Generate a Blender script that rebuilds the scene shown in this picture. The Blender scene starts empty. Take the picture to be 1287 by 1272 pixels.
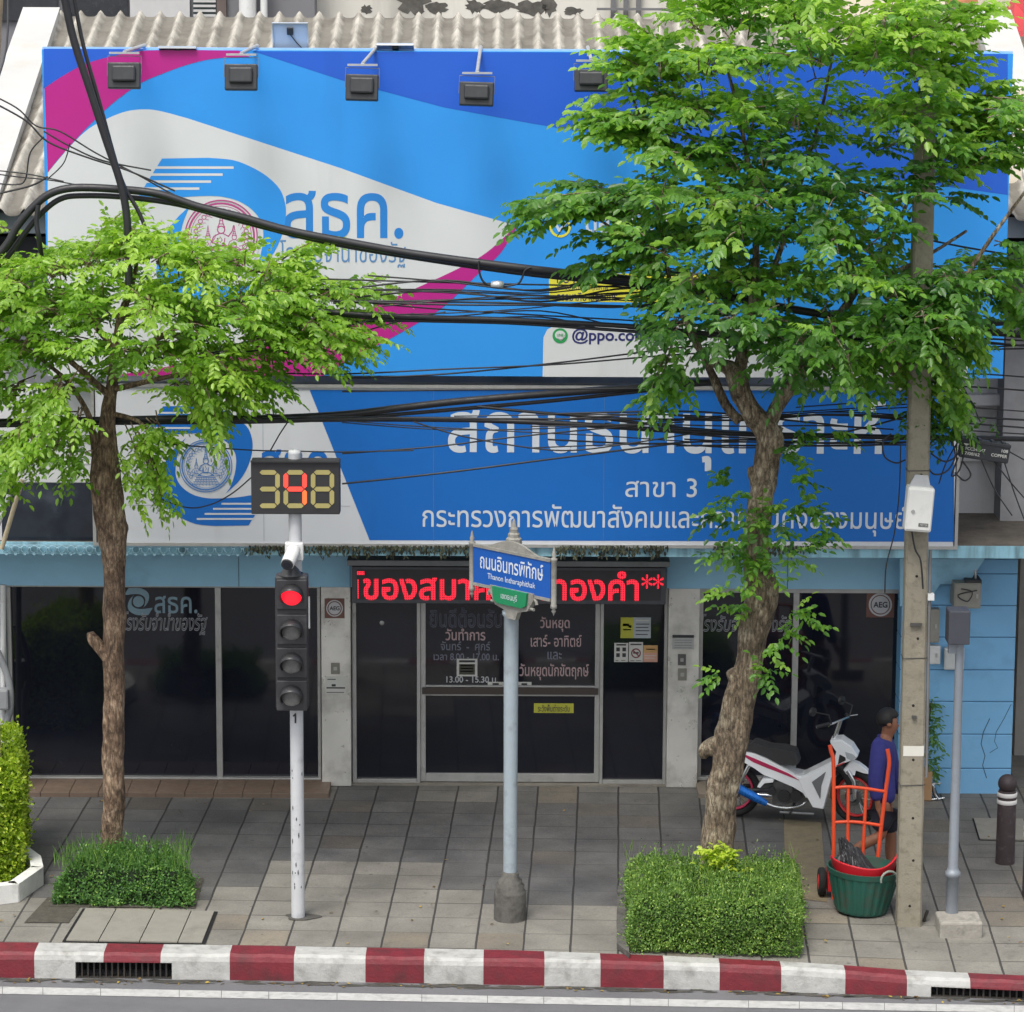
import bpy, bmesh, math, random
import numpy as np
from mathutils import Vector, Matrix
random.seed(7); RNG = np.random.default_rng(11)
SC = bpy.context.scene
COL = SC.collection
# ------------------------------------------------------------------ camera
FPX, PW, PH = 4000.0, 1287.0, 1272.0
CAM = Vector((0, -31.5, 8.6)); PIT = math.radians(10.3); ROLL = 0.0045
_F = Vector((0, math.cos(PIT), -math.sin(PIT))); _U0 = Vector((0, math.sin(PIT), math.cos(PIT))); _R0 = Vector((1, 0, 0))
_R = _R0*math.cos(ROLL) + _U0*math.sin(ROLL); _U = _U0*math.cos(ROLL) - _R0*math.sin(ROLL)
cd = bpy.data.cameras.new('camera'); cd.sensor_width = 36; cd.lens = 36*FPX/PW; cd.clip_start = .5; cd.clip_end = 2000
cam = bpy.data.objects.new('camera', cd); COL.objects.link(cam); SC.camera = cam
cam.matrix_world = Matrix(((_R.x, _U.x, -_F.x, CAM.x), (_R.y, _U.y, -_F.y, CAM.y), (_R.z, _U.z, -_F.z, CAM.z), (0, 0, 0, 1)))
# ------------------------------------------------------------------ light
SUN_EL, SUN_AZ = math.radians(62), math.radians(205)     # azimuth measured from +Y (behind the building) towards +X
w = bpy.data.worlds.new("World"); SC.world = w; w.use_nodes = True
nt = w.node_tree; bg = nt.nodes['Background']
sky = nt.nodes.new('ShaderNodeTexSky'); sky.sky_type = 'NISHITA'; sky.sun_disc = False
sky.sun_elevation = SUN_EL; sky.sun_rotation = SUN_AZ; sky.air_density = 1.0; sky.dust_density = 4.0; sky.ozone_density = 1.0
hs = nt.nodes.new('ShaderNodeHueSaturation'); hs.inputs['Saturation'].default_value = .3
nt.links.new(sky.outputs[0], hs.inputs['Color']); nt.links.new(hs.outputs[0], bg.inputs['Color']); bg.inputs['Strength'].default_value = .15
sd = bpy.data.lights.new('sun', 'SUN'); sd.energy = 1.5; sd.angle = math.radians(22); sd.color = (1, .95, .86)
sun = bpy.data.objects.new('sun', sd); COL.objects.link(sun)
sdir = Vector((math.sin(SUN_AZ)*math.cos(SUN_EL), math.cos(SUN_AZ)*math.cos(SUN_EL), math.sin(SUN_EL)))
sun.rotation_euler = sdir.to_track_quat('Z', 'Y').to_euler()
SC.view_settings.view_transform = 'Standard'; SC.view_settings.look = 'None'; SC.view_settings.gamma = 1
SC.view_settings.exposure = 0.58
SC.cycles.max_bounces = 6; SC.cycles.transparent_max_bounces = 6

# ------------------------------------------------------------------ pixel -> world (used at build time to survey positions)
def W(px, py, Y=None, z=None):
    d = _F + _R*((px-PW/2)/FPX) - _U*((py-PH/2)/FPX)
    t = (Y-CAM.y)/d.y if Y is not None else (z-CAM.z)/d.z
    return CAM + d*t
def G(px, py): return W(px, py, z=0)
def R4(x0, y0, x1, y1, Y):
    cx, cy = (x0+x1)/2, (y0+y1)/2
    return W(x0, cy, Y).x, W(x1, cy, Y).x, W(cx, y1, Y).z, W(cx, y0, Y).z
def M_PX(Y, py=900):   # metres per photo pixel at depth Y
    return (W(1, py, Y)-W(0, py, Y)).length
def cr(pts, n=6, closed=False):
    P = [Vector(p) for p in pts]; out = []
    N = len(P)
    for i in range(N if closed else N-1):
        g = (lambda k: P[k % N]) if closed else (lambda k: P[min(max(k, 0), N-1)])
        a, b, c, d = g(i-1), g(i), g(i+1), g(i+2)
        for k in range(n):
            t = k/n
            out.append(.5*((2*b)+(c-a)*t+(2*a-5*b+4*c-d)*t*t+(3*b-a-3*c+d)*t**3))
    if not closed: out.append(P[-1])
    return out

# ------------------------------------------------------------------ materials
def S(r, g, b):
    f = lambda v: (v/255/12.92) if v <= 10.3 else ((v/255+.055)/1.055)**2.4
    return (f(r), f(g), f(b), 1)
MATS = {}
def M(name, col, rough=.6, metal=0., var=.12, scale=4., bump=0., bscale=60., dirt=None, spec=.5, streak=False, coat=0., emit=0., rvar=.1):
    """Base colour broken up by two noises, optional stains dirt=(colour, amount, scale), bump."""
    if name in MATS: return MATS[name]
    m = bpy.data.materials.new(name); m.use_nodes = True; t = m.node_tree; N = t.nodes; L = t.links
    b = N['Principled BSDF']; b.inputs['Metallic'].default_value = metal; b.inputs['Specular IOR Level'].default_value = spec
    b.inputs['Coat Weight'].default_value = coat
    tc = N.new('ShaderNodeTexCoord')
    co = tc.outputs['Object']
    def noise(s, det=4, vec=co):
        n = N.new('ShaderNodeTexNoise'); n.inputs['Scale'].default_value = s; n.inputs['Detail'].default_value = det; n.inputs['Roughness'].default_value = .6
        L.new(vec, n.inputs['Vector']); return n.outputs['Fac']
    n1 = noise(scale)
    mr = N.new('ShaderNodeMapRange'); mr.inputs[1].default_value = .3; mr.inputs[2].default_value = .7
    mr.inputs[3].default_value = 1-var; mr.inputs[4].default_value = 1+var; L.new(n1, mr.inputs[0])
    mx = N.new('ShaderNodeVectorMath'); mx.operation = 'SCALE'; mx.inputs[0].default_value = col[:3]; L.new(mr.outputs[0], mx.inputs['Scale'])
    out = mx.outputs[0]
    if dirt:
        dc, da, ds = dirt
        vec = co
        if streak:
            mp = N.new('ShaderNodeMapping'); mp.inputs['Scale'].default_value = (1, 1, .12); L.new(co, mp.inputs['Vector']); vec = mp.outputs[0]
        dn = noise(ds, 6, vec)
        rp = N.new('ShaderNodeMapRange'); rp.inputs[1].default_value = .62-.25*da; rp.inputs[2].default_value = .75; rp.inputs[4].default_value = min(1, da+.2); L.new(dn, rp.inputs[0])
        mi = N.new('ShaderNodeMix'); mi.data_type = 'RGBA'; L.new(rp.outputs[0], mi.inputs[0]); L.new(out, mi.inputs[6]); mi.inputs[7].default_value = dc
        out = mi.outputs[2]
    L.new(out, b.inputs['Base Color'])
    rr = N.new('ShaderNodeMapRange'); rr.inputs[1].default_value = .3; rr.inputs[2].default_value = .7; rr.inputs[3].default_value = max(.02, rough-rvar); rr.inputs[4].default_value = min(1, rough+rvar)
    L.new(noise(scale*3), rr.inputs[0]); L.new(rr.outputs[0], b.inputs['Roughness'])
    if bump:
        bp = N.new('ShaderNodeBump'); bp.inputs['Strength'].default_value = min(1, bump); bp.inputs['Distance'].default_value = .01
        L.new(noise(bscale, 6), bp.inputs['Height']); L.new(bp.outputs[0], b.inputs['Normal'])
    if emit:
        b.inputs['Emission Color'].default_value = col; b.inputs['Emission Strength'].default_value = emit
    MATS[name] = m; return m

# ------------------------------------------------------------------ mesh builder
class MB:
    def __init__(s): s.v = []; s.f = []; s.m = []; s.sm = []; s.mats = []
    def mi(s, mat):
        if mat is None: return 0
        if mat not in s.mats: s.mats.append(mat)
        return s.mats.index(mat)
    def add(s, vs, fs, mat=None, smooth=False):
        o = len(s.v); k = s.mi(mat); s.v += [tuple(x) for x in vs]
        for f in fs: s.f.append([i+o for i in f]); s.m.append(k); s.sm.append(smooth)
        return s
    def box(s, x0, x1, y0, y1, z0, z1, mat=None, bev=0.):
        if bev:
            b = min(bev, .45*min(abs(x1-x0), abs(y1-y0), abs(z1-z0)))
            bm = bmesh.new(); bmesh.ops.create_cube(bm, size=1)
            for v in bm.verts: v.co = Vector((x0+(v.co.x+.5)*(x1-x0), y0+(v.co.y+.5)*(y1-y0), z0+(v.co.z+.5)*(z1-z0)))
            bmesh.ops.bevel(bm, geom=bm.edges[:], offset=b, segments=2, affect='EDGES', profile=.5)
            bm.normal_update(); bm.verts.index_update()
            s.add([v.co for v in bm.verts], [[v.index for v in f.verts] for f in bm.faces], mat, False); bm.free(); return s
        vs = [(x, y, z) for x in (x0, x1) for y in (y0, y1) for z in (z0, z1)]
        return s.add(vs, [(0, 1, 3, 2), (4, 6, 7, 5), (0, 4, 5, 1), (2, 3, 7, 6), (0, 2, 6, 4), (1, 5, 7, 3)], mat)
    def poly(s, pts, mat=None): return s.add(pts, [list(range(len(pts)))], mat)
    def prism(s, pts, dv, mat=None, smooth=False):
        """polygon extruded by vector dv, ngon caps"""
        n = len(pts); dv = Vector(dv); a = [Vector(p) for p in pts]; b = [p+dv for p in a]
        fs = [list(range(n))[::-1], list(range(n, 2*n))] + [(i, (i+1) % n, n+(i+1) % n, n+i) for i in range(n)]
        return s.add(a+b, fs, mat, smooth)
    def tube(s, pts, r, n=8, mat=None, caps=True, smooth=True):
        P = [Vector(p) for p in pts]; rs = r if isinstance(r, (list, tuple)) else [r]*len(P)
        vs = []; prev = None
        for i, p in enumerate(P):
            t = (P[min(i+1, len(P)-1)]-P[max(i-1, 0)]).normalized()
            if prev is None:
                up = Vector((0, 0, 1)) if abs(t.z) < .9 else Vector((0, 1, 0))
                a = t.cross(up).normalized()
            else:
                a = (prev-t*prev.dot(t)).normalized()
            prev = a; b = t.cross(a)
            for k in range(n):
                an = 2*math.pi*k/n; vs.append(p+(a*math.cos(an)+b*math.sin(an))*rs[i])
        fs = [(i*n+k, i*n+(k+1) % n, (i+1)*n+(k+1) % n, (i+1)*n+k) for i in range(len(P)-1) for k in range(n)]
        s.add(vs, fs, mat, smooth)
        if caps: s.add(vs[:n], [list(range(n))[::-1]], mat); s.add(vs[-n:], [list(range(n))], mat)
        return s
    def lathe(s, c, prof, n=20, mat=None, axis='z', smooth=True):
        """prof = [(r, h)...] about point c"""
        c = Vector(c); vs = []
        for r, h in prof:
            for k in range(n):
                a = 2*math.pi*k/n
                q = {'z': (r*math.cos(a), r*math.sin(a), h), 'y': (r*math.cos(a), h, r*math.sin(a)), 'x': (h, r*math.cos(a), r*math.sin(a))}[axis]
                vs.append(c+Vector(q))
        fs = [(i*n+k, i*n+(k+1) % n, (i+1)*n+(k+1) % n, (i+1)*n+k) for i in range(len(prof)-1) for k in range(n)]
        s.add(vs, fs, mat, smooth)
        if prof[0] == prof[-1]: return s
        if prof[0][0] > 1e-4: s.add(vs[:n], [list(range(n))[::-1]], mat)
        if prof[-1][0] > 1e-4: s.add(vs[-n:], [list(range(n))], mat)
        return s
    def xf(s, mx):
        s.v = [tuple(mx @ Vector(p)) for p in s.v]; return s

def root_of(o):
    while o.parent: o = o.parent
    return o
def fixn(me):
    bm = bmesh.new(); bm.from_mesh(me); bmesh.ops.recalc_face_normals(bm, faces=bm.faces[:]); bm.to_mesh(me); bm.free()
def add(name, mb, mat=None, parent=None, loc=None, fix=True):
    """link a builder as ONE mesh object; vertices are given in world space"""
    base = Vector(root_of(parent).location) if parent else Vector(loc) if loc is not None else Vector((0, 0, 0))
    me = bpy.data.meshes.new(name)
    me.from_pydata([(x-base.x, y-base.y, z-base.z) for x, y, z in mb.v], [], mb.f)
    mats = mb.mats if mb.mats else [mat]
    for m in mats: me.materials.append(m if m else mat)
    me.polygons.foreach_set('material_index', mb.m); me.polygons.foreach_set('use_smooth', mb.sm)
    if fix: fixn(me)
    me.update()
    o = bpy.data.objects.new(name, me); COL.objects.link(o)
    if parent: o.parent = parent
    elif loc is not None: o.location = loc
    return o
def raw(name, verts, faces4, mat, parent=None, loc=None, tint=None):
    """fast numpy mesh of quads"""
    base = np.array(root_of(parent).location if parent else (loc if loc is not None else (0, 0, 0)))
    v = (verts-base).astype(np.float32); n = len(faces4)
    me = bpy.data.meshes.new(name); me.vertices.add(len(v)); me.vertices.foreach_set('co', v.ravel())
    me.loops.add(n*4); me.loops.foreach_set('vertex_index', faces4.astype(np.int32).ravel())
    me.polygons.add(n); me.polygons.foreach_set('loop_start', np.arange(0, n*4, 4, dtype=np.int32))
    try: me.polygons.foreach_set('loop_total', np.full(n, 4, dtype=np.int32))
    except Exception: pass
    if tint is not None:
        a = me.attributes.new('tint', 'FLOAT', 'POINT'); a.data.foreach_set('value', tint.astype(np.float32))
    me.materials.append(mat); me.update(calc_edges=True); me.validate()
    o = bpy.data.objects.new(name, me); COL.objects.link(o)
    if parent: o.parent = parent
    elif loc is not None: o.location = loc
    return o
def tag(o, label, cat, group=None):
    o['label'] = label; o['category'] = cat
    if group: o['group'] = group
    return o
def thing(name, loc, label, cat, group=None):
    o = bpy.data.objects.new(name, None); COL.objects.link(o); o.location = loc; o.empty_display_size = .1
    return tag(o, label, cat, group)
def structure(o): o['kind'] = 'structure'; return o
def dup(root, delta, label=None):
    r = root.copy(); COL.objects.link(r); r.location = Vector(root.location)+Vector(delta)
    if label: r['label'] = label
    for ch in list(root.children):
        c = ch.copy(); COL.objects.link(c); c.parent = r
        for g in ch.children:
            d = g.copy(); COL.objects.link(d); d.parent = c
    return r

# ------------------------------------------------------------------ text
from mathutils.geometry import tessellate_polygon
def text_geo(body, bold=0., shear=0., outline=0.):
    """outline loops of a line of text, filled loop by loop so that overlapping strokes stay solid"""
    c = bpy.data.curves.new('lettering', 'FONT'); c.body = body; c.size = 1; c.shear = shear; c.resolution_u = 4; c.fill_mode = 'NONE'
    if outline: c.bevel_depth = outline; c.bevel_resolution = 0
    o = bpy.data.objects.new('lettering', c); COL.objects.link(o); bpy.context.view_layer.update()
    me = bpy.data.meshes.new_from_object(o.evaluated_get(bpy.context.evaluated_depsgraph_get()))
    bpy.data.objects.remove(o); bpy.data.curves.remove(c)
    n = len(me.vertices); v = np.zeros(n*3); me.vertices.foreach_get('co', v); v = v.reshape(-1, 3)
    if outline:
        fs = [list(p.vertices) for p in me.polygons]; bpy.data.meshes.remove(me); return v, fs
    nb = {}
    for e in me.edges: a_, b_ = e.vertices; nb.setdefault(a_, []).append(b_); nb.setdefault(b_, []).append(a_)
    bpy.data.meshes.remove(me)
    seen = set(); loops = []
    for i in range(n):
        if i in seen or i not in nb: continue
        L_ = [i]; seen.add(i); cur = min(nb[i], key=lambda q: abs(q-i))
        while cur not in seen:
            seen.add(cur); L_.append(cur); nx_ = [q for q in nb[cur] if q not in seen]
            if not nx_: break
            cur = nx_[0]
        if len(L_) > 2: loops.append(L_)
    # direction follows the index order the font was drawn in
    polys = []
    for L_ in loops:
        if sum(1 for a_, b_ in zip(L_, L_[1:]) if b_ > a_) < len(L_)/2: L_ = L_[::-1]
        P = v[L_, :2]; keep = [k for k in range(len(P)) if np.linalg.norm(P[k]-P[k-1]) > 1e-5]; P = P[keep]
        if len(P) < 3: continue
        x, y = P[:, 0], P[:, 1]; A = .5*np.sum(x*np.roll(y, -1)-np.roll(x, -1)*y); polys.append((P, A))
    if not polys: return v, []
    def inside(p, P):
        r = False
        for k in range(len(P)):
            (x1, y1), (x2, y2) = P[k-1], P[k]
            if (y1 > p[1]) != (y2 > p[1]) and p[0] < (x2-x1)*(p[1]-y1)/(y2-y1)+x1: r = not r
        return r
    outer = []; holes = []; kind = []
    box_ = [(q[0].min(0), q[0].max(0)) for q in polys]
    for i, (P, A) in enumerate(polys):            # holes run against the outline that holds them, whichever way a font is drawn
        c_ = [j for j, (Q, B) in enumerate(polys) if j != i and abs(B) > abs(A) and (box_[j][0] <= box_[i][0]+1e-6).all() and (box_[j][1] >= box_[i][1]-1e-6).all() and all(inside(p_, Q) for p_ in P[::3])]
        c_ = [j for j in c_ if polys[j][1]*A < 0]
        kind.append(min(c_, key=lambda j: abs(polys[j][1])) if c_ else None)
    out = []
    for (P, A), k_ in zip(polys, kind):
        if bold:                                  # push every outline outwards (holes shrink)
            sg_ = (1 if A > 0 else -1)*(1 if k_ is None else -1)
            d1 = P-np.roll(P, 1, 0); d2 = np.roll(P, -1, 0)-P
            n1 = np.stack([d1[:, 1], -d1[:, 0]], 1); n2 = np.stack([d2[:, 1], -d2[:, 0]], 1)
            n1 /= np.maximum(np.linalg.norm(n1, axis=1, keepdims=True), 1e-9); n2 /= np.maximum(np.linalg.norm(n2, axis=1, keepdims=True), 1e-9)
            m_ = n1+n2; l_ = np.maximum(np.linalg.norm(m_, axis=1, keepdims=True), .7); P = P+sg_*m_/l_*bold*np.minimum(1.5, 2/l_)
        out.append((P, A))
    outer = [out[i] for i in range(len(out)) if kind[i] is None]; idx = {i: n_ for n_, i in enumerate([i for i in range(len(out)) if kind[i] is None])}; asg = {i: [] for i in range(len(outer))}
    for i, k_ in enumerate(kind):
        if k_ is not None and k_ in idx: asg[idx[k_]].append(out[i][0])
    V = []; fs = []
    for i, (P, A) in enumerate(outer):
        ls = [[Vector((x, y, 0)) for x, y in q] for q in [P]+asg[i]]; flatv = [p_ for l_ in ls for p_ in l_]
        o_ = len(V); V += [tuple(p_) for p_ in flatv]; fs.append([])
        for t in tessellate_polygon(ls):
            a_, b_, c_ = (flatv[k] for k in t); cz = (b_.x-a_.x)*(c_.y-a_.y)-(b_.y-a_.y)*(c_.x-a_.x)
            if abs(cz) < 1e-10: continue
            fs[-1].append([k+o_ for k in (t if cz > 0 else t[::-1])])
    return np.array(V), fs
def text_mb(mb, body, rect, mat, bold=0., shear=0., outline=0., mx=None, fitbody=None):
    """fit a line of lettering into rect=(x0,x1,z0,z1) on the plane y=0 of frame mx (faces -y)"""
    v, fs = text_geo(body, bold, shear, outline)
    if outline: fs = [fs]
    x0, x1, z0, z1 = rect
    lo, hi = v.min(0), v.max(0)
    sx = (x1-x0)/(hi[0]-lo[0]); sz = (z1-z0)/(hi[1]-lo[1])
    for gi, grp_ in enumerate(fs):                # each stroke outline a hair apart, so overlaps never share a plane
        ids = sorted({i for f in grp_ for i in f}); rm = {k: j for j, k in enumerate(ids)}; lay = (gi % 4)*.0004
        vs = []
        for i in ids:
            p = v[i]; q = Vector((x0+(p[0]-lo[0])*sx, -lay-(p[2]*sz if outline else 0), z0+(p[1]-lo[1])*sz)); vs.append(mx @ q if mx is not None else q)
        mb.add(vs, [[rm[i] for i in f] for f in grp_], mat)
def letter(name, body, px, Y, mat, parent, **k):
    mb = MB(); text_mb(mb, body, R4(*px, Y), mat, mx=Matrix.Translation((0, Y, 0)), **k)
    return add(name, mb, mat, parent, fix=False)

# ------------------------------------------------------------------ foliage
def unit(a): return a/np.maximum(np.linalg.norm(a, axis=-1, keepdims=True), 1e-9)
def leaflets(P, A, N, L, Wd, fold=.12):
    Sd = unit(np.cross(N, A)); L = L[:, None]; Wd = Wd[:, None]; up = N*Wd*fold
    V = np.stack([P, P+A*L*.28+Sd*Wd*.46+up, P+A*L*.68+Sd*Wd*.42+up, P+A*L-N*L*.08, P+A*L*.68-Sd*Wd*.42+up, P+A*L*.28-Sd*Wd*.46+up], 1)
    n = len(P); o = (np.arange(n)*6)[:, None]
    F = np.concatenate([o+np.array([[0, 3, 2, 1]]), o+np.array([[0, 5, 4, 3]])], 0)
    return V.reshape(-1, 3), F
def leaf_mat(name, c1, c2, c3, trans=.35, rough=.36):
    m = bpy.data.materials.new(name); m.use_nodes = True; t = m.node_tree; N = t.nodes; L = t.links
    b = N['Principled BSDF']; b.inputs['Roughness'].default_value = rough; b.inputs['Specular IOR Level'].default_value = .5
    at = N.new('ShaderNodeAttribute'); at.attribute_name = 'tint'
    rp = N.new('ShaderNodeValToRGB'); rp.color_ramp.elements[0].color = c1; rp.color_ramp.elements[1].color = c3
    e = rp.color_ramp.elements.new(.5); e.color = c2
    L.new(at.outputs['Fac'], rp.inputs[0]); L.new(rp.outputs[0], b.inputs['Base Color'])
    tr = N.new('ShaderNodeBsdfTranslucent'); mu = N.new('ShaderNodeVectorMath'); mu.operation = 'MULTIPLY'; mu.inputs[1].default_value = (1.5, 1.7, .6)
    L.new(rp.outputs[0], mu.inputs[0]); L.new(mu.outputs[0], tr.inputs['Color'])
    mx = N.new('ShaderNodeMixShader'); mx.inputs[0].default_value = trans
    L.new(b.outputs[0], mx.inputs[1]); L.new(tr.outputs[0], mx.inputs[2]); L.new(mx.outputs[0], N['Material Output'].inputs['Surface'])
    return m
class Foliage:
    def __init__(s): s.P = []; s.A = []; s.N = []; s.L = []; s.W = []; s.T = []
    def leaf(s, p, a, n, L, Wd, t): s.P.append(p); s.A.append(a); s.N.append(n); s.L.append(L); s.W.append(Wd); s.T.append(t)
    def compound(s, B, D, length, pairs, ll, lw, tint):
        D = unit(D); up = np.array([0, 0, 1.]); side = np.cross(D, up); sl = np.linalg.norm(side)
        side = side/sl if sl > .05 else np.array([1., 0, 0]); nn = unit(np.cross(side, D)+np.array([0, -.45, .1])+RNG.normal(0, .3, 3))
        droop = RNG.uniform(.1, .4)
        for i in range(pairs):
            t = .18+.8*i/pairs; c = B+D*length*t-up*droop*length*t*t
            for sg in (-1, 1):
                a = unit(D*.5+side*sg*.8-up*RNG.uniform(.15, .85)+RNG.normal(0, .12, 3))
                k = RNG.uniform(.62, 1.25)*(1-.25*abs(t-.5))
                s.leaf(c, a, unit(nn+RNG.normal(0, .3, 3)), ll*k, lw*k, tint+RNG.normal(0, .09))
        s.leaf(B+D*length-up*droop*length, unit(D-up*.5), nn, ll, lw, tint)
    def twig(s, B, D, length, every, pairs, cl, ll, lw, tint, sag=.35, tubes=None):
        D = unit(np.array(D)); up = np.array([0, 0, 1.]); n = max(2, int(length/every)); pts = []
        for i in range(n+1):
            t = i/n; p = B+D*length*t-up*sag*length*t*t; pts.append(p)
            d = unit(D-up*2*sag*t)
            side = unit(np.cross(d, up)+1e-6)
            if i:
                sg = 1 if i % 2 else -1
                s.compound(p, d*.55+side*sg*.8+up*RNG.uniform(-.1, .35)+RNG.normal(0, .15, 3), cl*RNG.uniform(.75, 1.15), pairs, ll, lw, np.clip(tint+RNG.normal(0, .12), 0, 1))
        s.compound(pts[-1], D-up*.4, cl, pairs, ll, lw, tint)
        if tubes is not None: tubes.tube([tuple(p) for p in pts], [.007*(1-.6*i/n) for i in range(n+1)], 4, caps=False)
    def build(s, name, mat, parent=None, loc=None, tubes=None, tmat=None):
        P, A, N = np.array(s.P), np.array(s.A), np.array(s.N); A = unit(A); N = unit(N-A*(N*A).sum(1, keepdims=True))
        V, F = leaflets(P, A, N, np.array(s.L), np.array(s.W))
        tint = np.repeat(np.clip(np.array(s.T), 0, 1), 6); nl = len(F)
        if tubes is not None:
            tv = np.array(tubes.v); tf = np.array(tubes.f)+len(V); V = np.concatenate([V, tv]); F = np.concatenate([F, tf]); tint = np.concatenate([tint, np.zeros(len(tv))])
        o = raw(name, V, F, mat, parent, loc, tint)
        if tubes is not None:
            o.data.materials.append(tmat); mi = np.zeros(len(F), dtype=np.int32); mi[nl:] = 1; o.data.polygons.foreach_set('material_index', mi)
        return o

# ================================================================== SETTING: road, kerb, sidewalk
asphalt = M('asphalt', S(103, 103, 106), .85, var=.16, scale=1.2, bump=.5, bscale=160, dirt=(S(84, 83, 84), .35, .6))
ZR = -.22
mb = MB(); mb.box(-300, 300, -300, 300, ZR-.5, ZR, asphalt); structure(add('road', mb, asphalt))
paint_w = M('road_paint', S(176, 176, 174), .7, var=.12, scale=14, dirt=(S(110, 110, 110), .4, 9))
mb = MB()
xs = np.linspace(-700, 2000, 60); joint = [0]
def line_y(x): return 1240+24*x/1287
n_seg = 0; x = -700
while x < 2000:                                    # hand-laid paint, a seam every metre or so
    x2 = x+random.uniform(45, 110); sg = []
    a, b = W(x, line_y(x), z=ZR+.004), W(x2-.8, line_y(x2), z=ZR+.004); c, d = W(x2-.8, line_y(x2)+9, z=ZR+.004), W(x, line_y(x)+9, z=ZR+.004)
    mb.poly([d, c, b, a], paint_w); x = x2
structure(add('road_line', mb, paint_w, fix=False))

# kerb: painted blocks, one profile swept along the surveyed edge
kred = M('kerb_red', S(112, 32, 43), .6, var=.16, scale=9, bump=.4, bscale=45, dirt=(S(76, 40, 42), .6, 6))
kwht = M('kerb_white', S(172, 172, 169), .65, var=.12, scale=8, bump=.5, bscale=40, dirt=(S(110, 108, 103), .52, 7))
kgrey = M('kerb_grime', S(70, 68, 64), .9, var=.3, scale=12, bump=.5)
black = M('deep_black', S(14, 14, 15), .8, var=.2)
BND = [-110, -30, 49, 135, 206, 292, 372, 461, 534, 608, 684, 754, 833, 903, 980, 1060, 1137, 1216, 1292, 1372]
def interp(x, P):
    P = sorted(P)
    if x <= P[0][0]: return P[0][1]+(x-P[0][0])*(P[1][1]-P[0][1])/(P[1][0]-P[0][0])
    for (a, ya), (b, yb) in zip(P, P[1:]):
        if x <= b: return ya+(yb-ya)*(x-a)/(b-a)
    (a, ya), (b, yb) = P[-2:]; return yb+(x-b)*(yb-ya)/(b-a)
KB = [(-110, 1182), (0, 1184), (300, 1188), (640, 1194), (833, 1201), (980, 1208), (1060, 1213), (1137, 1219), (1287, 1226), (1372, 1228)]
KZ = [(-110, 0), (900, 0), (1000, -.012), (1137, -.05), (1220, -.062), (1372, -.062)]
KF = [(-110, 1227), (0, 1229), (300, 1232), (640, 1238), (900, 1244), (1060, 1248), (1200, 1253), (1287, 1257), (1372, 1260)]
INL = [(100, 220), (1167, 1300)]
def kz(x): return interp(x, KZ)
def kerb_back(x): return W(x, interp(x, KB), z=kz(x))
ks = sorted(set(BND+[v for i in INL for v in i]+[BND[0]+18*k for k in range(83)]))
ks = [k for i, k in enumerate(ks) if i == 0 or k-ks[i-1] > 3 or k in BND or k in INL[0] or k in INL[1]]
BX = [kerb_back(x) for x in ks]
def prof(x, inl):
    B = kerb_back(x); F = W(x, interp(x, KF), z=ZR); F = Vector((B.x, min(F.y, B.y-.19), ZR-.02)); z = B.z
    j = .004*math.sin(x*.37)+.003*math.sin(x*.91)
    lo = z-.075 if inl else ZR-.02
    f = (z-lo)/(z-ZR)
    p = [Vector((B.x, B.y+.02, z-.05)), B, Vector((B.x, F.y+.05, z+j)), Vector((B.x, F.y+.022, z-.022+j)), Vector((B.x, F.y+.008, z-.06)), Vector((B.x, F.y+(.0 if not inl else .006), lo))]
    p.append(Vector((B.x, B.y+.02, lo)))
    return p
mb = MB()
for a, b in zip(ks, ks[1:]):
    mid = (a+b)/2; inl = any(i0 <= mid <= i1 for i0, i1 in INL)
    k = max(i for i in range(len(BND)) if BND[i] <= mid) if mid >= BND[0] else 0
    mat = kred if k % 2 == 1 else kwht
    pa, pb = prof(a, inl), prof(b, inl)
    for q in range(6): mb.poly([pa[q], pa[q+1], pb[q+1], pb[q]], mat)
for i0, i1 in INL:                                 # side cheeks and the dark gullet of each drain inlet
    for e in (i0, i1):
        p = prof(e, True); q = prof(e, False); mb.poly([p[5], q[5], q[6], p[6]], kwht)
a0, a1 = BX[0], BX[-1]
for (p, sgn) in ((a0, -1), (a1, 1)):               # beyond the picture the kerb simply runs on
    mb.box(min(p.x, p.x+sgn*14), max(p.x, p.x+sgn*14), p.y-.25, p.y, ZR-.02, p.z, kwht)
structure(add('kerb', mb, kwht))
mb = MB()
for k in range(220):                               # grime along the gutter
    x = random.uniform(-60, 1340); yb = interp(x, KF)+random.uniform(.5, 4.5)
    c = W(x, yb, z=ZR+.002); r = random.uniform(.015, .07)
    pts = [c+Vector((math.cos(t)*r*2.2*random.uniform(.6, 1.2), math.sin(t)*r*.5*random.uniform(.5, 1.2), .0006*(k % 7))) for t in np.linspace(0, 2*math.pi, 9)[:-1]]
    mb.poly(pts, kgrey)
o = add('gutter_dirt', mb, kgrey, fix=False); o['kind'] = 'stuff'

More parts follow.
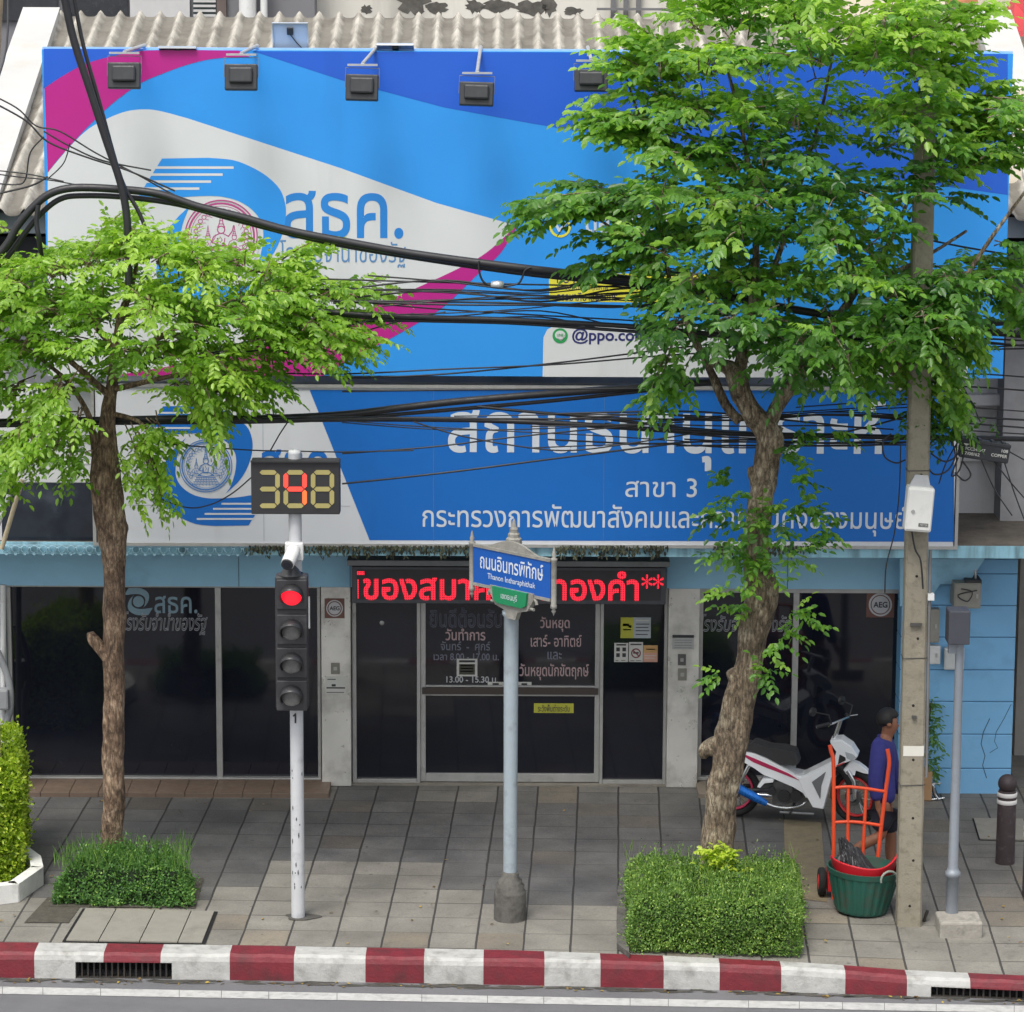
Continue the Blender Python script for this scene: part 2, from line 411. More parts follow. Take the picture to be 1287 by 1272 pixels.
# sidewalk
ANG = -.0325
def tile_material():
    m = bpy.data.materials.new('paving'); m.use_nodes = True; t = m.node_tree; N = t.nodes; L = t.links; b = N['Principled BSDF']
    J = G(717, 1195); Jr = Matrix.Rotation(-ANG, 3, 'Z') @ J
    tsx = 59.6*M_PX_g(1190); tsy = (G(640, 1085).y-G(640, 1192).y)/6
    tc = N.new('ShaderNodeTexCoord'); mp = N.new('ShaderNodeMapping'); mp.vector_type = 'TEXTURE'
    mp.inputs['Location'].default_value = (Jr.x, Jr.y+.04, 0); mp.inputs['Scale'].default_value = (tsx, tsy, 1); L.new(tc.outputs['Object'], mp.inputs['Vector'])
    fl = N.new('ShaderNodeVectorMath'); fl.operation = 'FLOOR'; L.new(mp.outputs[0], fl.inputs[0])
    fr = N.new('ShaderNodeVectorMath'); fr.operation = 'FRACTION'; L.new(mp.outputs[0], fr.inputs[0])
    wn = N.new('ShaderNodeTexWhiteNoise'); wn.noise_dimensions = '3D'; L.new(fl.outputs[0], wn.inputs['Vector'])
    si = N.new('ShaderNodeSeparateXYZ'); L.new(fl.outputs[0], si.inputs[0]); sf = N.new('ShaderNodeSeparateXYZ'); L.new(fr.outputs[0], sf.inputs[0])
    def mth(op, a, b_=None, c_=None):
        n = N.new('ShaderNodeMath'); n.operation = op
        for i, v in enumerate((a, b_, c_)):
            if v is None: continue
            if isinstance(v, (int, float)): n.inputs[i].default_value = v
            else: L.new(v, n.inputs[i])
        return n.outputs[0]
    ix, iy = si.outputs[0], si.outputs[1]
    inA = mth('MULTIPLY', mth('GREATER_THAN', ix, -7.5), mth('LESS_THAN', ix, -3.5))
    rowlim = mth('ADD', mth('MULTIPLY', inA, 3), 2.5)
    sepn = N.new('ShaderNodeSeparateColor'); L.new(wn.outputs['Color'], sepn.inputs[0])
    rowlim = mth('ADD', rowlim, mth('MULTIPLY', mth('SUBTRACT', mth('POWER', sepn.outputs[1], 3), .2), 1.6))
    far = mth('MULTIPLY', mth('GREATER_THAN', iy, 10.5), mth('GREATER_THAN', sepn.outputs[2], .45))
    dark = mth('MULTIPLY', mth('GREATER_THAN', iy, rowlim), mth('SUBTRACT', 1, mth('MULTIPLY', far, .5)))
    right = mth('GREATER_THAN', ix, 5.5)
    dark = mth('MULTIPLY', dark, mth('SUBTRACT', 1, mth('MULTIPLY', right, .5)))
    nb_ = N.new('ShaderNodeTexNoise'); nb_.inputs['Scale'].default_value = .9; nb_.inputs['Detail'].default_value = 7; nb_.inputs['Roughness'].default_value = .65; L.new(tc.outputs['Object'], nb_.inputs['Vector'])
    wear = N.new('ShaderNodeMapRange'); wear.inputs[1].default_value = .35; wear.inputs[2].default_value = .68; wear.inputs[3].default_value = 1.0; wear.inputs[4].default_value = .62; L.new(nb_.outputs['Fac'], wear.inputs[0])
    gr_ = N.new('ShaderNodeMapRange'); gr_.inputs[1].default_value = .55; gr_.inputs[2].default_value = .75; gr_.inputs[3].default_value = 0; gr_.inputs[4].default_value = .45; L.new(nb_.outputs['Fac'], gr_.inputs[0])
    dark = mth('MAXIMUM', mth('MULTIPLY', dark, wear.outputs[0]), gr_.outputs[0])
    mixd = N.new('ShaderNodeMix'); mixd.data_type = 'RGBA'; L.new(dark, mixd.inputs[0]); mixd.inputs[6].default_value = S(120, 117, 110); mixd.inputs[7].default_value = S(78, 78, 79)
    vr = mth('ADD', mth('MULTIPLY', mth('SUBTRACT', sepn.outputs[0], .5), .22), 1)
    n1 = N.new('ShaderNodeTexNoise'); n1.inputs['Scale'].default_value = 2.3; n1.inputs['Detail'].default_value = 6; L.new(tc.outputs['Object'], n1.inputs['Vector'])
    n2 = N.new('ShaderNodeTexNoise'); n2.inputs['Scale'].default_value = 45; n2.inputs['Detail'].default_value = 4; L.new(tc.outputs['Object'], n2.inputs['Vector'])
    vr = mth('MULTIPLY', vr, mth('ADD', .5, mth('MULTIPLY', n1.outputs['Fac'], 1.0)))
    vr = mth('MULTIPLY', vr, mth('ADD', .75, mth('MULTIPLY', n2.outputs['Fac'], .5)))
    sc_ = N.new('ShaderNodeVectorMath'); sc_.operation = 'SCALE'; L.new(mixd.outputs[2], sc_.inputs[0]); L.new(vr, sc_.inputs['Scale'])
    # warm stains on some tiles
    ws = N.new('ShaderNodeMix'); ws.data_type = 'RGBA'; ws.blend_type = 'MULTIPLY'; L.new(mth('MULTIPLY', mth('GREATER_THAN', sepn.outputs[2], .86), mth('MULTIPLY', n1.outputs['Fac'], .8)), ws.inputs[0])
    L.new(sc_.outputs[0], ws.inputs[6]); ws.inputs[7].default_value = (.95, .78, .58, 1)
    # joints: wobbling, wide along the depth, thin across
    wob = mth('MULTIPLY', mth('SUBTRACT', n1.outputs['Fac'], .5), .05)
    jx = mth('LESS_THAN', mth('ABSOLUTE', mth('SUBTRACT', mth('FRACT', mth('ADD', mth('ADD', sf.outputs[0], .5), wob)), .5)), mth('ADD', .012, mth('MULTIPLY', n1.outputs['Fac'], .022)))
    jy = mth('LESS_THAN', mth('ABSOLUTE', mth('SUBTRACT', mth('FRACT', mth('ADD', sf.outputs[1], .5)), .5)), mth('MULTIPLY', sepn.outputs[1], .03))
    jm = mth('MAXIMUM', mth('MULTIPLY', jx, .85), mth('MULTIPLY', jy, .6))
    mj = N.new('ShaderNodeMix'); mj.data_type = 'RGBA'; L.new(jm, mj.inputs[0]); L.new(ws.outputs[2], mj.inputs[6]); mj.inputs[7].default_value = S(34, 33, 33)
    vo = N.new('ShaderNodeTexVoronoi'); vo.inputs['Scale'].default_value = 3.4; L.new(tc.outputs['Object'], vo.inputs['Vector'])
    gum = mth('MULTIPLY', mth('LESS_THAN', vo.outputs['Distance'], mth('MULTIPLY', n1.outputs['Fac'], .11)), .45)
    st_ = N.new('ShaderNodeTexNoise'); st_.inputs['Scale'].default_value = 6; st_.inputs['Detail'].default_value = 8; st_.inputs['Roughness'].default_value = .7; L.new(tc.outputs['Object'], st_.inputs['Vector'])
    sm_ = N.new('ShaderNodeMapRange'); sm_.inputs[1].default_value = .56; sm_.inputs[2].default_value = .72; sm_.inputs[4].default_value = .4; L.new(st_.outputs['Fac'], sm_.inputs[0])
    gm = N.new('ShaderNodeMix'); gm.data_type = 'RGBA'; L.new(mth('MAXIMUM', gum, sm_.outputs[0]), gm.inputs[0]); L.new(mj.outputs[2], gm.inputs[6]); gm.inputs[7].default_value = S(58, 56, 53)
    L.new(gm.outputs[2], b.inputs['Base Color']); b.inputs['Roughness'].default_value = .8
    bp = N.new('ShaderNodeBump'); bp.inputs['Strength'].default_value = .5; bp.inputs['Distance'].default_value = .01
    L.new(mth('SUBTRACT', n2.outputs['Fac'], mth('MULTIPLY', jm, 1.5)), bp.inputs['Height']); L.new(bp.outputs[0], b.inputs['Normal'])
    return m
def M_PX_g(y): return (G(644, y)-G(643, y)).length
paving = tile_material()
mb = MB()
xsK = [BX[0].x-14]+[p.x for p in BX]+[BX[-1].x+14]; ysK = [BX[0].y]+[p.y for p in BX]+[BX[-1].y]; zsK = [BX[0].z]+[p.z for p in BX]+[BX[-1].z]
mb.v = []
rows = [0, .05, .1, .16, .6, 1.0]
cols = []
for x, y, z in zip(xsK, ysK, zsK):
    cols.append([Vector((x, y+.003+(2.0-y)*f*(1 if f < 1 else 1), (z-.003)*max(0, 1-f*6.3)-.003)) for f in rows])
for a, b in zip(cols, cols[1:]):
    for q in range(len(rows)-1): mb.poly([a[q], b[q], b[q+1], a[q+1]], paving)
mb.v = [tuple(Matrix.Rotation(-ANG, 3, 'Z') @ Vector(p)) for p in mb.v]
sw = add('sidewalk', mb, paving, fix=False); sw.rotation_euler = (0, 0, ANG); structure(sw)
# beige tactile strip and drain covers let into the paving
tact = M('tactile', S(122, 112, 90), .85, var=.12, scale=9, bump=.8, bscale=70, dirt=(S(84, 80, 72), .3, 4))
mb = MB(); q = [G(988, 1128), G(1040, 1134), G(1032, 1034), G(985, 1030)]; mb.poly([p+Vector((0, 0, .002)) for p in q], tact)
for i in range(9):
    f = (i+.5)/9
    for e in np.linspace(.12, .88, 4):
        a = q[0].lerp(q[1], e); b2 = q[3].lerp(q[2], e)
    # raised ribs
structure(add('tactile_strip', mb, tact, fix=False))
slab_c = M('drain_slab', S(134, 131, 122), .85, var=.12, scale=3, bump=.4, bscale=60, dirt=(S(88, 85, 80), .4, 3))
def cover(pts, label, splits=()):
    q = [G(*p) for p in pts]; c = (q[0]+q[2])/2; th = thing('drain_cover', c, label, 'drain cover', None)
    mb = MB(); mb.poly([p+Vector((0, 0, .003)) for p in q], black); add('frame', mb, black, th, fix=False)
    inn = [c+(p-c)*.955 for p in q]; mb = MB(); sp = [0]+list(splits)+[1]
    for a, b in zip(sp, sp[1:]):
        g = .004
        r = [inn[0].lerp(inn[1], a+g), inn[0].lerp(inn[1], b-g), inn[3].lerp(inn[2], b-g), inn[3].lerp(inn[2], a+g)]
        mb.prism([p+Vector((0, 0, .0)) for p in r], (0, 0, .014), slab_c)
    add('slab', mb, slab_c, th)
cover([(78, 1184), (258, 1187), (274, 1146), (104, 1142)], 'large pale concrete drain cover set in the paving before the grassy bush', (.24, .54, .82))
cover([(1230, 1056), (1300, 1058), (1287, 1030), (1222, 1029)], 'grey drain cover in the paving behind the brown bollard')

# ================================================================== BUILDING
blue_w = M('blue_wall', S(124, 180, 222), .75, var=.06, scale=1.5, bump=.15, bscale=30, dirt=(S(92, 140, 172), .3, 2))
blue_d = M('blue_beam', S(152, 202, 230), .75, var=.06, scale=1.5, bump=.15, dirt=(S(92, 130, 155), .3, 2))
fasc = M('fascia', S(150, 198, 216), .8, var=.1, scale=4, dirt=(S(46, 48, 46), .62, 7), streak=True)
greyw = M('grey_render', S(208, 208, 209), .85, var=.1, scale=1.2, bump=.2, dirt=(S(84, 82, 80), .4, 1.5), streak=True)
conc = M('slab_top', S(92, 86, 79), .9, var=.25, scale=3, bump=.5, bscale=30, dirt=(S(46, 42, 38), .55, 4))
alu = M('aluminium', S(178, 178, 176), .42, .55, var=.08, scale=6, dirt=(S(120, 118, 114), .25, 8))
steel = M('brushed_steel', S(220, 218, 212), .36, .4, var=.12, scale=1.8, dirt=(S(122, 119, 112), .6, 2.2), rvar=.14)  # blotches in the colour stand for the steel's mottled reflections
glass = M('tinted_glass', (.010, .0115, .019, 1), .05, var=.25, scale=.8, spec=.55, rvar=.02)
wood_t = M('plinth_tile', S(108, 92, 80), .6, var=.12, scale=5, dirt=(S(100, 84, 76), .3, 5))
brown_bar = M('brown_bar', S(64, 56, 52), .5, var=.1)
white_p = M('white_paint', S(214, 215, 214), .5, var=.05, scale=5, dirt=(S(150, 148, 142), .25, 6))
YB = -.15; YC = -1.1
bld = thing('shophouse', (0, 0, 0), 'blue painted shophouse with dark glass front and corrugated roof behind the big signs', 'building')
zs0 = W(1240, 700, YC).z; zs1 = W(1240, 688, YC).z
WY = W(1245, 645, z=zs1).y                                   # upper wall plane
XL, XR = W(-160, 700, YC).x, W(1420, 700, YC).x
mb = MB(); mb.box(XL, XR, YC, WY+.02, zs0, zs1, conc)
add('canopy_slab', mb, conc, bld)
mb = MB(); mb.box(W(-160, 694, YC).x, W(1287+60, 694, YC).x, YC-.02, YC-.002, zs0-.01, zs1+.015, fasc); add('fascia', mb, fasc, bld)
# upper wall with ledges (seen at the right of the signs)
ez = W(30, 270, -.6).z
mb = MB(); mb.box(XL, W(1275, 300, WY).x, WY, WY+.25, zs1, ez-.05, greyw); add('wall', mb, greyw, bld)
mb = MB()
for y0, y1, pr in ((497, 510, .16), (573, 580, .06)):
    x0, x1, z0, z1 = R4(1190, y0, 1420, y1, WY-pr); mb.box(x0-9, x1, WY-pr, WY-.001, z0, z1, greyw)
add('ledge', mb, greyw, bld)
mb = MB(); x0, x1, z0, z1 = R4(1262, 330, 1420, 480, WY-.02); mb.box(x0, x1+.6, WY+.01, WY+.4, z0, z1, greyw)
for k in range(7): mb.box(x0+.06+.12*k, x0+.075+.12*k, WY-.02, WY+.01, z0, z1, black)
o = add('louvre_panel', mb, M('dark_siding', S(82, 82, 84), .8, var=.15, scale=2, dirt=(S(50, 50, 50), .4, 2)), bld)
# left annex above the canopy: white cladding over a dark window band
YA = -.95
clad = M('white_cladding', S(196, 198, 200), .6, var=.05, dirt=(S(150, 150, 150), .3, 2))
mb = MB(); x0, x1, z0, z1 = R4(-160, 486, 128, 606, YA); mb.box(x0, x1, YA, YA+.2, z0, z1, clad)
for k in (530, 556, 582):
    zz = W(60, k, YA).z; mb.box(x0, x1, YA-.006, YA-.0005, zz-.006, zz+.006, greyw)
add('cladding', mb, clad, bld)
mb = MB(); x0, x1, z0, z1 = R4(3, 607, 126, 684, YA); mb.box(x0, x1, YA-.03, YA+.2, z0, z1, M('dark_band', S(38, 44, 54), .16, var=.4, scale=3, dirt=(S(90, 96, 106), .25, 3)))
add('dark_window', mb, None, bld)
mb = MB(); x0, x1, z0, z1 = R4(-160, 607, 2, 684, YA); mb.box(x0, x1, YA, YA+.2, z0, z1, clad); add('cladding', mb, clad, bld)
# beam under the canopy
x0, x1, z0, z1 = R4(-160, 688, 1131, 738, YB); ZBM = z0
mb = MB(); mb.box(x0, x1, YB, YB+.5, z0, zs0-.002, blue_d)
for px in (150, 300, 440, 838, 990): mb.box(W(px, 715, YB).x-.004, W(px, 715, YB).x+.004, YB-.003, YB-.0005, z0, zs0-.004, M('joint', S(80, 112, 132)))
add('beam', mb, blue_d, bld)
# lace trim
mb = MB(); lace = M('lace', S(140, 178, 196), .7, var=.1)
zt = W(150, 685, YC-.05).z; zb = W(150, 697, YC-.05).z; x = W(2, 690, YC-.05).x; xe = W(312, 690, YC-.05).x
mb.box(x, xe, YC-.05, YC-.04, zt-.02, zt, lace)
while x < xe:
    c = Vector((x+.045, YC-.045, zt-.045))
    mb.lathe(c, [(.032, -.006), (.04, -.006), (.04, .006), (.032, .006), (.032, -.006)], 12, lace, 'y')
    mb.lathe(c+Vector((0, 0, -.048)), [(.012, -.005), (.016, -.005), (.016, .005), (.012, .005)], 8, lace, 'y')
    mb.lathe(c+Vector((.045, 0, .01)), [(.0, -.005), (.012, -.005), (.012, .005), (0, .005)], 8, lace, 'y')
    x += .09
add('lace_trim', mb, lace, bld)
# right corner pilaster in blue blocks
YP = -.32
x0, x1, z0, z1 = R4(1131, 700, 1275, 988, YP)
mb = MB(); zz = 0.; first = True
edges = [985-k for k in ()]
gy = [985, 966, 923, 882, 842, 801, 761, 721, 702]
for a, b in zip(gy, gy[1:]):
    za = W(1203, a, YP).z if a != 985 else -.02; zb = W(1203, b, YP).z
    mb.box(x0, x1, YP, YP+.6, za+.004, zb-.004, blue_w, bev=.008)
mb.box(x0+.004, x1-.004, YP+.012, YP+.58, -.02, zs0-.01, M('blue_joint', S(70, 116, 150)))
add('pilaster', mb, blue_w, bld)
mb = MB()
crk = M('crack', S(52, 84, 110), .9)
def ribbon(pts, Y, r, mat):
    P = [W(*p, Y) for p in pts]; mb.tube(P, r, 4, mat)
ribbon([(1244, 903), (1236, 920), (1233, 935), (1238, 950), (1235, 962), (1240, 978)], YP-.001, .004, crk)
ribbon([(1271, 885), (1262, 903), (1252, 920), (1250, 932), (1254, 940), (1244, 946)], YP-.001, .003, crk)
add('crack', mb, crk, bld)
# bracket boards under the canopy by the pilaster
mb = MB()
pts = [W(1131, 702, YP-.25), W(1238, 702, YP-.25), W(1216, 735, YP-.1), W(1182, 734, YP-.1), W(1164, 760, YP-.03), W(1131, 762, YP-.03)]
mb.prism(pts, (0, .04, 0), blue_d); add('bracket_board', mb, blue_d, bld)
# dim interior so glass has something solid behind it: back wall, side walls, floor
dark_in = M('interior', S(60, 60, 62), .9)
mb = MB(); mb.box(XL, W(1131, 800, .5).x, 4.5, 4.7, -.1, zs0, dark_in); mb.box(XL, W(1275, 800, .5).x, .35, WY+.3, zs0-.06, zs0-.004, dark_in)
add('interior_wall', mb, dark_in, bld)
# left shop window
def window(px, mull, Yg=0., glassname='pane'):
    x0, x1, z0, z1 = R4(*px, Yg-.06); f = .045
    fr = MB(); fr.box(x0, x1, Yg-.06, Yg+.04, z1-f, z1, alu, .004); fr.box(x0, x1, Yg-.075, Yg+.04, z0, z0+f*.8, alu, .004)
    fr.box(x0, x0+f, Yg-.058, Yg+.04, z0+f*.8, z1-f, alu, .004); fr.box(x1-f*.7, x1, Yg-.058, Yg+.04, z0+f*.8, z1-f, alu, .004)
    ex = [x0+f]
    for m in mull:
        xm = W(m, (px[1]+px[3])/2, Yg-.06).x; fr.box(xm-.03, xm+.03, Yg-.057, Yg+.04, z0+f*.8, z1-f, alu, .004); ex += [xm-.03, xm+.03]
    ex += [x1-f*.7]
    win = add('window', fr, alu, bld)
    for a, b in zip(ex[::2], ex[1::2]):
        g = MB(); g.box(a, b, Yg, Yg+.012, z0+f*.8, z1-f, glass); add('pane', g, glass, win)
    return win, (x0, x1, z0, z1)
winL, wl = window((10, 733, 403, 981), (275,))
winR, wr = window((877, 740, 1131, 981), (999,))
# blue wall sliver left of the left window
mb = MB(); mb.box(XL, wl[0]-.001, -.1, .3, 0, ZBM, M('left_pier', S(150, 158, 162), .8, var=.12, dirt=(S(100, 104, 106), .4, 3))); add('pier', mb, None, bld)
# plinths
mb = MB(); x0 = W(-160, 990, -.35).x; x1 = W(415, 990, -.35).x
zpl = W(220, 981, -.06).z
n = 16; yf = G(220, 1002).y
for k in range(n):
    a = x0+(x1-x0)*k/n; b = x0+(x1-x0)*(k+1)/n; mb.box(a+.002, b-.002, yf, -.077, -.02, .045, wood_t, .004)
mb.box(x0, x1, -.07, .1, -.01, zpl-.003, wood_t)
add('plinth', mb, wood_t, bld)
mb = MB(); x0 = W(876, 990, -.3).x; x1 = W(1131, 990, -.3).x; mb.box(x0, x1, G(900, 1003).y, .1, -.02, .05, M('plinth_grey', S(122, 112, 100), .8, var=.15, dirt=(S(84, 82, 78), .4, 3)), .01); add('plinth', mb, None, bld)
# steel clad columns
for k, (a, b) in enumerate(((404, 441), (839, 878))):
    x0, x1, z0, z1 = R4(a, 738, b, 991, -.16)
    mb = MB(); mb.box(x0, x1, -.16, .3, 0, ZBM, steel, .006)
    for px in (a+5, b-5):
        for py in (752, 800, 850, 905): p = W(px, py, -.161); mb.lathe(p, [(.007, -.004), (.007, .002)], 8, alu, 'y')
    add('column', mb, steel, bld)
# entrance: sidelights, posts and the double door
ent = MB()
x0, x1, z0, z1 = R4(443, 738, 838, 988, -.05)
P_ = lambda px, Y=-.05: W(px, 870, Y).x
ent.box(P_(443), P_(448), -.06, .04, 0, ZBM, alu, .003); ent.box(P_(834), P_(838), -.06, .04, 0, ZBM, alu, .003)
ent.box(P_(524), P_(528.5), -.06, .04, .0, ZBM, alu, .003); ent.box(P_(754), P_(758), -.06, .04, .0, ZBM, alu, .003)
ent.box(P_(448)+.002, P_(524)-.002, -.055, .04, .0, .045, alu, .003); ent.box(P_(758)+.002, P_(834)-.002, -.055, .04, .0, .045, alu, .003)
ent.box(x0-.02, x1+.02, -.12, .3, -.02, .012, M('threshold', S(120, 116, 108), .8, var=.2, scale=4))
entrance = add('entrance_frame', ent, alu, bld)
for a, b in ((448, 524), (758, 834)):
    g = MB(); g.box(P_(a)+.001, P_(b)-.001, 0, .012, .045, ZBM, glass); add('sidelight', g, glass, entrance)
def doorleaf(a, b):
    d = MB(); xa, xb = P_(a)+.002, P_(b)-.002; zt = ZBM-.01; wd = .05
    zr0, zr1 = W(640, 875, -.05).z, W(640, 862, -.05).z
    d.box(xa, xa+wd, -.04, .02, .02, zt, alu, .003); d.box(xb-wd, xb, -.04, .02, .02, zt, alu, .003)
    d.box(xa+wd, xb-wd, -.038, .02, .02, .105, alu, .003); d.box(xa+wd, xb-wd, -.038, .02, zt-.06, zt, alu, .003)
    d.box(xa+wd, xb-wd, -.045, .02, zr0, zr0+.018, alu, .003); d.box(xa+wd, xb-wd, -.045, .02, zr1-.018, zr1, alu, .003)
    o = add('door', d, alu, bld)
    r = MB(); r.box(xa+wd*.3, xb-wd*.3, -.065, -.046, zr0+.02, zr1-.02, brown_bar, .003); add('push_bar', r, brown_bar, o)
    for z0_, z1_ in ((.105, zr0), (zr1, zt-.06)):
        g = MB(); g.box(xa+wd, xb-wd, -.005, .006, z0_, z1_, glass); add('pane', g, glass, o)
    return o
doorL = doorleaf(528.5, 641); doorR = doorleaf(641, 754)

# roof: corrugated sheets in overlapping rows
rooft = M('roof_tile', S(178, 174, 164), .9, var=.2, scale=2.6, bump=.7, bscale=35, dirt=(S(92, 84, 76), .6, 4))
def roof_trough_shade(x0, per_):  # trough shade and weathering painted into the colour so the crests stand out
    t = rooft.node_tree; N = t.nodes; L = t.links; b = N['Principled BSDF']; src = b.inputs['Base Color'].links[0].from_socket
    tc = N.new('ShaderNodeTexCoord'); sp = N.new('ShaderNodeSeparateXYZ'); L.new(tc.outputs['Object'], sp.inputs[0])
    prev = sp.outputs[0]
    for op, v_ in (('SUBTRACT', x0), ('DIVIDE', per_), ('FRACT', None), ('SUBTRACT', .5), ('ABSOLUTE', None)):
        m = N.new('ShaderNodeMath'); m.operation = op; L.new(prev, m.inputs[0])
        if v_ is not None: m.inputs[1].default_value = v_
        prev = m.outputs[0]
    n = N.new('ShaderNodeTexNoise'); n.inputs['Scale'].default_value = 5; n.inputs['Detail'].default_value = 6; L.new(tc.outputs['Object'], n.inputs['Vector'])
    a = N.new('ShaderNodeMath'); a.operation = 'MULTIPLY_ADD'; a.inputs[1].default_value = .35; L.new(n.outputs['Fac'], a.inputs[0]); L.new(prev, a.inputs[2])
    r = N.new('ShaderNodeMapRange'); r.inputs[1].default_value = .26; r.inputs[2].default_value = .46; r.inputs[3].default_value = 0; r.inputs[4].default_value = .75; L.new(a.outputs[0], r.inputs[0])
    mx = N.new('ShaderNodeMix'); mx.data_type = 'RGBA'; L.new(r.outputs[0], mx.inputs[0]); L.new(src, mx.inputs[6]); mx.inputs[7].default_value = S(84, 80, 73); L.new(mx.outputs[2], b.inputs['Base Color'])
RY0, RY1 = -.55, 5.4
rz0 = W(30, 266, RY0).z; rz1 = W(640, 24, RY1).z
xa, xb = W(-40, 150, 1).x, W(1236, 40, 5.4).x+.1
per = .228; roof_trough_shade(xa, per); ns = 10; nx = int((xb-xa)/per*ns)
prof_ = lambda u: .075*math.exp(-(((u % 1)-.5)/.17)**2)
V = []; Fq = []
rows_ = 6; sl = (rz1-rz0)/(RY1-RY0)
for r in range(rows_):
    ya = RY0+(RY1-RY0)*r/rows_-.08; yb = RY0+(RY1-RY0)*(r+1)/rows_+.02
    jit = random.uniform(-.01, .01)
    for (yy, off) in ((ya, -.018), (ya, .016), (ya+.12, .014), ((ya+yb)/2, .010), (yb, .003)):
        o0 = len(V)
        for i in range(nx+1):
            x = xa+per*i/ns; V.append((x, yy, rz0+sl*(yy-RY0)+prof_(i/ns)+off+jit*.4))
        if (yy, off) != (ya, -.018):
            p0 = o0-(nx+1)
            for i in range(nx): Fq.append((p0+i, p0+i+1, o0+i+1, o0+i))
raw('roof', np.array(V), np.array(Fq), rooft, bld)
for o in bld.children:
    if o.name.startswith('roof'): o.data.polygons.foreach_set('use_smooth', [True]*len(o.data.polygons))
cem = M('parapet_cement', S(184, 184, 182), .85, var=.06, scale=1.5, bump=.15, dirt=(S(176, 170, 158), .35, 2))
def parapet(pxs, wd):
    mb = MB(); (xt, yt), (xb_, yb_) = pxs
    t = W(xt, yt, RY1-.15); b = W(xb_, yb_, RY0-.2)
    q = [t, t+Vector((wd, 0, 0)), b+Vector((wd, 0, 0)), b]
    mb.prism(q, (0, 0, -.16), cem); mb.prism([p+Vector((.06 if i in (0, 3) else -.06, 0, -.161)) for i, p in enumerate(q)], (0, 0, -1.3), greyw)
    add('parapet', mb, cem, bld)
parapet(((29, 9), (-62, 262)), .42); parapet(((1224, 12), (1300, 262)), .42)
# gutter board under the eave
mb = MB(); x0, x1, z0, z1 = R4(-60, 270, 1290, 296, RY0+.1); mb.box(x0, x1, RY0+.1, RY0+.2, z0, z1, M('eave_board', S(150, 156, 160), .7, var=.1)); add('eave_board', mb, None, bld)
mb = MB(); mb.box(xa, xb, RY0+.3, RY1+.2, z0-.2, z0-.05, dark_in); mb.box(xa+.05, xb-.05, RY1+.02, RY1+.2, zs1, rz1-.02, greyw); add('rear_wall', mb, greyw, bld)

# ================================================================== BACKGROUND BUILDINGS
YBK = 10.
def wallbox(name, px, Y, dep, mat, parent, zbot=None):
    x0, x1, z0, z1 = R4(*px, Y); m_ = MB(); m_.box(x0, x1, Y, Y+dep, zbot if zbot is not None else z0, z1, mat); return add(name, m_, mat, parent)
stain = M('stained_wall', S(208, 205, 196), .9, var=.08, scale=.8, bump=.2, dirt=(S(96, 94, 90), .42, .9), streak=True)
gdark = M('grey_building', S(120, 120, 124), .85, var=.1, scale=1, dirt=(S(84, 84, 86), .3, 1))
lgrey = M('pale_panel', S(188, 188, 188), .8, var=.06)
b1 = thing('rear_building', (W(200, 0, YBK).x, YBK, 0), 'grey rear building with dark window bands rising behind the roof ridge at left', 'building')
wallbox('wall', (-80, -160, 395, 60), YBK, 3, gdark, b1, 0)
for px in ((78, -60, 160, 22), (-60, -60, 72, 26)): wallbox('window', px, YBK-.05, .045, M('rear_glass', S(52, 54, 58), .2, var=.2), b1)
wallbox('panel', (163, -70, 238, 40), YBK-.06, .055, lgrey, b1)
wb = wallbox('window', (242, -70, 272, 30), YBK-.04, .035, M('rear_glass2', S(70, 80, 80), .2), b1)
mb = MB()
for k in range(8):
    x0, x1, z0, z1 = R4(243, 2+k*6-20, 271, 5+k*6-20, YBK-.07); mb.box(x0, x1, YBK-.07, YBK-.042, z0, z1, lgrey)
add('louvre', mb, lgrey, wb)
wallbox('panel', (272, -70, 284, 40), YBK-.07, .065, M('brown_trim', S(96, 84, 80)), b1)
for a, b in ((300, 322), (327, 336)):
    mb = MB(); x0, x1, z0, z1 = R4(a, -80, b, 50, YBK-.2); mb.tube([((x0+x1)/2, YBK-.2, z0), ((x0+x1)/2, YBK-.2, z1)], (x1-x0)/2, 12, white_p); add('pipe', mb, white_p, b1)
b2 = thing('rear_building', (W(800, 0, YBK+.5).x, YBK+.5, 0), 'white rear building with black water stains above the corrugated roof', 'building')
wallbox('wall', (396, -200, 900, 60), YBK+.5, 3, stain, b2, 0)
for a in (768, 784, 800):
    mb = MB(); x0, x1, z0, z1 = R4(a, -90, a+6, 40, YBK+.4); mb.box(x0, x1, YBK+.4, YBK+.49, z0, z1, M('grey_pipe', S(110, 110, 112))); add('pipe', mb, None, b2)
mb = MB(); x0, x1, z0, z1 = R4(750, 10, 850, 13, YBK+.35); mb.box(x0, x1, YBK+.3, YBK+.36, z0, z1, M('grey_pipe', S(110, 110, 112))); add('rail', mb, None, b2)
mb = MB()                                              # irregular mould stains on the wall
stn = M('mould', S(86, 84, 80), .95, var=.4, scale=8)
for (cx, cy, rx, ry) in ((520, 2, 20, 18), (548, 10, 16, 8), (596, 8, 12, 10), (625, 7, 22, 9), (668, 10, 26, 10), (690, 6, 10, 14), (460, 12, 8, 6), (720, 14, 14, 5)):
    pts = [W(cx+rx*math.cos(t)*random.uniform(.6, 1.2), cy+ry*math.sin(t)*random.uniform(.6, 1.2), YBK+.497) for t in np.linspace(0, 2*math.pi, 22)[:-1]]
    mb = MB(); mb.poly(pts, stn); add('mould_stain', mb, stn, b2, fix=False)
b3 = thing('rear_building', (W(1060, 0, YBK+1).x, YBK+1, 0), 'cream rear building half hidden by the top of the big tree', 'building')
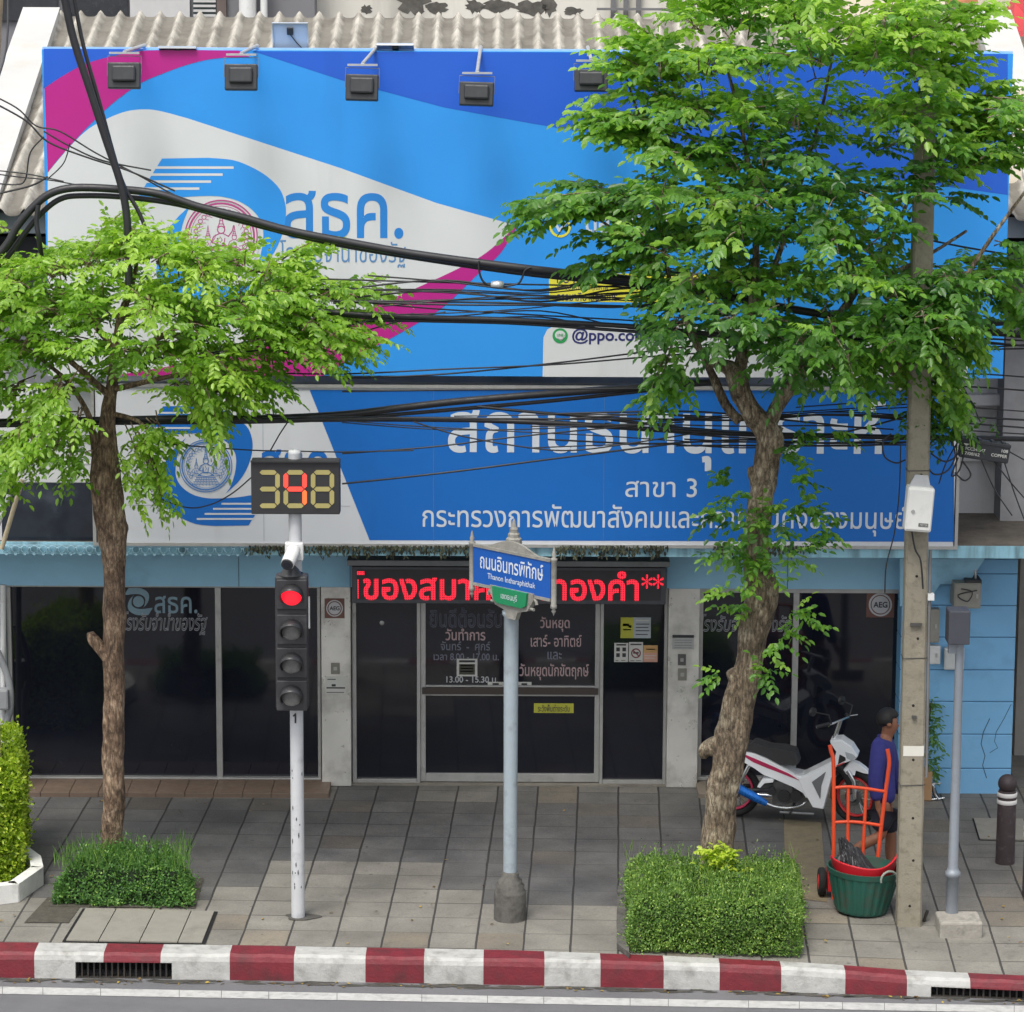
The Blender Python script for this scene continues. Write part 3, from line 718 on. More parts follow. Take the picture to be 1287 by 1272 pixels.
cream = M('cream_wall', S(232, 222, 200), .85, var=.06, scale=1, dirt=(S(170, 160, 146), .3, 1.2))
wallbox('wall', (901, -200, 1190, 60), YBK+1, 3, cream, b3, 0)
wallbox('window', (1000, -60, 1060, 6), YBK+.95, .045, M('rear_glass', S(52, 54, 58), .2, var=.2), b3)
b4 = thing('rear_house', (W(1215, 0, 12).x, 12, 0), 'house with an orange tiled roof peeping out behind the tree at upper right', 'house')
wallbox('wall', (1191, -200, 1290, 60), 13, 2, M('pale_wall', S(214, 208, 196), .85), b4, 0)
otile = M('orange_tile', S(190, 128, 92), .85, var=.2, scale=6, bump=.6, bscale=30)
mb = MB(); mb.prism([W(1192, 6, 11), W(1244, 3, 11), W(1240, -3, 12.9), W(1192, -2, 12.9)], (0, 0, .05), otile); mb.box(W(1192, 5, 11).x, W(1244, 5, 11).x, 11.1, 13, 0, W(1215, 9, 11).z, cream)
add('roof', mb, otile, b4)
b5 = thing('neighbour_building', (W(1330, 500, .2).x, .2, 0), 'tall cream neighbour building at the right edge with a grey lower wall', 'building')
x0 = W(1276, 300, -.2).x
zsp = W(1287, 262, -.2).z
mb = MB(); mb.box(x0, x0+6, .3, .9, zsp, W(1281, 113, .3).z, cream); add('wall', mb, cream, b5)
mb = MB(); mb.box(x0+.02, x0+6, .32, .88, zs1, zsp-.002, M('neighbour_grey', S(158, 158, 160), .85, var=.12, dirt=(S(66, 66, 66), .4, 1.5), streak=True)); add('lower_wall', mb, None, b5)
redr = M('red_roof', S(176, 58, 62), .6, var=.1, scale=3)
mb = MB(); mb.prism([W(1262, 26, 6), W(1283, -8, 6), W(1330, -8, 6), W(1330, 45, 5), W(1276, 46, 5)], (0, .3, .03), redr)
b6 = thing('red_roof_house', (W(1300, 20, 6).x, 6, 0), 'small house with a red roof beyond the right gable parapet', 'house')
mb2 = MB(); mb2.box(W(1268, 40, 6.4).x, W(1400, 40, 6.4).x, 6.4, 9, 0, W(1290, 0, 6.4).z, cream); add('wall', mb2, cream, b6); add('roof', mb, redr, b6)
# alley beside the pilaster
alley = M('alley_wall', S(150, 146, 140), .9, var=.2, scale=1.2, bump=.4, dirt=(S(92, 82, 72), .5, 1.4))
mb = MB(); x0 = W(1278, 850, 1.2).x; mb.box(x0, x0+5, 1.2, 1.4, -.02, zs0, alley); tag(add('alley_wall', mb, alley, loc=(x0, 1.2, 0)), 'grubby grey side wall in the shadow right of the blue pilaster', 'wall')
# ================================================================== BIG SIGNS
Cb = S(46, 146, 230); Cd = S(32, 92, 202); Cm = S(178, 30, 132); Cw = S(206, 209, 212)
def vin(name, col, d=.12, rough=.42): return M(name, col, rough, var=.03, scale=1.2, dirt=(tuple(c*.72 for c in col[:3])+(1,), d, 1.6), streak=True, rvar=.05)
v_blue = vin('vinyl_blue', Cb); v_dark = vin('vinyl_dark', Cd); v_mag = vin('vinyl_magenta', Cm); v_wht = vin('vinyl_white', Cw, .3)
v_yel = vin('vinyl_yellow', S(216, 210, 66)); v_navy = vin('vinyl_navy', S(40, 44, 104)); v_grn = vin('vinyl_green', S(44, 150, 84)); v_txt = vin('letter_white', S(198, 206, 216), .15)
v_b2 = vin('sign_blue', S(4, 100, 186)); v_lb = vin('letter_blue', S(40, 128, 208)); v_lb2 = vin('letter_steelblue', S(92, 136, 184)); v_w2 = vin('sign_white', S(200, 203, 210), .3)
def flat(mb, pts, Y, lay, mat): mb.poly([W(x, y, Y)+Vector((0, -.0012*lay, 0)) for x, y in pts], mat)
def ribb(mb, pts, wd, mat, to, lay):
    """flat stroke of width wd along 2-D points, mapped by to(x,y)"""
    P = [Vector((p[0], p[1])) for p in pts]
    for i in range(len(P)-1):
        d = (P[i+1]-P[i]); l = d.length
        if l < 1e-6: continue
        d /= l; n = Vector((-d.y, d.x))*wd/2; e = d*wd*.25
        q = [P[i]-e-n, P[i+1]+e-n, P[i+1]+e+n, P[i]-e+n]
        mb.poly([to(v.x, v.y)+Vector((0, -.0012*lay-.0002*(i % 3), 0)) for v in q], mat)
SW = [(-380, -530), (-85, -535), (75, -520), (195, -475), (295, -415), (375, -335), (410, -245), (415, -155), (395, -55), (355, 45), (295, 135), (235, 195), (175, 250), (215, 195), (245, 115), (265, 25), (270, -65), (250, -135), (205, -195), (135, -245), (55, -275), (-55, -290), (-255, -282), (-400, -262), (-557, -245)]
def swirl(mb, cx, cy, R, Y, mat, wmat, lay):
    k = R/235.
    for sg in (1, -1):
        pts = SW[:1]+[tuple(p) for p in cr([(x, y, 0) for x, y in SW[1:13]], 4)]+[tuple(p) for p in cr([(x, y, 0) for x, y in SW[13:24]], 4)]+SW[24:]
        P = [(cx+sg*p[0]*k, cy+sg*p[1]*k) for p in pts]
        flat(mb, P, Y, lay, mat)
        for y, xe in ((-472, 80), (-427, 10), (-382, -65), (-337, -140)):
            xs_ = -380-(y+530)*177/285-6
            flat(mb, [(cx+sg*a*k, cy+sg*b*k) for a, b in ((xs_, y-8), (xe, y-8), (xe, y+8), (xs_-8, y+8))], Y, lay+1, wmat)
def seal(mb, cx, cy, R, Y, mat, lay):
    """round crest: double ring, border of little curls, three crowned figures on a stepped pedestal"""
    to = lambda x, y: W(cx+x*R, cy+y*R, Y)
    circ = lambda x, y, r, n=28: [(x+r*math.cos(a), y+r*math.sin(a)) for a in np.linspace(0, 2*math.pi, n+1)]
    ribb(mb, circ(0, 0, .985, 60), .035, mat, to, lay); ribb(mb, circ(0, 0, .90, 60), .055, mat, to, lay); ribb(mb, circ(0, 0, .83, 60), .016, mat, to, lay)
    for i in range(30):
        a = 2*math.pi*i/30
        if math.sin(a) > .72: continue
        ribb(mb, circ(.70*math.cos(a), .70*math.sin(a), .06, 7), .022, mat, to, lay)
        ribb(mb, [(.62*math.cos(a), .62*math.sin(a)), (.56*math.cos(a+.08), .56*math.sin(a+.08))], .016, mat, to, lay)
    for fx, s, y0 in ((0, 1., .0), (-.36, .62, .14), (.36, .62, .14)):
        q = lambda p: [(fx+x*s, y0+y*s) for x, y in p]
        ribb(mb, q(circ(0, -.18, .1, 12)), .03*s, mat, to, lay)
        ribb(mb, q([(-.1, -.25), (-.05, -.34), (-.025, -.5), (0, -.7), (.025, -.5), (.05, -.34), (.1, -.25)]), .026*s, mat, to, lay)
        ribb(mb, q([(-.07, -.34), (.07, -.34)]), .02, mat, to, lay); ribb(mb, q([(-.05, -.43), (.05, -.43)]), .02, mat, to, lay)
        ribb(mb, q([(-.05, -.08), (-.2, 0), (-.27, .16), (-.12, .2), (-.1, .05)]), .028*s, mat, to, lay)
        ribb(mb, q([(.05, -.08), (.2, 0), (.3, -.14), (.34, -.3)]), .028*s, mat, to, lay)
        ribb(mb, q([(-.1, .05), (-.08, .26), (.08, .26), (.1, .05)]), .024*s, mat, to, lay)
        ribb(mb, q([(-.3, .36), (-.1, .24), (.12, .24), (.3, .36), (0, .4), (-.3, .36)]), .03*s, mat, to, lay)
        ribb(mb, q([(-.03, .0), (.03, .1), (-.03, .18)]), .018, mat, to, lay)
    for i, y in enumerate((.44, .52, .6, .69)):
        h = .36+.05*i; ribb(mb, [(-h, y), (h, y)], .024, mat, to, lay)
        for k in range(9): x = -h+2*h*k/8; ribb(mb, [(x, y), (x+.03, y+.055)], .016, mat, to, lay)
# --- billboard
Y1 = -1.2
bb = thing('billboard', (W(640, 472, Y1).x, Y1, W(640, 472, Y1).z), 'huge blue, white and magenta billboard below the corrugated roof, over the long blue sign', 'billboard')
x0, x1, z0, z1 = R4(57, 65, 1267, 473, Y1)
mb = MB(); mb.box(x0, x1, Y1, Y1+.1, z0, z1, v_blue)
TL = [(57, 62)]
darkc = [(318, 62), (430, 101), (558, 135), (667, 155), (744, 168), (1000, 208), (1266, 245), (1266, 68.2)]
def clampx(P): return P
flat(mb, [(55, 111), (78, 96), (111, 79), (159, 66), (185, 61.8), (55, 61.2)], Y1, 2, v_dark)
flat(mb, [(318, 64.4), (430, 101), (558, 135), (667, 155), (744, 168), (1000, 208), (1266.5, 245), (1266.5, 68)], Y1, 1, v_dark)
inner = [(314, 71), (270, 73.6), (236.5, 81), (203, 93), (176, 105), (145, 127), (125, 145), (101, 169), (74, 199), (60, 217)]
outer = [(56, 111), (78, 96), (111, 79), (159, 67), (200, 63), (300, 63.5)]
sm = lambda P, n=5: [(p[0], p[1]) for p in cr([(x, y, 0) for x, y in P], n)]
flat(mb, sm(outer)+sm(inner), Y1, 2, v_mag)
wt = sm([(60, 217), (88, 184), (111.5, 162), (135, 149), (159, 140), (182.5, 137.5), (203, 140), (236.5, 149)])+[(338, 182), (430, 212), (548, 255), (649, 283.5)]
mt = sm([(649, 283.5), (612, 317), (575, 338), (514, 366), (440, 396), (350, 426), (270, 449), (180, 466), (140, 472.2)])
flat(mb, wt+mt+[(60, 472.2)], Y1, 1, v_wht)
mlow = sm([(405, 472.6), (446, 449), (484, 429), (525, 406), (558, 385), (599, 346), (629, 318), (650, 284)])
flat(mb, mt+mlow, Y1, 2, v_mag)
flat(mb, [(682, 473.5), (683, 424), (688, 414), (700, 408), (1216, 411), (1216, 475.2)], Y1, 1, v_wht)
flat(mb, [(690, 343), (905, 345), (905, 381), (690, 379)], Y1, 1, v_yel)
add('panel', mb, v_blue, bb, fix=False)
mb = MB(); swirl(mb, 278, 303, 46, Y1, v_blue, v_wht, 3); add('logo', mb, v_blue, bb, fix=False)
mb = MB()
flat(mb, [(278+48*math.cos(a), 303+48*math.sin(a)) for a in np.linspace(0, 2*math.pi, 49)[:-1]], Y1, 5, v_wht)
seal(mb, 278, 297, 46, Y1, vin('seal_pink', S(176, 74, 132)), 6); add('seal', mb, v_mag, bb, fix=False)
letter('lettering', 'สธค.', (356, 240, 507, 300), Y1-.003, v_lb, bb, bold=.012)
letter('lettering', 'โรงรับจำนำของรัฐ', (352, 302, 510, 336), Y1-.003, v_lb2, bb)
letter('lettering', 'ISO 9001:2015', (700, 347, 764, 356), Y1-.003, v_navy, bb, bold=.012)
letter('lettering', 'ระบบบริหารงานคุณภาพ', (700, 358.5, 764, 366), Y1-.003, v_navy, bb)
letter('lettering', 'ธรรมาภิบาลองค์กร', (700, 367.5, 776, 378), Y1-.003, v_navy, bb, bold=.01)
letter('lettering', '@ppo.connect', (719, 413, 845, 433), Y1-.003, v_navy, bb, bold=.02)
letter('lettering', 'ดอกเบี้ยต่ำ', (736, 262, 850, 293), Y1-.003, v_txt, bb, bold=.02)
mb = MB(); to = lambda x, y: W(x, y, Y1); arc = lambda cx, cy, r, a0, a1, n=24: [(cx+r*math.cos(a), cy+r*math.sin(a)) for a in np.linspace(a0, a1, n)]
ribb(mb, arc(704, 285, 12, -.4, 5.0), 3, v_yel, to, 3); ribb(mb, [(698, 281), (703, 290), (717, 273)], 3.4, v_txt, to, 4); add('check_mark', mb, v_yel, bb, fix=False)
mb = MB(); flat(mb, arc(704, 422, 9.6, 0, 6.19, 30), Y1, 3, v_grn); flat(mb, [(704+6.6*math.cos(a), 421+5.6*math.sin(a)) for a in np.linspace(0, 6.1, 24)]+[(705.5, 428.6)], Y1, 4, v_wht)
add('chat_logo', mb, v_grn, bb, fix=False); letter('lettering', 'LINE', (700, 419.3, 708, 422.7), Y1-.008, v_grn, bb, bold=.02)
# rails and struts behind the panel, bright top edge
mb = MB(); mb.box(x0-.01, x1+.01, Y1+.1, Y1+.17, z1-.05, z1+.02, M('frame_pale', S(150, 186, 226), .5)); mb.box(x0, x1, Y1+.101, Y1+.16, z0, z0+.06, alu)
k = x0+.3
while k < x1: mb.box(k, k+.05, Y1+.102, Y1+.155, z0+.06, z1-.05, alu); mb.box(k, k+.04, Y1+.155, WY, (z0+z1)/2, (z0+z1)/2+.04, alu); mb.box(k, k+.04, Y1+.155, WY, z0+.1, z0+.14, alu); k += 1.4
add('frame', mb, alu, bb)
# --- long sign
Y2 = -1.14
s2 = thing('shop_sign', (W(660, 684, Y2).x, Y2, W(660, 684, Y2).z), 'long blue and white sign board with white Thai lettering resting on the canopy edge', 'sign')
x0, x1, z0, z1 = R4(121, 488, 1201, 684, Y2)
mb = MB(); mb.box(x0, x1, Y2, Y2+.16, z0, z1, v_w2)
flat(mb, [(389, 490), (1199, 491), (1199, 681), (464.5, 679)], Y2, 1, v_b2)
for px in (330, 545, 760, 975): a = W(px, 490, Y2); b = W(px, 680, Y2); mb.box(a.x-.0015, a.x+.0015, Y2-.0022, Y2-.0016, b.z, a.z, M('seam', S(90, 120, 150)))
a = W(200, 635, Y2); mb.box(x0, W(440, 635, Y2).x, Y2-.0018, Y2-.0005, a.z-.002, a.z+.002, M('seam_grey', S(150, 150, 156)))
add('panel', mb, v_w2, s2, fix=False)
mb = MB(); t = .03
mb.box(x0-.01, x1+.01, Y2-.02, Y2+.17, z1, z1+t, alu); mb.box(x0-.01, x1+.01, Y2-.02, Y2+.17, z0-t, z0, alu)
mb.box(x0-.012-t, x0-.01, Y2-.02, Y2+.17, z0-t, z1+t, alu); mb.box(x1+.01, x1+.01+t, Y2-.02, Y2+.17, z0-t, z1+t, alu); add('frame', mb, alu, s2)
mb = MB(); swirl(mb, 258.7, 585.5, 33.2, Y2, v_b2, v_w2, 2); add('logo', mb, v_b2, s2, fix=False)
mb = MB(); seal(mb, 258.7, 585.5, 33.2, Y2, vin('seal_blue', S(70, 122, 186)), 4); add('seal', mb, v_b2, s2, fix=False)
letter('lettering', 'สธค.', (327, 565, 425, 606), Y2-.003, v_b2, s2, bold=.012)
letter('lettering', 'สถานธนานุเคราะห์', (563, 502, 1112, 592), Y2-.003, v_txt, s2, bold=.012)
letter('lettering', 'สาขา 3', (786, 601, 876, 625), Y2-.003, v_txt, s2, bold=.004)
letter('lettering', 'กระทรวงการพัฒนาสังคมและความมั่นคงของมนุษย์', (531, 632, 1141, 673), Y2-.003, v_txt, s2, bold=.006)
# --- LED board
Y3 = -.5
led = thing('led_sign', (W(640, 758, Y3).x, Y3, W(640, 758, Y3).z), 'black moving message board with glowing red Thai letters above the glass door', 'sign')
x0, x1, z0, z1 = R4(442, 713, 837, 759, Y3)
ledk = M('led_black', S(52, 50, 54), .55, var=.1); rim = M('led_rim', S(72, 74, 80), .5)
mb = MB(); mb.box(x0, x1, Y3, Y3+.16, z0, z1, rim, .006); mb.box(x0+.05, x1-.05, Y3-.004, Y3-.001, z0+.04, z1-.03, ledk)
add('housing', mb, rim, led)
mb = MB(); a0, a1, b0, b1 = R4(436, 705, 842, 712, Y3-.05); mb.box(a0, a1, Y3-.05, YB-.002, b0, b1, M('zinc', S(120, 124, 126), .5, .4, var=.1), .004); add('rain_cap', mb, None, led)
mr = bpy.data.materials.new('led_red'); mr.use_nodes = True; N = mr.node_tree.nodes; L = mr.node_tree.links; bs = N['Principled BSDF']
bs.inputs['Base Color'].default_value = S(120, 20, 24); bs.inputs['Emission Color'].default_value = (1, .02, .05, 1)
tc = N.new('ShaderNodeTexCoord'); sp = N.new('ShaderNodeSeparateXYZ'); L.new(tc.outputs['Object'], sp.inputs[0]); prv = None
for ax in (0, 2):
    m_ = N.new('ShaderNodeMath'); m_.operation = 'MULTIPLY'; m_.inputs[1].default_value = 2*math.pi/.0225; L.new(sp.outputs[ax], m_.inputs[0])
    c_ = N.new('ShaderNodeMath'); c_.operation = 'COSINE'; L.new(m_.outputs[0], c_.inputs[0])
    if prv is None: prv = c_
    else:
        ad = N.new('ShaderNodeMath'); ad.operation = 'ADD'; L.new(prv.outputs[0], ad.inputs[0]); L.new(c_.outputs[0], ad.inputs[1]); prv = ad
mrg = N.new('ShaderNodeMapRange'); mrg.inputs[1].default_value = -1; mrg.inputs[2].default_value = .6; mrg.inputs[3].default_value = .25; mrg.inputs[4].default_value = 1.0; L.new(prv.outputs[0], mrg.inputs[0]); L.new(mrg.outputs[0], bs.inputs['Emission Strength'])
letter('lettering', 'ของสมาคมค้าทองคำ', (456, 715, 803, 755), Y3-.006, mr, led, bold=.022)
letter('lettering', '**', (806, 722, 834, 740), Y3-.006, mr, led, bold=.006)
mb = MB(); ra = R4(449, 718, 458, 722.5, Y3); mb.box(ra[0], ra[1], Y3-.007, Y3-.005, ra[2], ra[3], mr); ra = R4(449.5, 728, 451, 752, Y3); mb.box(ra[0], ra[1], Y3-.007, Y3-.005, ra[2], ra[3], mr); add('lettering', mb, mr, led)

# --- lettering and notices on the glass
g_txt = M('glass_letter', S(120, 146, 160), .5); g_out = M('glass_outline', S(178, 180, 184), .5); g_pink = M('glass_pink', S(176, 150, 152), .5); g_dim = M('glass_dim', S(112, 114, 128), .5)
def on(px, Yg=-.002): return px
mb = MB(); swirl(mb, 174, 756, 7.6, -.001, g_txt, g_txt, 1); flat(mb, arc(174, 756, 7, 0, 6.19, 24), -.001, 3, g_txt); add('logo', mb, g_txt, winL, fix=False)
letter('lettering', 'สธค.', (194, 749, 248, 771), -.003, g_txt, winL, bold=.01)
letter('lettering', 'โรงรับจำนำของรัฐ', (155, 769, 261, 798), -.003, g_out, winL, bold=-.004, shear=.25, outline=.018)
letter('lettering', 'โรงรับจำนำของรัฐ', (880, 772, 996, 799), -.003, g_out, winR, shear=.25, outline=.018)
YD = -.007
letter('lettering', 'ยินดีต้อนรับ', (540, 763, 631, 789), YD, g_dim, doorL, outline=.022)
letter('lettering', 'วันทำการ', (560, 790, 610, 805), YD, g_pink, doorL, bold=.015)
letter('lettering', 'จันทร์  -  ศุกร์', (554, 806, 616, 821), YD, g_dim, doorL, bold=.01)
letter('lettering', 'เวลา 8.00 - 17.00 น.', (545, 821, 627, 830), YD, g_dim, doorL, bold=.015)
letter('lettering', '13.00 - 15.30 น.', (561, 850, 626, 858), YD, g_out, doorL, bold=.015)
letter('lettering', 'วันหยุด', (679, 775, 716, 794), YD, g_pink, doorR, bold=.015)
letter('lettering', 'เสาร์- อาทิตย์', (667, 798, 731, 813), YD, g_pink, doorR, bold=.01)
letter('lettering', 'และ', (688, 819, 706, 829), YD, g_dim, doorR, bold=.01)
letter('lettering', 'วันหยุดนักขัตฤกษ์', (653, 834, 740, 855), YD, g_pink, doorR, bold=.015)
paper = M('paper', S(196, 196, 190), .7, var=.05); inkk = M('ink', S(50, 50, 54), .7)
def notice(px, Y, parent, mat, lines=(), th=.002, label=None):
    x0, x1, z0, z1 = R4(*px, Y); mb = MB(); mb.box(x0, x1, Y-th, Y, z0, z1, mat)
    for (u0, v0, u1, v1, m_) in lines: mb.box(x0+(x1-x0)*u0, x0+(x1-x0)*u1, Y-th-.0012, Y-th-.0002, z1-(z1-z0)*v1, z1-(z1-z0)*v0, m_)
    o = add('notice', mb, mat, parent)
    if label: o['label'] = label
    return o
rowsn = lambda n, a=.1, b=.9, m_=inkk: [(a, .1+.8*i/n, b-.15*(i % 2), .1+.8*(i+.45)/n, m_) for i in range(n)]
notice((574, 828, 600, 850), YD, doorL, paper, [(.12, .3, .88, .9, M('notice_dark', S(66, 66, 58)))]+[(.18, .36+.16*i, .8, .42+.16*i, paper) for i in range(3)]+[(.12, .08, .88, .2, inkk)])
notice((613, 857, 633, 863), YD, doorL, paper, [(.3, .25, .7, .8, inkk)]); notice((650, 857, 668, 863), YD, doorR, paper, [(.3, .25, .7, .8, inkk)])
yel = M('notice_yellow', S(176, 176, 60), .6)
notice((671, 884, 721, 896), YD, doorR, yel, label='small yellow warning notice'); letter('lettering', 'ระวังพื้นต่างระดับ', (676, 885.5, 716, 894.5), YD-.004, inkk, doorR, bold=.01)
notice((780, 776, 818, 802), -.001, entrance, M('notice_grey', S(164, 172, 176), .5), [(0, 0, .42, 1, yel), (.5, .12, .95, .18, paper), (.5, .3, .95, .34, inkk), (.5, .46, .92, .5, inkk), (.5, .62, .95, .66, inkk), (.5, .8, .9, .84, inkk), (.07, .3, .28, .42, inkk), (.26, .38, .36, .5, inkk), (.08, .56, .34, .62, inkk)], label='yellow and grey notice with a camera symbol')
notice((772, 808, 789.5, 832), -.001, entrance, paper, [(.15, .06, .85, .14, inkk)]+[(a, b, a+.26, b+.2, inkk) for a in (.14, .58) for b in (.24, .54)]+[(.1, .9, .3, .93, inkk), (.5, .9, .8, .93, inkk)])
ns = notice((790.5, 807, 808, 832), -.001, entrance, paper, [(.1, .08, .9, .15, inkk), (.3, .5, .7, .58, inkk), (.1, .92, .4, .95, inkk), (.5, .92, .9, .95, inkk)], label='white notice with a no smoking symbol')
mb = MB(); to0 = lambda x, y: W(x, y, -.004); ribb(mb, arc(799.3, 821, 5.4, 0, 6.3, 24), 1.5, M('prohibit', S(120, 52, 60)), to0, 1); ribb(mb, [(795.6, 817.4), (803, 824.6)], 1.4, M('prohibit', S(120, 52, 60)), to0, 3); add('symbol', mb, None, ns, fix=False)
notice((808.5, 811, 826.5, 832), -.001, entrance, M('notice_peach', S(196, 150, 132)), [(0, 0, 1, .45, M('notice_orange', S(186, 148, 96))), (.2, .2, .8, .27, inkk), (.1, .6, .9, .64, paper), (.1, .75, .8, .79, paper)])
mb = MB(); mb.lathe(W(480, 783, -.002), [(.0, -.004), (.022, -.003), (.024, 0)], 14, alu, 'y'); add('suction_hook', mb, alu, entrance)
aegb = M('sticker_brown', S(110, 74, 64), .5)
def aeg(px, parent, Y):
    x0, x1, z0, z1 = R4(*px, Y); cx, cy = (px[0]+px[2])/2, (px[1]+px[3])/2; r = (px[2]-px[0])*.42
    mb = MB(); mb.box(x0, x1, Y-.002, Y, z0, z1, aegb); flat(mb, arc(cx, cy, r, 0, 6.19, 30), Y-.003, 1, M('sticker_white', S(190, 190, 192)))
    ribb(mb, arc(cx, cy, r*.8, 0, 6.3, 30), 1.2, aegb, lambda a, b: W(a, b, Y-.003), 3)
    text_mb(mb, 'AEG', R4(cx-r*.6, cy-r*.25, cx+r*.6, cy+r*.25, Y-.006), inkk, bold=.02, mx=Matrix.Translation((0, Y-.0085, 0)))
    add('sticker', mb, aegb, parent, fix=False)
cols_ = [o for o in bld.children if o.name.startswith('column')]
aeg((408, 752, 433, 777), cols_[0], -.163); aeg((1089, 744, 1124, 776), winR, -.002)
notice((409, 850, 435, 872), -.162, cols_[0], paper, [(.05, .62, .95, .7, inkk), (.3, .45, .5, .58, inkk), (.05, .9, .9, .94, inkk), (.1, .15, .5, .2, inkk)])
def switch(px, parent, Y, m_):
    x0, x1, z0, z1 = R4(*px, Y); mb = MB(); mb.box(x0, x1, Y-.012, Y, z0, z1, m_, .003); mb.box(x0+(x1-x0)*.3, x1-(x1-x0)*.3, Y-.02, Y-.0125, z0+(z1-z0)*.35, z1-(z1-z0)*.35, alu); add('switch_plate', mb, m_, parent)
swm = M('switch', S(128, 126, 116), .5)
switch((416, 833, 427, 847), cols_[0], -.162, swm); switch((852, 822, 862, 836), cols_[1], -.162, M('switch_dark', S(84, 84, 82), .5)); switch((852, 840, 863, 855), cols_[1], -.162, swm)
notice((845, 798, 872, 816), -.162, cols_[1], M('notice_steel', S(170, 172, 170)), [(0, 0, 1, .2, inkk)]+[(.1, .34+.18*i, .9, .38+.18*i, M('ink_soft', S(120, 120, 120))) for i in range(4)])

# ================================================================== FLOODLIGHTS AND SOLAR PANELS
pl_blk = M('plastic_black', S(46, 48, 52), .5, var=.12, scale=8, dirt=(S(74, 74, 74), .2, 6)); galv = M('galvanised', S(196, 198, 200), .4, .6, var=.1, scale=9)
ztop = W(600, 66, Y1).z
def floodlight(cx, cy, label, arm, w_=41, h_=33, tilt=0.):
    Yf = -1.75; c = W(cx, cy, Yf); t = thing('floodlight', c, label, 'floodlight', 'floodlights along the top of the billboard')
    s = M_PX(Yf, cy); hw, hh = w_*s/2, h_*s/2
    rot = Matrix.Translation(c) @ Matrix.Rotation(math.radians(-12), 4, 'X') @ Matrix.Rotation(tilt, 4, 'Y')
    mb = MB(); mb.box(-hw, hw, -.02, .05, -hh, hh, pl_blk, .012); mb.box(-hw*.72, hw*.72, -.06, -.021, -hh*.5, hh*.72, pl_blk, .018)
    for e in (-.5, -.25, 0, .25, .5): mb.box(e*hw-.006, e*hw+.006, -.068, -.0605, -hh*.4, hh*.6, pl_blk) if abs(e) > .9 else None
    mb.xf(rot); add('housing', mb, pl_blk, t)
    mb = MB(); mb.box(-hw*.86, hw*.86, .051, .056, -hh*.84, hh*.84, M('lamp_glass', S(150, 150, 140), .1)); mb.xf(rot); add('lens', mb, None, t)
    mb = MB(); p = [rot @ Vector(v) for v in ((-hw*1.03, .01, -.0), (-hw*1.03, .01, hh*1.5), (hw*1.03, .01, hh*1.5), (hw*1.03, .01, 0))]; mb.tube(p, .0045, 5, M('yoke_grey', S(110, 114, 120), .5)); add('yoke', mb, None, t)
    top = rot @ Vector((0, .01, hh*1.5)); root_ = Vector((c.x+arm, Y1+.12, ztop+.05)); mid = Vector((top.x, top.y, top.z+.02))
    mb = MB(); mb.box(mid.x-.14, mid.x+.14, mid.y-.02, mid.y+.02, mid.z, mid.z+.018, galv); mb.tube([mid+Vector((0, 0, .02)), root_], .018, 6, galv); add('arm', mb, galv, t)
floodlight(156, 95, 'black floodlight at the left end of the billboard, over the magenta arc', .12)
floodlight(303, 97, 'black floodlight second from the left, where magenta meets blue on the billboard', .1)
floodlight(455, 110, 'black floodlight on a slanting arm, just left of the lowest one', .12, tilt=.02)
floodlight(599, 118, 'black floodlight hanging lowest of the row, on the dark blue edge', .03, 43, 30, tilt=.03)
floodlight(743, 101, 'black floodlight just left of the big tree crown', -.02, 42, 28)
floodlight(1180, 105, 'black floodlight half hidden by leaves near the right end of the billboard', 0, 40, 30)
def solar(px, label, tilt):
    Ys = -.95; x0, x1, z0, z1 = R4(*px, Ys); t = thing('solar_panel', ((x0+x1)/2, Ys, z0), label, 'solar panel', 'solar panels on the billboard top')
    base = Matrix.Translation(((x0+x1)/2, Ys, z0)) @ Matrix.Rotation(math.radians(tilt), 4, 'X'); hw = (x1-x0)/2; H = .3
    mb = MB(); mb.box(-hw, hw, 0, .012, 0, H, M('panel_back', S(176, 190, 208), .4, var=.06)); mb.xf(base); add('panel', mb, None, t)
    mb = MB()
    for b_ in ((-hw, -hw+.012, 0, H), (hw-.012, hw, 0, H), (-hw+.012, hw-.012, 0, .012), (-hw+.012, hw-.012, H-.012, H)): mb.box(b_[0], b_[1], -.01, -.0005, b_[2], b_[3], galv)
    mb.xf(base); add('frame', mb, galv, t)
    mb = MB(); mb.box(-.03, .03, -.025, -.001, H*.62, H*.85, pl_blk, .004); mb.tube([(0, -.01, H*.62), (.06, -.014, H*.35), (hw*.8, -.012, H*.06)], .005, 5, pl_blk); mb.xf(base); add('junction_box', mb, pl_blk, t)
solar((343, 39, 388, 66), 'small solar panel standing upright on the billboard top, its pale back to the street', 20)
solar((475, 57, 521, 68), 'small solar panel lying low on the billboard top, above two floodlights', 70)
solar((203, 60, 250, 65), 'small solar panel lying nearly flat on the billboard top at the left', 80)
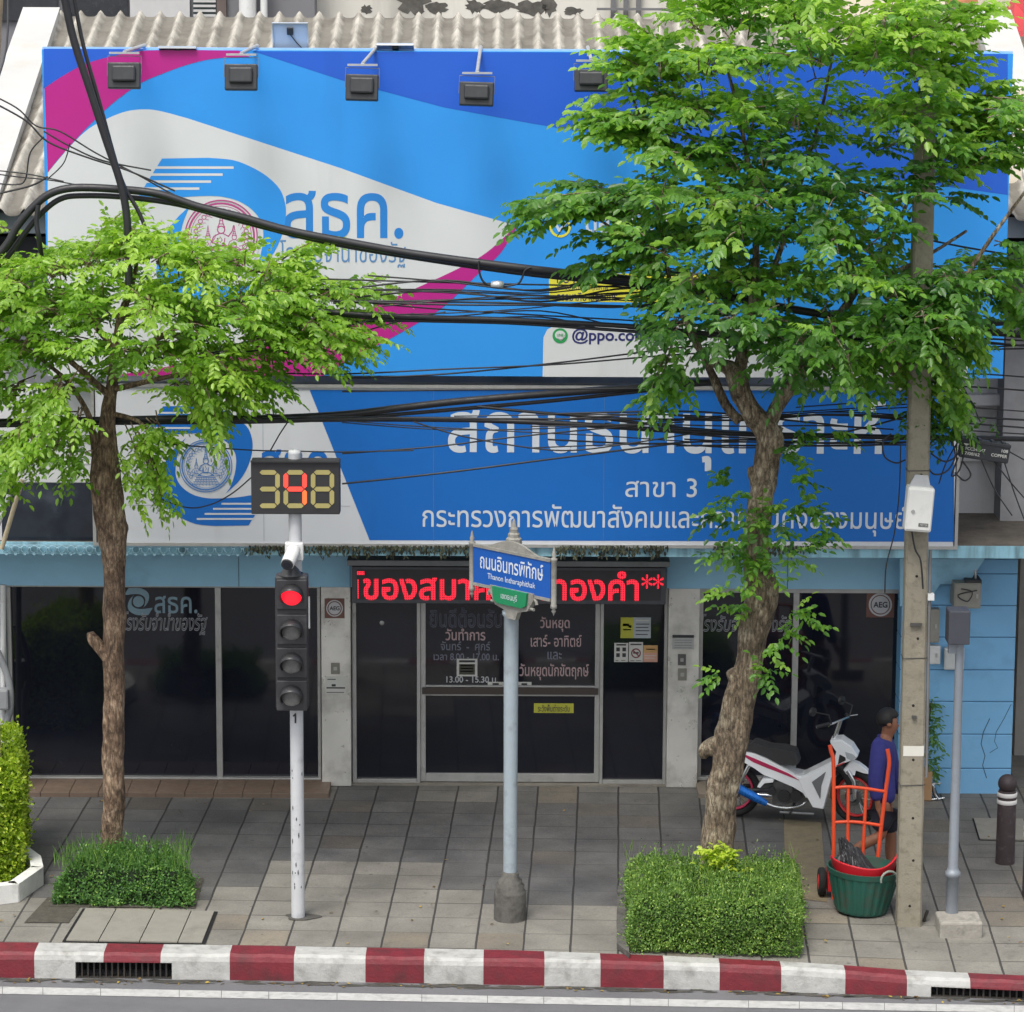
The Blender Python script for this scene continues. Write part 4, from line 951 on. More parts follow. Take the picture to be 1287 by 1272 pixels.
# ================================================================== TRAFFIC LIGHT
YT = G(373, 1152).y
tl = thing('traffic_light', G(373, 1152), 'white pole with a red signal lit and a countdown board above it', 'traffic light')
X = lambda px, py=800, Y=None: W(px, py, YT if Y is None else Y).x
Zt = lambda py, px=372, Y=None: W(px, py, YT if Y is None else Y).z
pole_w = M('pole_white', S(192, 194, 197), .5, var=.05, scale=6, dirt=(S(120, 122, 128), .38, 6), bump=.1)
s = M_PX(YT); cx = X(372)
mb = MB(); mb.lathe((cx, YT, 0), [(s*8.6, -.02), (s*8.6, Zt(1130)), (s*8.4, Zt(1000)), (s*8.3, Zt(722)), (s*8, Zt(570)), (s*8.2, Zt(569)), (s*7, Zt(566)), (0, Zt(565))], 24, pole_w)
add('pole', mb, pole_w, tl)
mb = MB(); mb.poly([Vector((cx+.03+.15*math.cos(t)*(1+.25*math.sin(3*t+1)), YT-.01+.1*math.sin(t), .003)) for t in np.linspace(0, 2*math.pi, 30)[:-1]], M('base_stain', S(74, 72, 68), .9, var=.3)); add('base_stain', mb, None, tl, fix=False)
mb = MB(); mb.poly([W(x, y, YT-s*8.7) for x, y in ((370.2, 909), (372.4, 909), (372.4, 896.5), (371, 896.5), (368, 899.5), (368.4, 901), (370.2, 900))], inkk); add('lettering', mb, inkk, tl, fix=False)
chip = M('chip_dark', S(66, 66, 68), .8)
mb = MB()
for k in range(16):
    py = random.choice([random.uniform(965, 1060), random.uniform(1080, 1150)]); a = random.uniform(-1.2, 1.2); r = s*8.56; h = random.uniform(.006, .03)
    c = Vector((cx, YT, 0)); q = [c+Vector((r*math.sin(a+da), -r*math.cos(a+da), Zt(py)+dz)) for da, dz in ((-.1, 0), (0, -h), (.12, -h*.2), (.06, h), (-.05, h*.7))]; mb.poly(q, chip)
add('paint_chip', mb, chip, tl, fix=False)
# countdown board
Yc = YT-.12
x0, x1, z0, z1 = R4(315.5, 579, 427, 646.5, Yc); cb = MB(); cbm = M('board_black', S(44, 44, 46), .5, var=.1)
cb.box(x0, x1, Yc, Yc+.16, z0, z1, cbm, .008); cb.box(x0, x1, Yc-.03, Yc-.001, z1-.012, z1, cbm); cb.box(x0+.2, x0+.26, Yc+.16, YT-.02, z0+.1, z0+.2, cbm) if False else None
board = add('countdown_board', cb, cbm, tl)
off_ = M('segment_off', S(162, 152, 96), .5, var=.08); 
def seg_mat(name, col, st):
    m_ = bpy.data.materials.new(name); m_.use_nodes = True; b_ = m_.node_tree.nodes['Principled BSDF']; b_.inputs['Base Color'].default_value = S(150, 40, 30); b_.inputs['Emission Color'].default_value = col; b_.inputs['Emission Strength'].default_value = st; return m_
onr = seg_mat('segment_on', (1, .06, .04, 1), 1.0); ono = seg_mat('segment_on_orange', (1, .16, .03, 1), 1.0)
def digit(cx_, lit, show):
    w2, h2, t_ = 14.2, 21, 5.8; y0 = 614.8; out = {}
    P = {'a': (0, -1), 'g': (0, 0), 'd': (0, 1)}
    for k, (u, v) in P.items():
        yy = y0+v*h2; out[k] = [(cx_-w2+t_*.6, yy), (cx_-w2+t_*1.1, yy-t_/2), (cx_+w2-t_*1.1, yy-t_/2), (cx_+w2-t_*.6, yy), (cx_+w2-t_*1.1, yy+t_/2), (cx_-w2+t_*1.1, yy+t_/2)]
    for k, sx_, sy in (('f', -1, -.5), ('b', 1, -.5), ('e', -1, .5), ('c', 1, .5)):
        xx = cx_+sx_*(w2-2.4); yy = y0+sy*h2; hh_ = h2/2-.8; out[k] = [(xx, yy-hh_), (xx+t_/2, yy-hh_+t_*.5), (xx+t_/2, yy+hh_-t_*.5), (xx, yy+hh_), (xx-t_/2, yy+hh_-t_*.5), (xx-t_/2, yy-hh_+t_*.5)]
    for k, P_2 in out.items():
        if k not in show: continue
        mb_ = MB(); mb_.prism([W(x, y, Yc-.006) for x, y in P_2], (0, .005, 0), (ono if k == 'c' else onr) if k in lit else off_); add('segment', mb_, None, board)
digit(337, '', 'abcdg'); digit(371, 'fgbc', 'abcdefg'); digit(405.3, '', 'abcdefg')
# signal head
Yh = YT-.2
hd = MB(); hm = M('signal_black', S(52, 52, 55), .45, var=.14, scale=7, dirt=(S(82, 82, 84), .3, 7))
x0, x1, z0, z1 = R4(346, 724, 387, 892, Yh); hd.box(x0, x1, Yh, Yh+.16, z0, z1, hm, .02)
mcy = [748, 792, 834, 875]
for y in mcy:
    a0, a1, b0, b1 = R4(347.5, y-19.5, 386, y+18.5, Yh-.02); hd.box(a0, a1, Yh-.022, Yh-.001, b0, b1, hm, .01)
hd.box(cx-.04, cx+.04, Yh+.15, YT, z0+.15, z0+.22, hm); hd.box(cx-.04, cx+.04, Yh+.15, YT, z1-.22, z1-.15, hm)
head = add('signal_head', hd, hm, tl)
lamp_on = seg_mat('lamp_red', (1, .012, .03, 1), 1.0)
lo = M('lens_off', S(124, 124, 122), .3, var=.12, scale=30)
for i, y in enumerate(mcy):
    c = W(366.5, y, Yh-.024); r = s*14
    lm = MB(); lm.lathe(c, [(0, -.03), (r*.5, -.024), (r*.85, -.01), (r*.93, 0), (r*.93, .01)], 28, lamp_on if i == 0 else lo, 'y'); le = add('lamp', lm, None, head)
    vs = MB(); n = 26; q0 = []; q1 = []; q2 = []
    for k in range(n+1):
        a = math.radians(-35)+math.radians(250)*k/n; dpt = .17*max(.12, (math.sin(a)*.5+.5))
        d = Vector((math.cos(a), 0, math.sin(a)))*r*1.02; q0.append(c+d); q1.append(c+d+Vector((0, -dpt, -dpt*.12)))
    vs.add(q0+q1, [(k, k+1, n+2+k, n+1+k) for k in range(n)], hm, True)
    vo = add('visor', vs, hm, head, fix=False); md = vo.modifiers.new('thick', 'SOLIDIFY'); md.thickness = .006
# sliver plate at the right of the head, bracket cone
mb = MB(); a0, a1, b0, b1 = R4(387.5, 750, 389.5, 790, Yh+.05); mb.box(a0, a1, Yh+.05, Yh+.06, b0, b1, white_p); mb.lathe((cx-.03, Yh+.05, z1), [(.1, 0), (.07, .05), (.03, .09), (.0, .1)], 14, hm); add('bracket', mb, hm, tl)
# camera on the pole
cc = thing('security_camera', W(372, 690, YT-.1), 'white bullet camera clamped to the pole between countdown board and signal', 'camera')
mb = MB(); a0, a1, b0, b1 = R4(358, 683, 381, 705, YT-.09); mb.box(a0, a1, YT-.085, YT+.02, b0, b1, white_p, .008); add('mount_box', mb, white_p, cc)
ax = Vector((-.25, -1, -.5)).normalized(); p0 = W(370, 690, YT-.12); mb = MB(); mb.tube([p0-ax*.03, p0, p0+ax*.04, p0+ax*.22], [.02, .055, .062, .058], 18, white_p); mb.tube([p0-ax*.02, p0+Vector((.05, .1, -.06))], .02, 8, white_p); add('body', mb, white_p, cc)
mb = MB(); mb.tube([p0+ax*.221, p0+ax*.235], .052, 18, pl_blk); mb.tube([p0+ax*.236, p0+ax*.24], .03, 18, M('camera_glass', S(40, 44, 54), .08)); add('lens', mb, pl_blk, cc)
mb = MB(); mb.tube(cr([W(369, 700, YT-.1), W(366, 712, YT-.1), W(372, 716, YT-.1), W(384, 722, YT-.05)], 4), .006, 5, pl_blk); add('cable', mb, pl_blk, cc)

# ================================================================== STREET NAME POST
YN = G(641, 1154).y; sn = M_PX(YN)
st = thing('street_sign', G(641, 1154), 'ornate grey post with blue street name plate and small green plate', 'street sign')
grey_p = M('post_grey', S(152, 164, 172), .55, var=.08, scale=7, bump=.25, bscale=50, dirt=(S(108, 112, 114), .45, 7)); grey_c = M('post_concrete', S(96, 94, 90), .9, var=.25, scale=6, bump=.8, bscale=40, dirt=(S(38, 36, 34), .7, 7)); grey_s = M('casting_grey', S(140, 138, 132), .65, var=.14, scale=10, bump=.4, dirt=(S(88, 84, 78), .4, 9))
px_ = W(642, 900, YN).x; zn = lambda py: W(642, py, YN).z
mb = MB(); mb.lathe((px_, YN, 0), [(sn*20.5, -.01), (sn*20.5, zn(1122)), (sn*20, zn(1119)), (sn*18, zn(1117)), (sn*18.5, zn(1112)), (sn*15, zn(1110)), (sn*15.5, zn(1106)), (sn*11, zn(1103)), (sn*11.5, zn(1098)), (sn*9.5, zn(1095)), (0, zn(1094))], 28, grey_c); add('base', mb, grey_c, st)
mb = MB(); mb.lathe((px_, YN, 0), [(sn*8.6, zn(1096)), (sn*8.8, zn(960)), (sn*9.2, zn(840)), (sn*9.2, zn(775)), (sn*11.5, zn(772)), (sn*11.5, zn(768)), (sn*9, zn(766)), (sn*14, zn(757)), (sn*9, zn(754)), (sn*8, zn(700)), (sn*8, zn(692))], 24, grey_p); add('post', mb, grey_p, st)
mb = MB(); mb.lathe((px_+.02, YN, 0), [(sn*7, zn(700)), (sn*10, zn(684)), (sn*10, zn(677)), (sn*7.5, zn(675)), (sn*7.5, zn(671)), (sn*5.5, zn(669)), (sn*5.5, zn(665)), (sn*3.5, zn(662)), (sn*2, zn(655)), (0, zn(651))], 8, grey_s, smooth=False); add('finial', mb, grey_s, st)
th_ = math.radians(-46); cN = W(644, 719, YN-.1)
FR = Matrix.Translation(cN) @ Matrix.Rotation(th_, 4, 'Z'); hw = .478; hh = .158
blu = M('plate_blue', S(22, 84, 168), .4, var=.04, dirt=(S(60, 100, 160), .15, 4))
mb = MB(); mb.box(-hw, hw, -.012, .012, -hh, hh, blu); mb.xf(FR); plate = add('name_plate', mb, blu, st)
mb = MB(); text_mb(mb, 'ถนนอินทรพิทักษ์', (-hw*.82, hw*.82, -.02, .125), v_txt, bold=.012, mx=FR @ Matrix.Translation((0, -.014, 0))); add('lettering', mb, v_txt, plate, fix=False)
mb = MB(); text_mb(mb, 'Thanon Intharaphithak', (-hw*.62, hw*.62, -.115, -.05), v_txt, bold=.008, mx=FR @ Matrix.Translation((0, -.014, 0))); add('lettering', mb, v_txt, plate, fix=False)
mb = MB()
for zz in (hh+.001, -hh-.026): mb.box(-hw, hw, -.02, .02, zz, zz+.025, grey_s)
arcp = [(-.32+.64*k/16, 0, hh+.026+.085*(math.sin(math.pi*k/16)**1.2)) for k in range(17)]
mb.prism([Vector((p[0], -.012, p[2])) for p in arcp], (0, .024, 0), grey_s)
mb.xf(FR); add('plate_frame', mb, grey_s, st)
for sgn in (-1, 1):
    mb = MB(); r = .024
    mb.lathe((sgn*(hw+.03), 0, 0), [(0, -hh-.15), (.012, -hh-.12), (.02, -hh-.11), (.012, -hh-.09), (.028, -hh-.08), (.028, -hh-.055), (r, -hh-.045), (r, hh+.01), (.03, hh+.02), (.03, hh+.035), (.015, hh+.045), (.022, hh+.07), (.012, hh+.09), (.012, hh+.11), (0, hh+.14)], 14, grey_s); mb.xf(FR); add('side_finial', mb, grey_s, st)
G2 = Matrix.Translation(W(641, 750, YN-.14)) @ Matrix.Rotation(th_, 4, 'Z')
grn = M('plate_green', S(28, 128, 84), .45, var=.05)
mb = MB(); mb.prism([(-.215, -.012, .062), (.215, -.012, .062), (.2, -.012, -.05), (.15, -.012, -.078), (-.15, -.012, -.078), (-.2, -.012, -.05)], (0, .024, 0), grn); mb.xf(G2); gp = add('district_plate', mb, grn, st)
mb = MB(); text_mb(mb, 'เขตธนบุรี', (-.1, .1, -.045, .03), v_txt, mx=G2 @ Matrix.Translation((0, -.014, 0))); add('lettering', mb, v_txt, gp, fix=False)
mb = MB()
mb.prism([(-.27, .0125, .062), (.27, .0125, .062), (.27, .0125, .0), (.2, .0125, -.1), (.08, .0125, -.13), (.05, .0125, -.2), (-.05, .0125, -.2), (-.08, .0125, -.13), (-.2, .0125, -.1), (-.27, .0125, .0)], (0, .05, 0), grey_s)
for sgn in (-1, 1):
    mb.tube([(sgn*(.25+.05*math.cos(t)), .03, -.03+.05*math.sin(t)) for t in np.linspace(0, 5, 12)], .014, 6, grey_s)
mb.xf(G2); add('scroll_bracket', mb, grey_s, st)

# ================================================================== CONCRETE POLE, METER BOX, SPLICE BOX
YU = G(1142, 1160).y; su = M_PX(YU)
conp = M('pole_concrete', S(138, 132, 117), .9, var=.1, scale=5, bump=.6, bscale=60, dirt=(S(92, 86, 70), .4, 14))
up = thing('utility_pole', G(1142, 1160), 'square concrete utility pole with a painted white band beside the green basket', 'utility pole')
b_ = W(1142, 1158, YU); b_.z = -.03; t_ = W(1163, 130, YU)
mb = MB(); hb, ht = su*15.5, su*12; c_ = .018; n = 26; V_ = []
for k in range(n+1):
    f = k/n; c = b_.lerp(t_, f); h = hb+(ht-hb)*f; j = .0025
    for (a, b) in ((-h+c_, -h*.8), (h-c_, -h*.8), (h, -h*.8+c_), (h, h*.8), (-h, h*.8), (-h, -h*.8+c_)): V_.append(c+Vector((a+random.uniform(-j, j), b+random.uniform(-j, j), 0)))
mb.add(V_, [(k*6+i, k*6+(i+1) % 6, (k+1)*6+(i+1) % 6, (k+1)*6+i) for k in range(n) for i in range(6)]+[list(range(n*6, n*6+6))], conp)
add('shaft', mb, conp, up)
def up_at(py): f = (b_.z-W(1142, py, YU).z)/(b_.z-t_.z); return b_.lerp(t_, f), hb+(ht-hb)*f
hole = M('hole', S(30, 28, 26), .9)
for py in (595, 722, 800, 884, 952, 1025, 1078, 1135):
    mb = MB(); c, h = up_at(py); mb.lathe(c+Vector((random.uniform(-.01, .02), -h*.8, 0)), [(0, -.0015), (.012, -.0015), (.012, .001)], 10, hole, 'y'); add('bolt_hole', mb, hole, up, fix=False)
mb = MB(); c, h = up_at(941); mb.box(c.x-h*.85, c.x+h*.9, c.y-h*.8-.002, c.y-h*.8+.01, c.z-.045, c.z+.045, M('white_patch', S(208, 206, 196), .7, var=.06)); add('painted_band', mb, None, up)
mb = MB(); wire = M('tie_wire', S(92, 90, 88), .5, .5)
for py in (590, 825, 984):
    c, h = up_at(py); mb.tube([c+Vector((-h-.004, -h*.8-.004, 0)), c+Vector((h+.004, -h*.8-.004, .005)), c+Vector((h+.004, h*.8, .005)), c+Vector((-h-.004, h*.8, 0)), c+Vector((-h-.004, -h*.8-.004, 0))], .004, 5, wire)
for py, w2 in ((782, .05), (898, .02)): c, h = up_at(py); mb.box(c.x-w2, c.x+w2, c.y-h*.8-.03, c.y-h*.8, c.z-.012, c.z+.012, wire)
add('tie_wire', mb, wire, up)
mb = MB(); c0, h0 = up_at(690); c1, h1 = up_at(975); mb.tube([c0+Vector((h0+.02, -.05, 0)), c0.lerp(c1, .5)+Vector((h0+.022, -.05, 0)), c1+Vector((h1+.02, -.05, 0))], .014, 8, M('conduit_grey', S(112, 112, 112))); mb.box(c0.x+h0+.005, c0.x+h0+.06, c0.y-.09, c0.y-.02, W(1142, 752, YU).z, W(1142, 744, YU).z, white_p); add('conduit', mb, None, up)
mbx = thing('meter_box', W(1155, 640, YU-.2), 'white painted steel box hung on the concrete pole in front of the blue sign', 'utility box')
Yb = YU-.27; x0, x1, z0, z1 = R4(1139, 613, 1173, 669, Yb)
wbx = M('box_white', S(218, 218, 214), .45, var=.03, dirt=(S(170, 168, 160), .25, 5)); mb = MB(); RB = Matrix.Translation((0, 0, 0))
cx_, cz_ = (x0+x1)/2, (z0+z1)/2; rb = Matrix.Translation((cx_, Yb, cz_)) @ Matrix.Rotation(math.radians(4), 4, 'Y'); hw2, hh2 = (x1-x0)/2, (z1-z0)/2
mb.box(-hw2, hw2, 0, .17, -hh2, hh2, wbx, .02); mb.xf(rb); add('case', mb, wbx, mbx)
mb = MB(); mb.box(-hw2+.012, hw2-.012, -.008, -.0005, -hh2+.02, hh2-.02, wbx, .004); mb.xf(rb); dr = add('door', mb, wbx, mbx)
mb = MB(); mb.lathe((-hw2*.5, -.009, -hh2*.08), [(.014, -.012), (.016, 0)], 12, alu, 'y'); mb.box(.0, hw2*.72, -.0105, -.0085, -hh2*.74, -hh2*.58, M('plate_dark', S(84, 84, 84), .4)); mb.xf(rb); add('lock', mb, alu, dr)
mb = MB(); text_mb(mb, 'METER', (.012, hw2*.68, -hh2*.71, -hh2*.61), paper, mx=rb @ Matrix.Translation((0, -.0112, 0))); add('lettering', mb, paper, dr, fix=False)
mb = MB(); mb.prism([rb @ Vector(p) for p in ((-hw2*.9, .05, hh2), (hw2*.7, .05, hh2), (.05, .05, hh2+.1), (-.06, .05, hh2+.1))], (0, .02, 0), galv); add('hanger', mb, galv, mbx)
# black cable splice box
Ys_ = YU+.15; sb = thing('splice_box', W(1238, 568, Ys_), 'black cable splice box with white lettering hanging from the wires right of the pole', 'cable box')
rs = Matrix.Translation(W(1238, 567, Ys_)) @ Matrix.Rotation(math.radians(8), 4, 'Y'); s_ = M_PX(Ys_); mb = MB()
mb.box(-s_*31, s_*31, 0, .12, -s_*12, s_*12, pl_blk, .012); mb.box(-s_*31, s_*31, -.01, -.0005, s_*8, s_*12, pl_blk, .004)
for e in (-22, -10, 6, 20): mb.box(s_*e, s_*(e+4), -.006, .1, s_*12, s_*14, pl_blk)
mb.xf(rs); add('case', mb, pl_blk, sb)
mb = MB()
for tx, r_ in (('OFCC24F047', (-29, 0, -1.5, 2.5)), ('07/08/62', (-28, -6, -7.5, -3.5)), ('108', (20, 28, 1.5, 5.5)), ('COPPER', (8, 28, -5, -1))): text_mb(mb, tx, tuple(v*s_ for v in r_), paper, bold=.02, mx=rs @ Matrix.Translation((0, -.012, 0)))
mb.prism([rs @ Vector(p) for p in ((-.2, -.012, .045), (-.14, -.012, .045), (-.17, -.012, .025))], (0, -.001, 0), paper)
add('lettering', mb, paper, sb, fix=False)

# ================================================================== THIN STEEL POST WITH CABINETS
YV = G(1200, 1163).y; sv = M_PX(YV)
sp_ = thing('steel_post', G(1200, 1163), 'slim grey steel post on a square concrete block at the right', 'post')
gpm = M('post_steel', S(136, 142, 150), .5, .3, var=.08, scale=6, dirt=(S(96, 98, 102), .3, 6)); pxv = W(1202, 950, YV).x; zv = lambda py: W(1202, py, YV).z
mb = MB(); q = [W(1181, 1176, z=0), W(1236, 1178, z=0)]; mb.box(q[0].x, q[1].x, q[0].y, q[0].y+.34, -.05, .12, M('base_block', S(150, 146, 138), .9, var=.2, scale=5, bump=.7, bscale=30, dirt=(S(60, 58, 54), .5, 6)), .02); add('base_block', mb, None, sp_)
mb = MB(); mb.lathe((pxv, YV, 0), [(sv*8, .1), (sv*8, zv(1102)), (sv*10, zv(1101)), (sv*10, zv(1096)), (sv*8, zv(1094)), (sv*6.5, zv(1090)), (sv*5.6, zv(900)), (sv*5.4, zv(808))], 18, gpm); add('shaft', mb, gpm, sp_)
mb = MB(); x0, x1, z0, z1 = R4(1192, 768, 1219, 810, YV-.1); mb.box(x0, x1, YV-.12, YV+.1, z0, z1, M('cabinet_dark', S(66, 68, 76), .5, var=.08), .008); mb.box(x0+.02, x0+.14, YV-.02, YV+.05, z0-.1, z0-.001, gpm); add('cabinet', mb, None, sp_)
def wallbox2(px, Y, dep, mat, label):
    x0, x1, z0, z1 = R4(*px, Y); t = thing('wall_cabinet', ((x0+x1)/2, Y+dep, z0), label, 'utility box'); mb = MB(); mb.box(x0, x1, Y, Y+dep, z0, z1, mat, .008); add('case', mb, mat, t)
    mb = MB(); mb.box(x0+.015, x1-.015, Y-.006, Y-.0005, z0+.015, z1-.015, mat, .003); mb.box(x1-.05, x1-.03, Y-.016, Y-.0065, (z0+z1)/2-.02, (z0+z1)/2+.02, alu); add('door', mb, mat, t); return t
beige = M('cabinet_beige', S(146, 144, 136), .6, var=.06, dirt=(S(112, 108, 100), .3, 5))
t1 = wallbox2((1199, 733, 1233, 765), -.62, .28, beige, 'beige steel cabinet fixed to the blue wall under the canopy'); mb = MB()
mb.tube(cr([W(1208, 740, -.64), W(1222, 744, -.66), W(1216, 756, -.66), W(1204, 748, -.65), W(1228, 742, -.65)], 5), .006, 5, pl_blk); add('cable', mb, pl_blk, t1)
mb = MB(); mb.box(W(1212, 730, -.5).x, W(1232, 730, -.5).x, -.6, -.34, W(1220, 732, -.5).z, W(1220, 727, -.5).z, pl_blk); mb.tube([W(1226, 730, -.5), W(1226, 702, -.5)], .012, 6, alu); add('bracket', mb, pl_blk, t1)
wallbox2((1165, 766, 1181, 808), -.45, .12, beige, 'narrow grey cabinet on the blue wall beside the concrete pole')
wallbox2((1166, 812, 1182, 835), -.42, .09, white_p, 'small white box on the blue wall right of the concrete pole')
wallbox2((1187, 815, 1212, 842), -.42, .08, M('box_pale', S(196, 200, 200), .5), 'pale meter box on the blue wall behind the slim steel post')

# ================================================================== BOLLARDS
bolm = M('bollard_brown', S(58, 48, 50), .55, var=.12, scale=7, bump=.15, dirt=(S(110, 104, 104), .25, 12)); band_w = M('bollard_white', S(214, 212, 210), .5)
def bollard(px, py, label):
    c = G(px, py); t = thing('bollard', c, label, 'bollard', 'brown bollards'); s_ = M_PX(c.y); r = 12*s_
    z = lambda p: (py-p)*s_/.982
    mb = MB(); mb.lathe(c, [(r*1.02, -.01), (r, z(992)), (r*1.0, z(985)), (r*.92, z(984)), (r*.7, z(983))] if False else [(r*1.02, -.01), (r*.98, z(py-90)), (r*.9, z(py-93))], 22, bolm); add('post', mb, bolm, t)
    mb = MB(); mb.lathe(c+Vector((0, 0, z(py-91.5))), [(r*.85, 0)]+[(r*1.02*math.sin(a), r*1.02*(1-math.cos(a))*1.0+r*.02) for a in np.linspace(2.5, .05, 12)][::-1][:0]+[(r*1.0*math.cos(a), r*.85+r*1.0*math.sin(a)) for a in np.linspace(-.9, math.pi/2, 14)], 22, bolm); add('ball', mb, bolm, t)
    mb = MB()
    for p in (py-88, py-79): mb.lathe(c, [(r*1.03, z(p+2.6)), (r*1.06, z(p+2.2)), (r*1.06, z(p-2.2)), (r*1.03, z(p-2.6))], 22, band_w)
    add('band', mb, band_w, t)
bollard(1263, 1084, 'brown bollard with two white bands and a ball top at the right edge'); bollard(1296.5, 1126, 'brown bollard cut off by the right edge of the picture, nearer the kerb')
# ================================================================== TREES
from mathutils import noise as mnoise
def bark(name, c1, c2, c3):
    m = bpy.data.materials.new(name); m.use_nodes = True; t = m.node_tree; N = t.nodes; L = t.links; b = N['Principled BSDF']; b.inputs['Roughness'].default_value = .9
    tc = N.new('ShaderNodeTexCoord'); mp = N.new('ShaderNodeMapping'); mp.inputs['Scale'].default_value = (1, 1, .34); L.new(tc.outputs['Object'], mp.inputs[0])
    n1 = N.new('ShaderNodeTexNoise'); n1.inputs['Scale'].default_value = 38; n1.inputs['Detail'].default_value = 8; n1.inputs['Roughness'].default_value = .7; L.new(mp.outputs[0], n1.inputs['Vector'])
    n2 = N.new('ShaderNodeTexNoise'); n2.inputs['Scale'].default_value = 5; n2.inputs['Detail'].default_value = 4; L.new(tc.outputs['Object'], n2.inputs['Vector'])
    v = N.new('ShaderNodeTexVoronoi'); v.inputs['Scale'].default_value = 26; L.new(mp.outputs[0], v.inputs['Vector'])
    rp = N.new('ShaderNodeValToRGB'); e = rp.color_ramp.elements; e[0].position = .36; e[0].color = c1; e[1].position = .62; e[1].color = c3; k = e.new(.5); k.color = c2
    ad = N.new('ShaderNodeMath'); ad.operation = 'MULTIPLY_ADD'; ad.inputs[1].default_value = .6; L.new(n1.outputs['Fac'], ad.inputs[0]); ml = N.new('ShaderNodeMath'); ml.operation = 'MULTIPLY'; ml.inputs[1].default_value = .4; L.new(n2.outputs['Fac'], ml.inputs[0]); L.new(ml.outputs[0], ad.inputs[2])
    L.new(ad.outputs[0], rp.inputs[0])
    v2 = N.new('ShaderNodeTexVoronoi'); v2.feature = 'DISTANCE_TO_EDGE'; v2.inputs['Scale'].default_value = 17; v2.inputs['Randomness'].default_value = 1
    wv = N.new('ShaderNodeVectorMath'); wv.operation = 'MULTIPLY_ADD'; wv.inputs[1].default_value = (.08, .08, .08); L.new(n1.outputs['Color'], wv.inputs[0]); L.new(mp.outputs[0], wv.inputs[2]); L.new(wv.outputs[0], v2.inputs['Vector'])
    mr_ = N.new('ShaderNodeMapRange'); mr_.inputs[1].default_value = 0; mr_.inputs[2].default_value = .13; mr_.inputs[3].default_value = .42; mr_.inputs[4].default_value = 1; L.new(v2.outputs['Distance'], mr_.inputs[0])
    fs_ = N.new('ShaderNodeVectorMath'); fs_.operation = 'SCALE'; L.new(rp.outputs[0], fs_.inputs[0]); L.new(mr_.outputs[0], fs_.inputs['Scale']); L.new(fs_.outputs[0], b.inputs['Base Color'])
    bp = N.new('ShaderNodeBump'); bp.inputs['Strength'].default_value = 1; bp.inputs['Distance'].default_value = .025
    sb_ = N.new('ShaderNodeMath'); sb_.operation = 'MULTIPLY_ADD'; sb_.inputs[1].default_value = 2.2; L.new(v2.outputs['Distance'], sb_.inputs[0]); L.new(n1.outputs['Fac'], sb_.inputs[2]); L.new(sb_.outputs[0], bp.inputs['Height']); L.new(bp.outputs[0], b.inputs['Normal'])
    return m
bark1 = bark('bark_reddish', S(66, 52, 42), S(146, 120, 98), S(208, 182, 154)); bark2 = bark('bark_grey', S(68, 56, 46), S(150, 132, 110), S(216, 202, 176))
def limb(mb, pts, Y, mat, n=16, rough=.16, seed=0, k=5):
    """pts = (px, py, half width px, depth offset)"""
    P = cr([(p[0], p[1], 0) for p in pts], k); R_ = cr([(p[2], p[3] if len(p) > 3 else 0, 0) for p in pts], k)
    V = []; w3 = [W(p[0], p[1], Y+r[1]) for p, r in zip(P, R_)]; m_ = len(w3)
    for i, c in enumerate(w3):
        t = (w3[min(i+1, m_-1)]-w3[max(i-1, 0)]).normalized(); a = t.cross(Vector((0, 1, 0))).normalized(); b = t.cross(a)
        r = R_[i][0]*M_PX(Y, P[i][1])
        for q in range(n):
            an = 2*math.pi*q/n; d = a*math.cos(an)+b*math.sin(an); s3 = c+d*r
            f = 1+rough*(mnoise.noise(Vector((s3.x*7+seed, s3.y*7, s3.z*3)))*1.3+.5*mnoise.noise(Vector((s3.x*22, s3.y*22+seed, s3.z*9)))) + rough*.5*math.sin(an*3+c.z*2.5+seed)
            V.append(c+d*r*f)
    mb.add(V, [(i*n+q, i*n+(q+1) % n, (i+1)*n+(q+1) % n, (i+1)*n+q) for i in range(m_-1) for q in range(n)]+[list(range((m_-1)*n, m_*n))], mat, True)
    return w3
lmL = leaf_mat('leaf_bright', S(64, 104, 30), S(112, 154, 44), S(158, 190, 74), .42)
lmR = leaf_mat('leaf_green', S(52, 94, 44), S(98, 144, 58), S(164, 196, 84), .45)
def clump_foliage(fo, tubes, clumps, core, Y, dens, spread, lp, tintf):
    for c in clumps:
        px, py, r = c[:3]; dy = c[3] if len(c) > 3 else None
        s = M_PX(Y, py); rm = r*s
        nt_ = max(2, int(dens*(rm/.4)**2*random.uniform(.7, 1.2))); ct = random.gauss(0, .12)
        for k in range(nt_):
            off = dy if dy is not None else random.gauss(0, spread)
            ctr = W(px, py, Y+off)
            o = RNG.normal(0, 1, 3); o /= np.linalg.norm(o); p = np.array(ctr)+o*rm*RNG.uniform(.0, .6)
            out = np.array([p[0]-core[0], (p[1]-core[1]), (p[2]-core[2])*.7]); out = out/max(.3, np.linalg.norm(out))
            D = out*.75+RNG.normal(0, .45, 3)+np.array([0, 0, .12])
            fo.twig(p-unit(D)*rm*.3, D, rm*RNG.uniform(.6, 1.0), .075, lp[0], lp[1], lp[2], lp[3], np.clip(tintf(px, py)+ct+RNG.normal(0, .1), 0, 1), sag=RNG.uniform(.15, .45), tubes=tubes)
def spray(fo, tubes, a, b, Y, off, lp, tint):
    A, B = np.array(W(a[0], a[1], Y+off)), np.array(W(b[0], b[1], Y+off+random.uniform(-.15, .15))); L_ = np.linalg.norm(B-A)
    for k in range(6):
        fo.twig(A+RNG.normal(0, .09, 3), unit(B-A+np.array([0, 0, .12*L_]))+RNG.normal(0, .05, 3), L_*RNG.uniform(.8, 1), .065, lp[0], lp[1]*.85, lp[2], lp[3], tint, sag=.2, tubes=tubes)
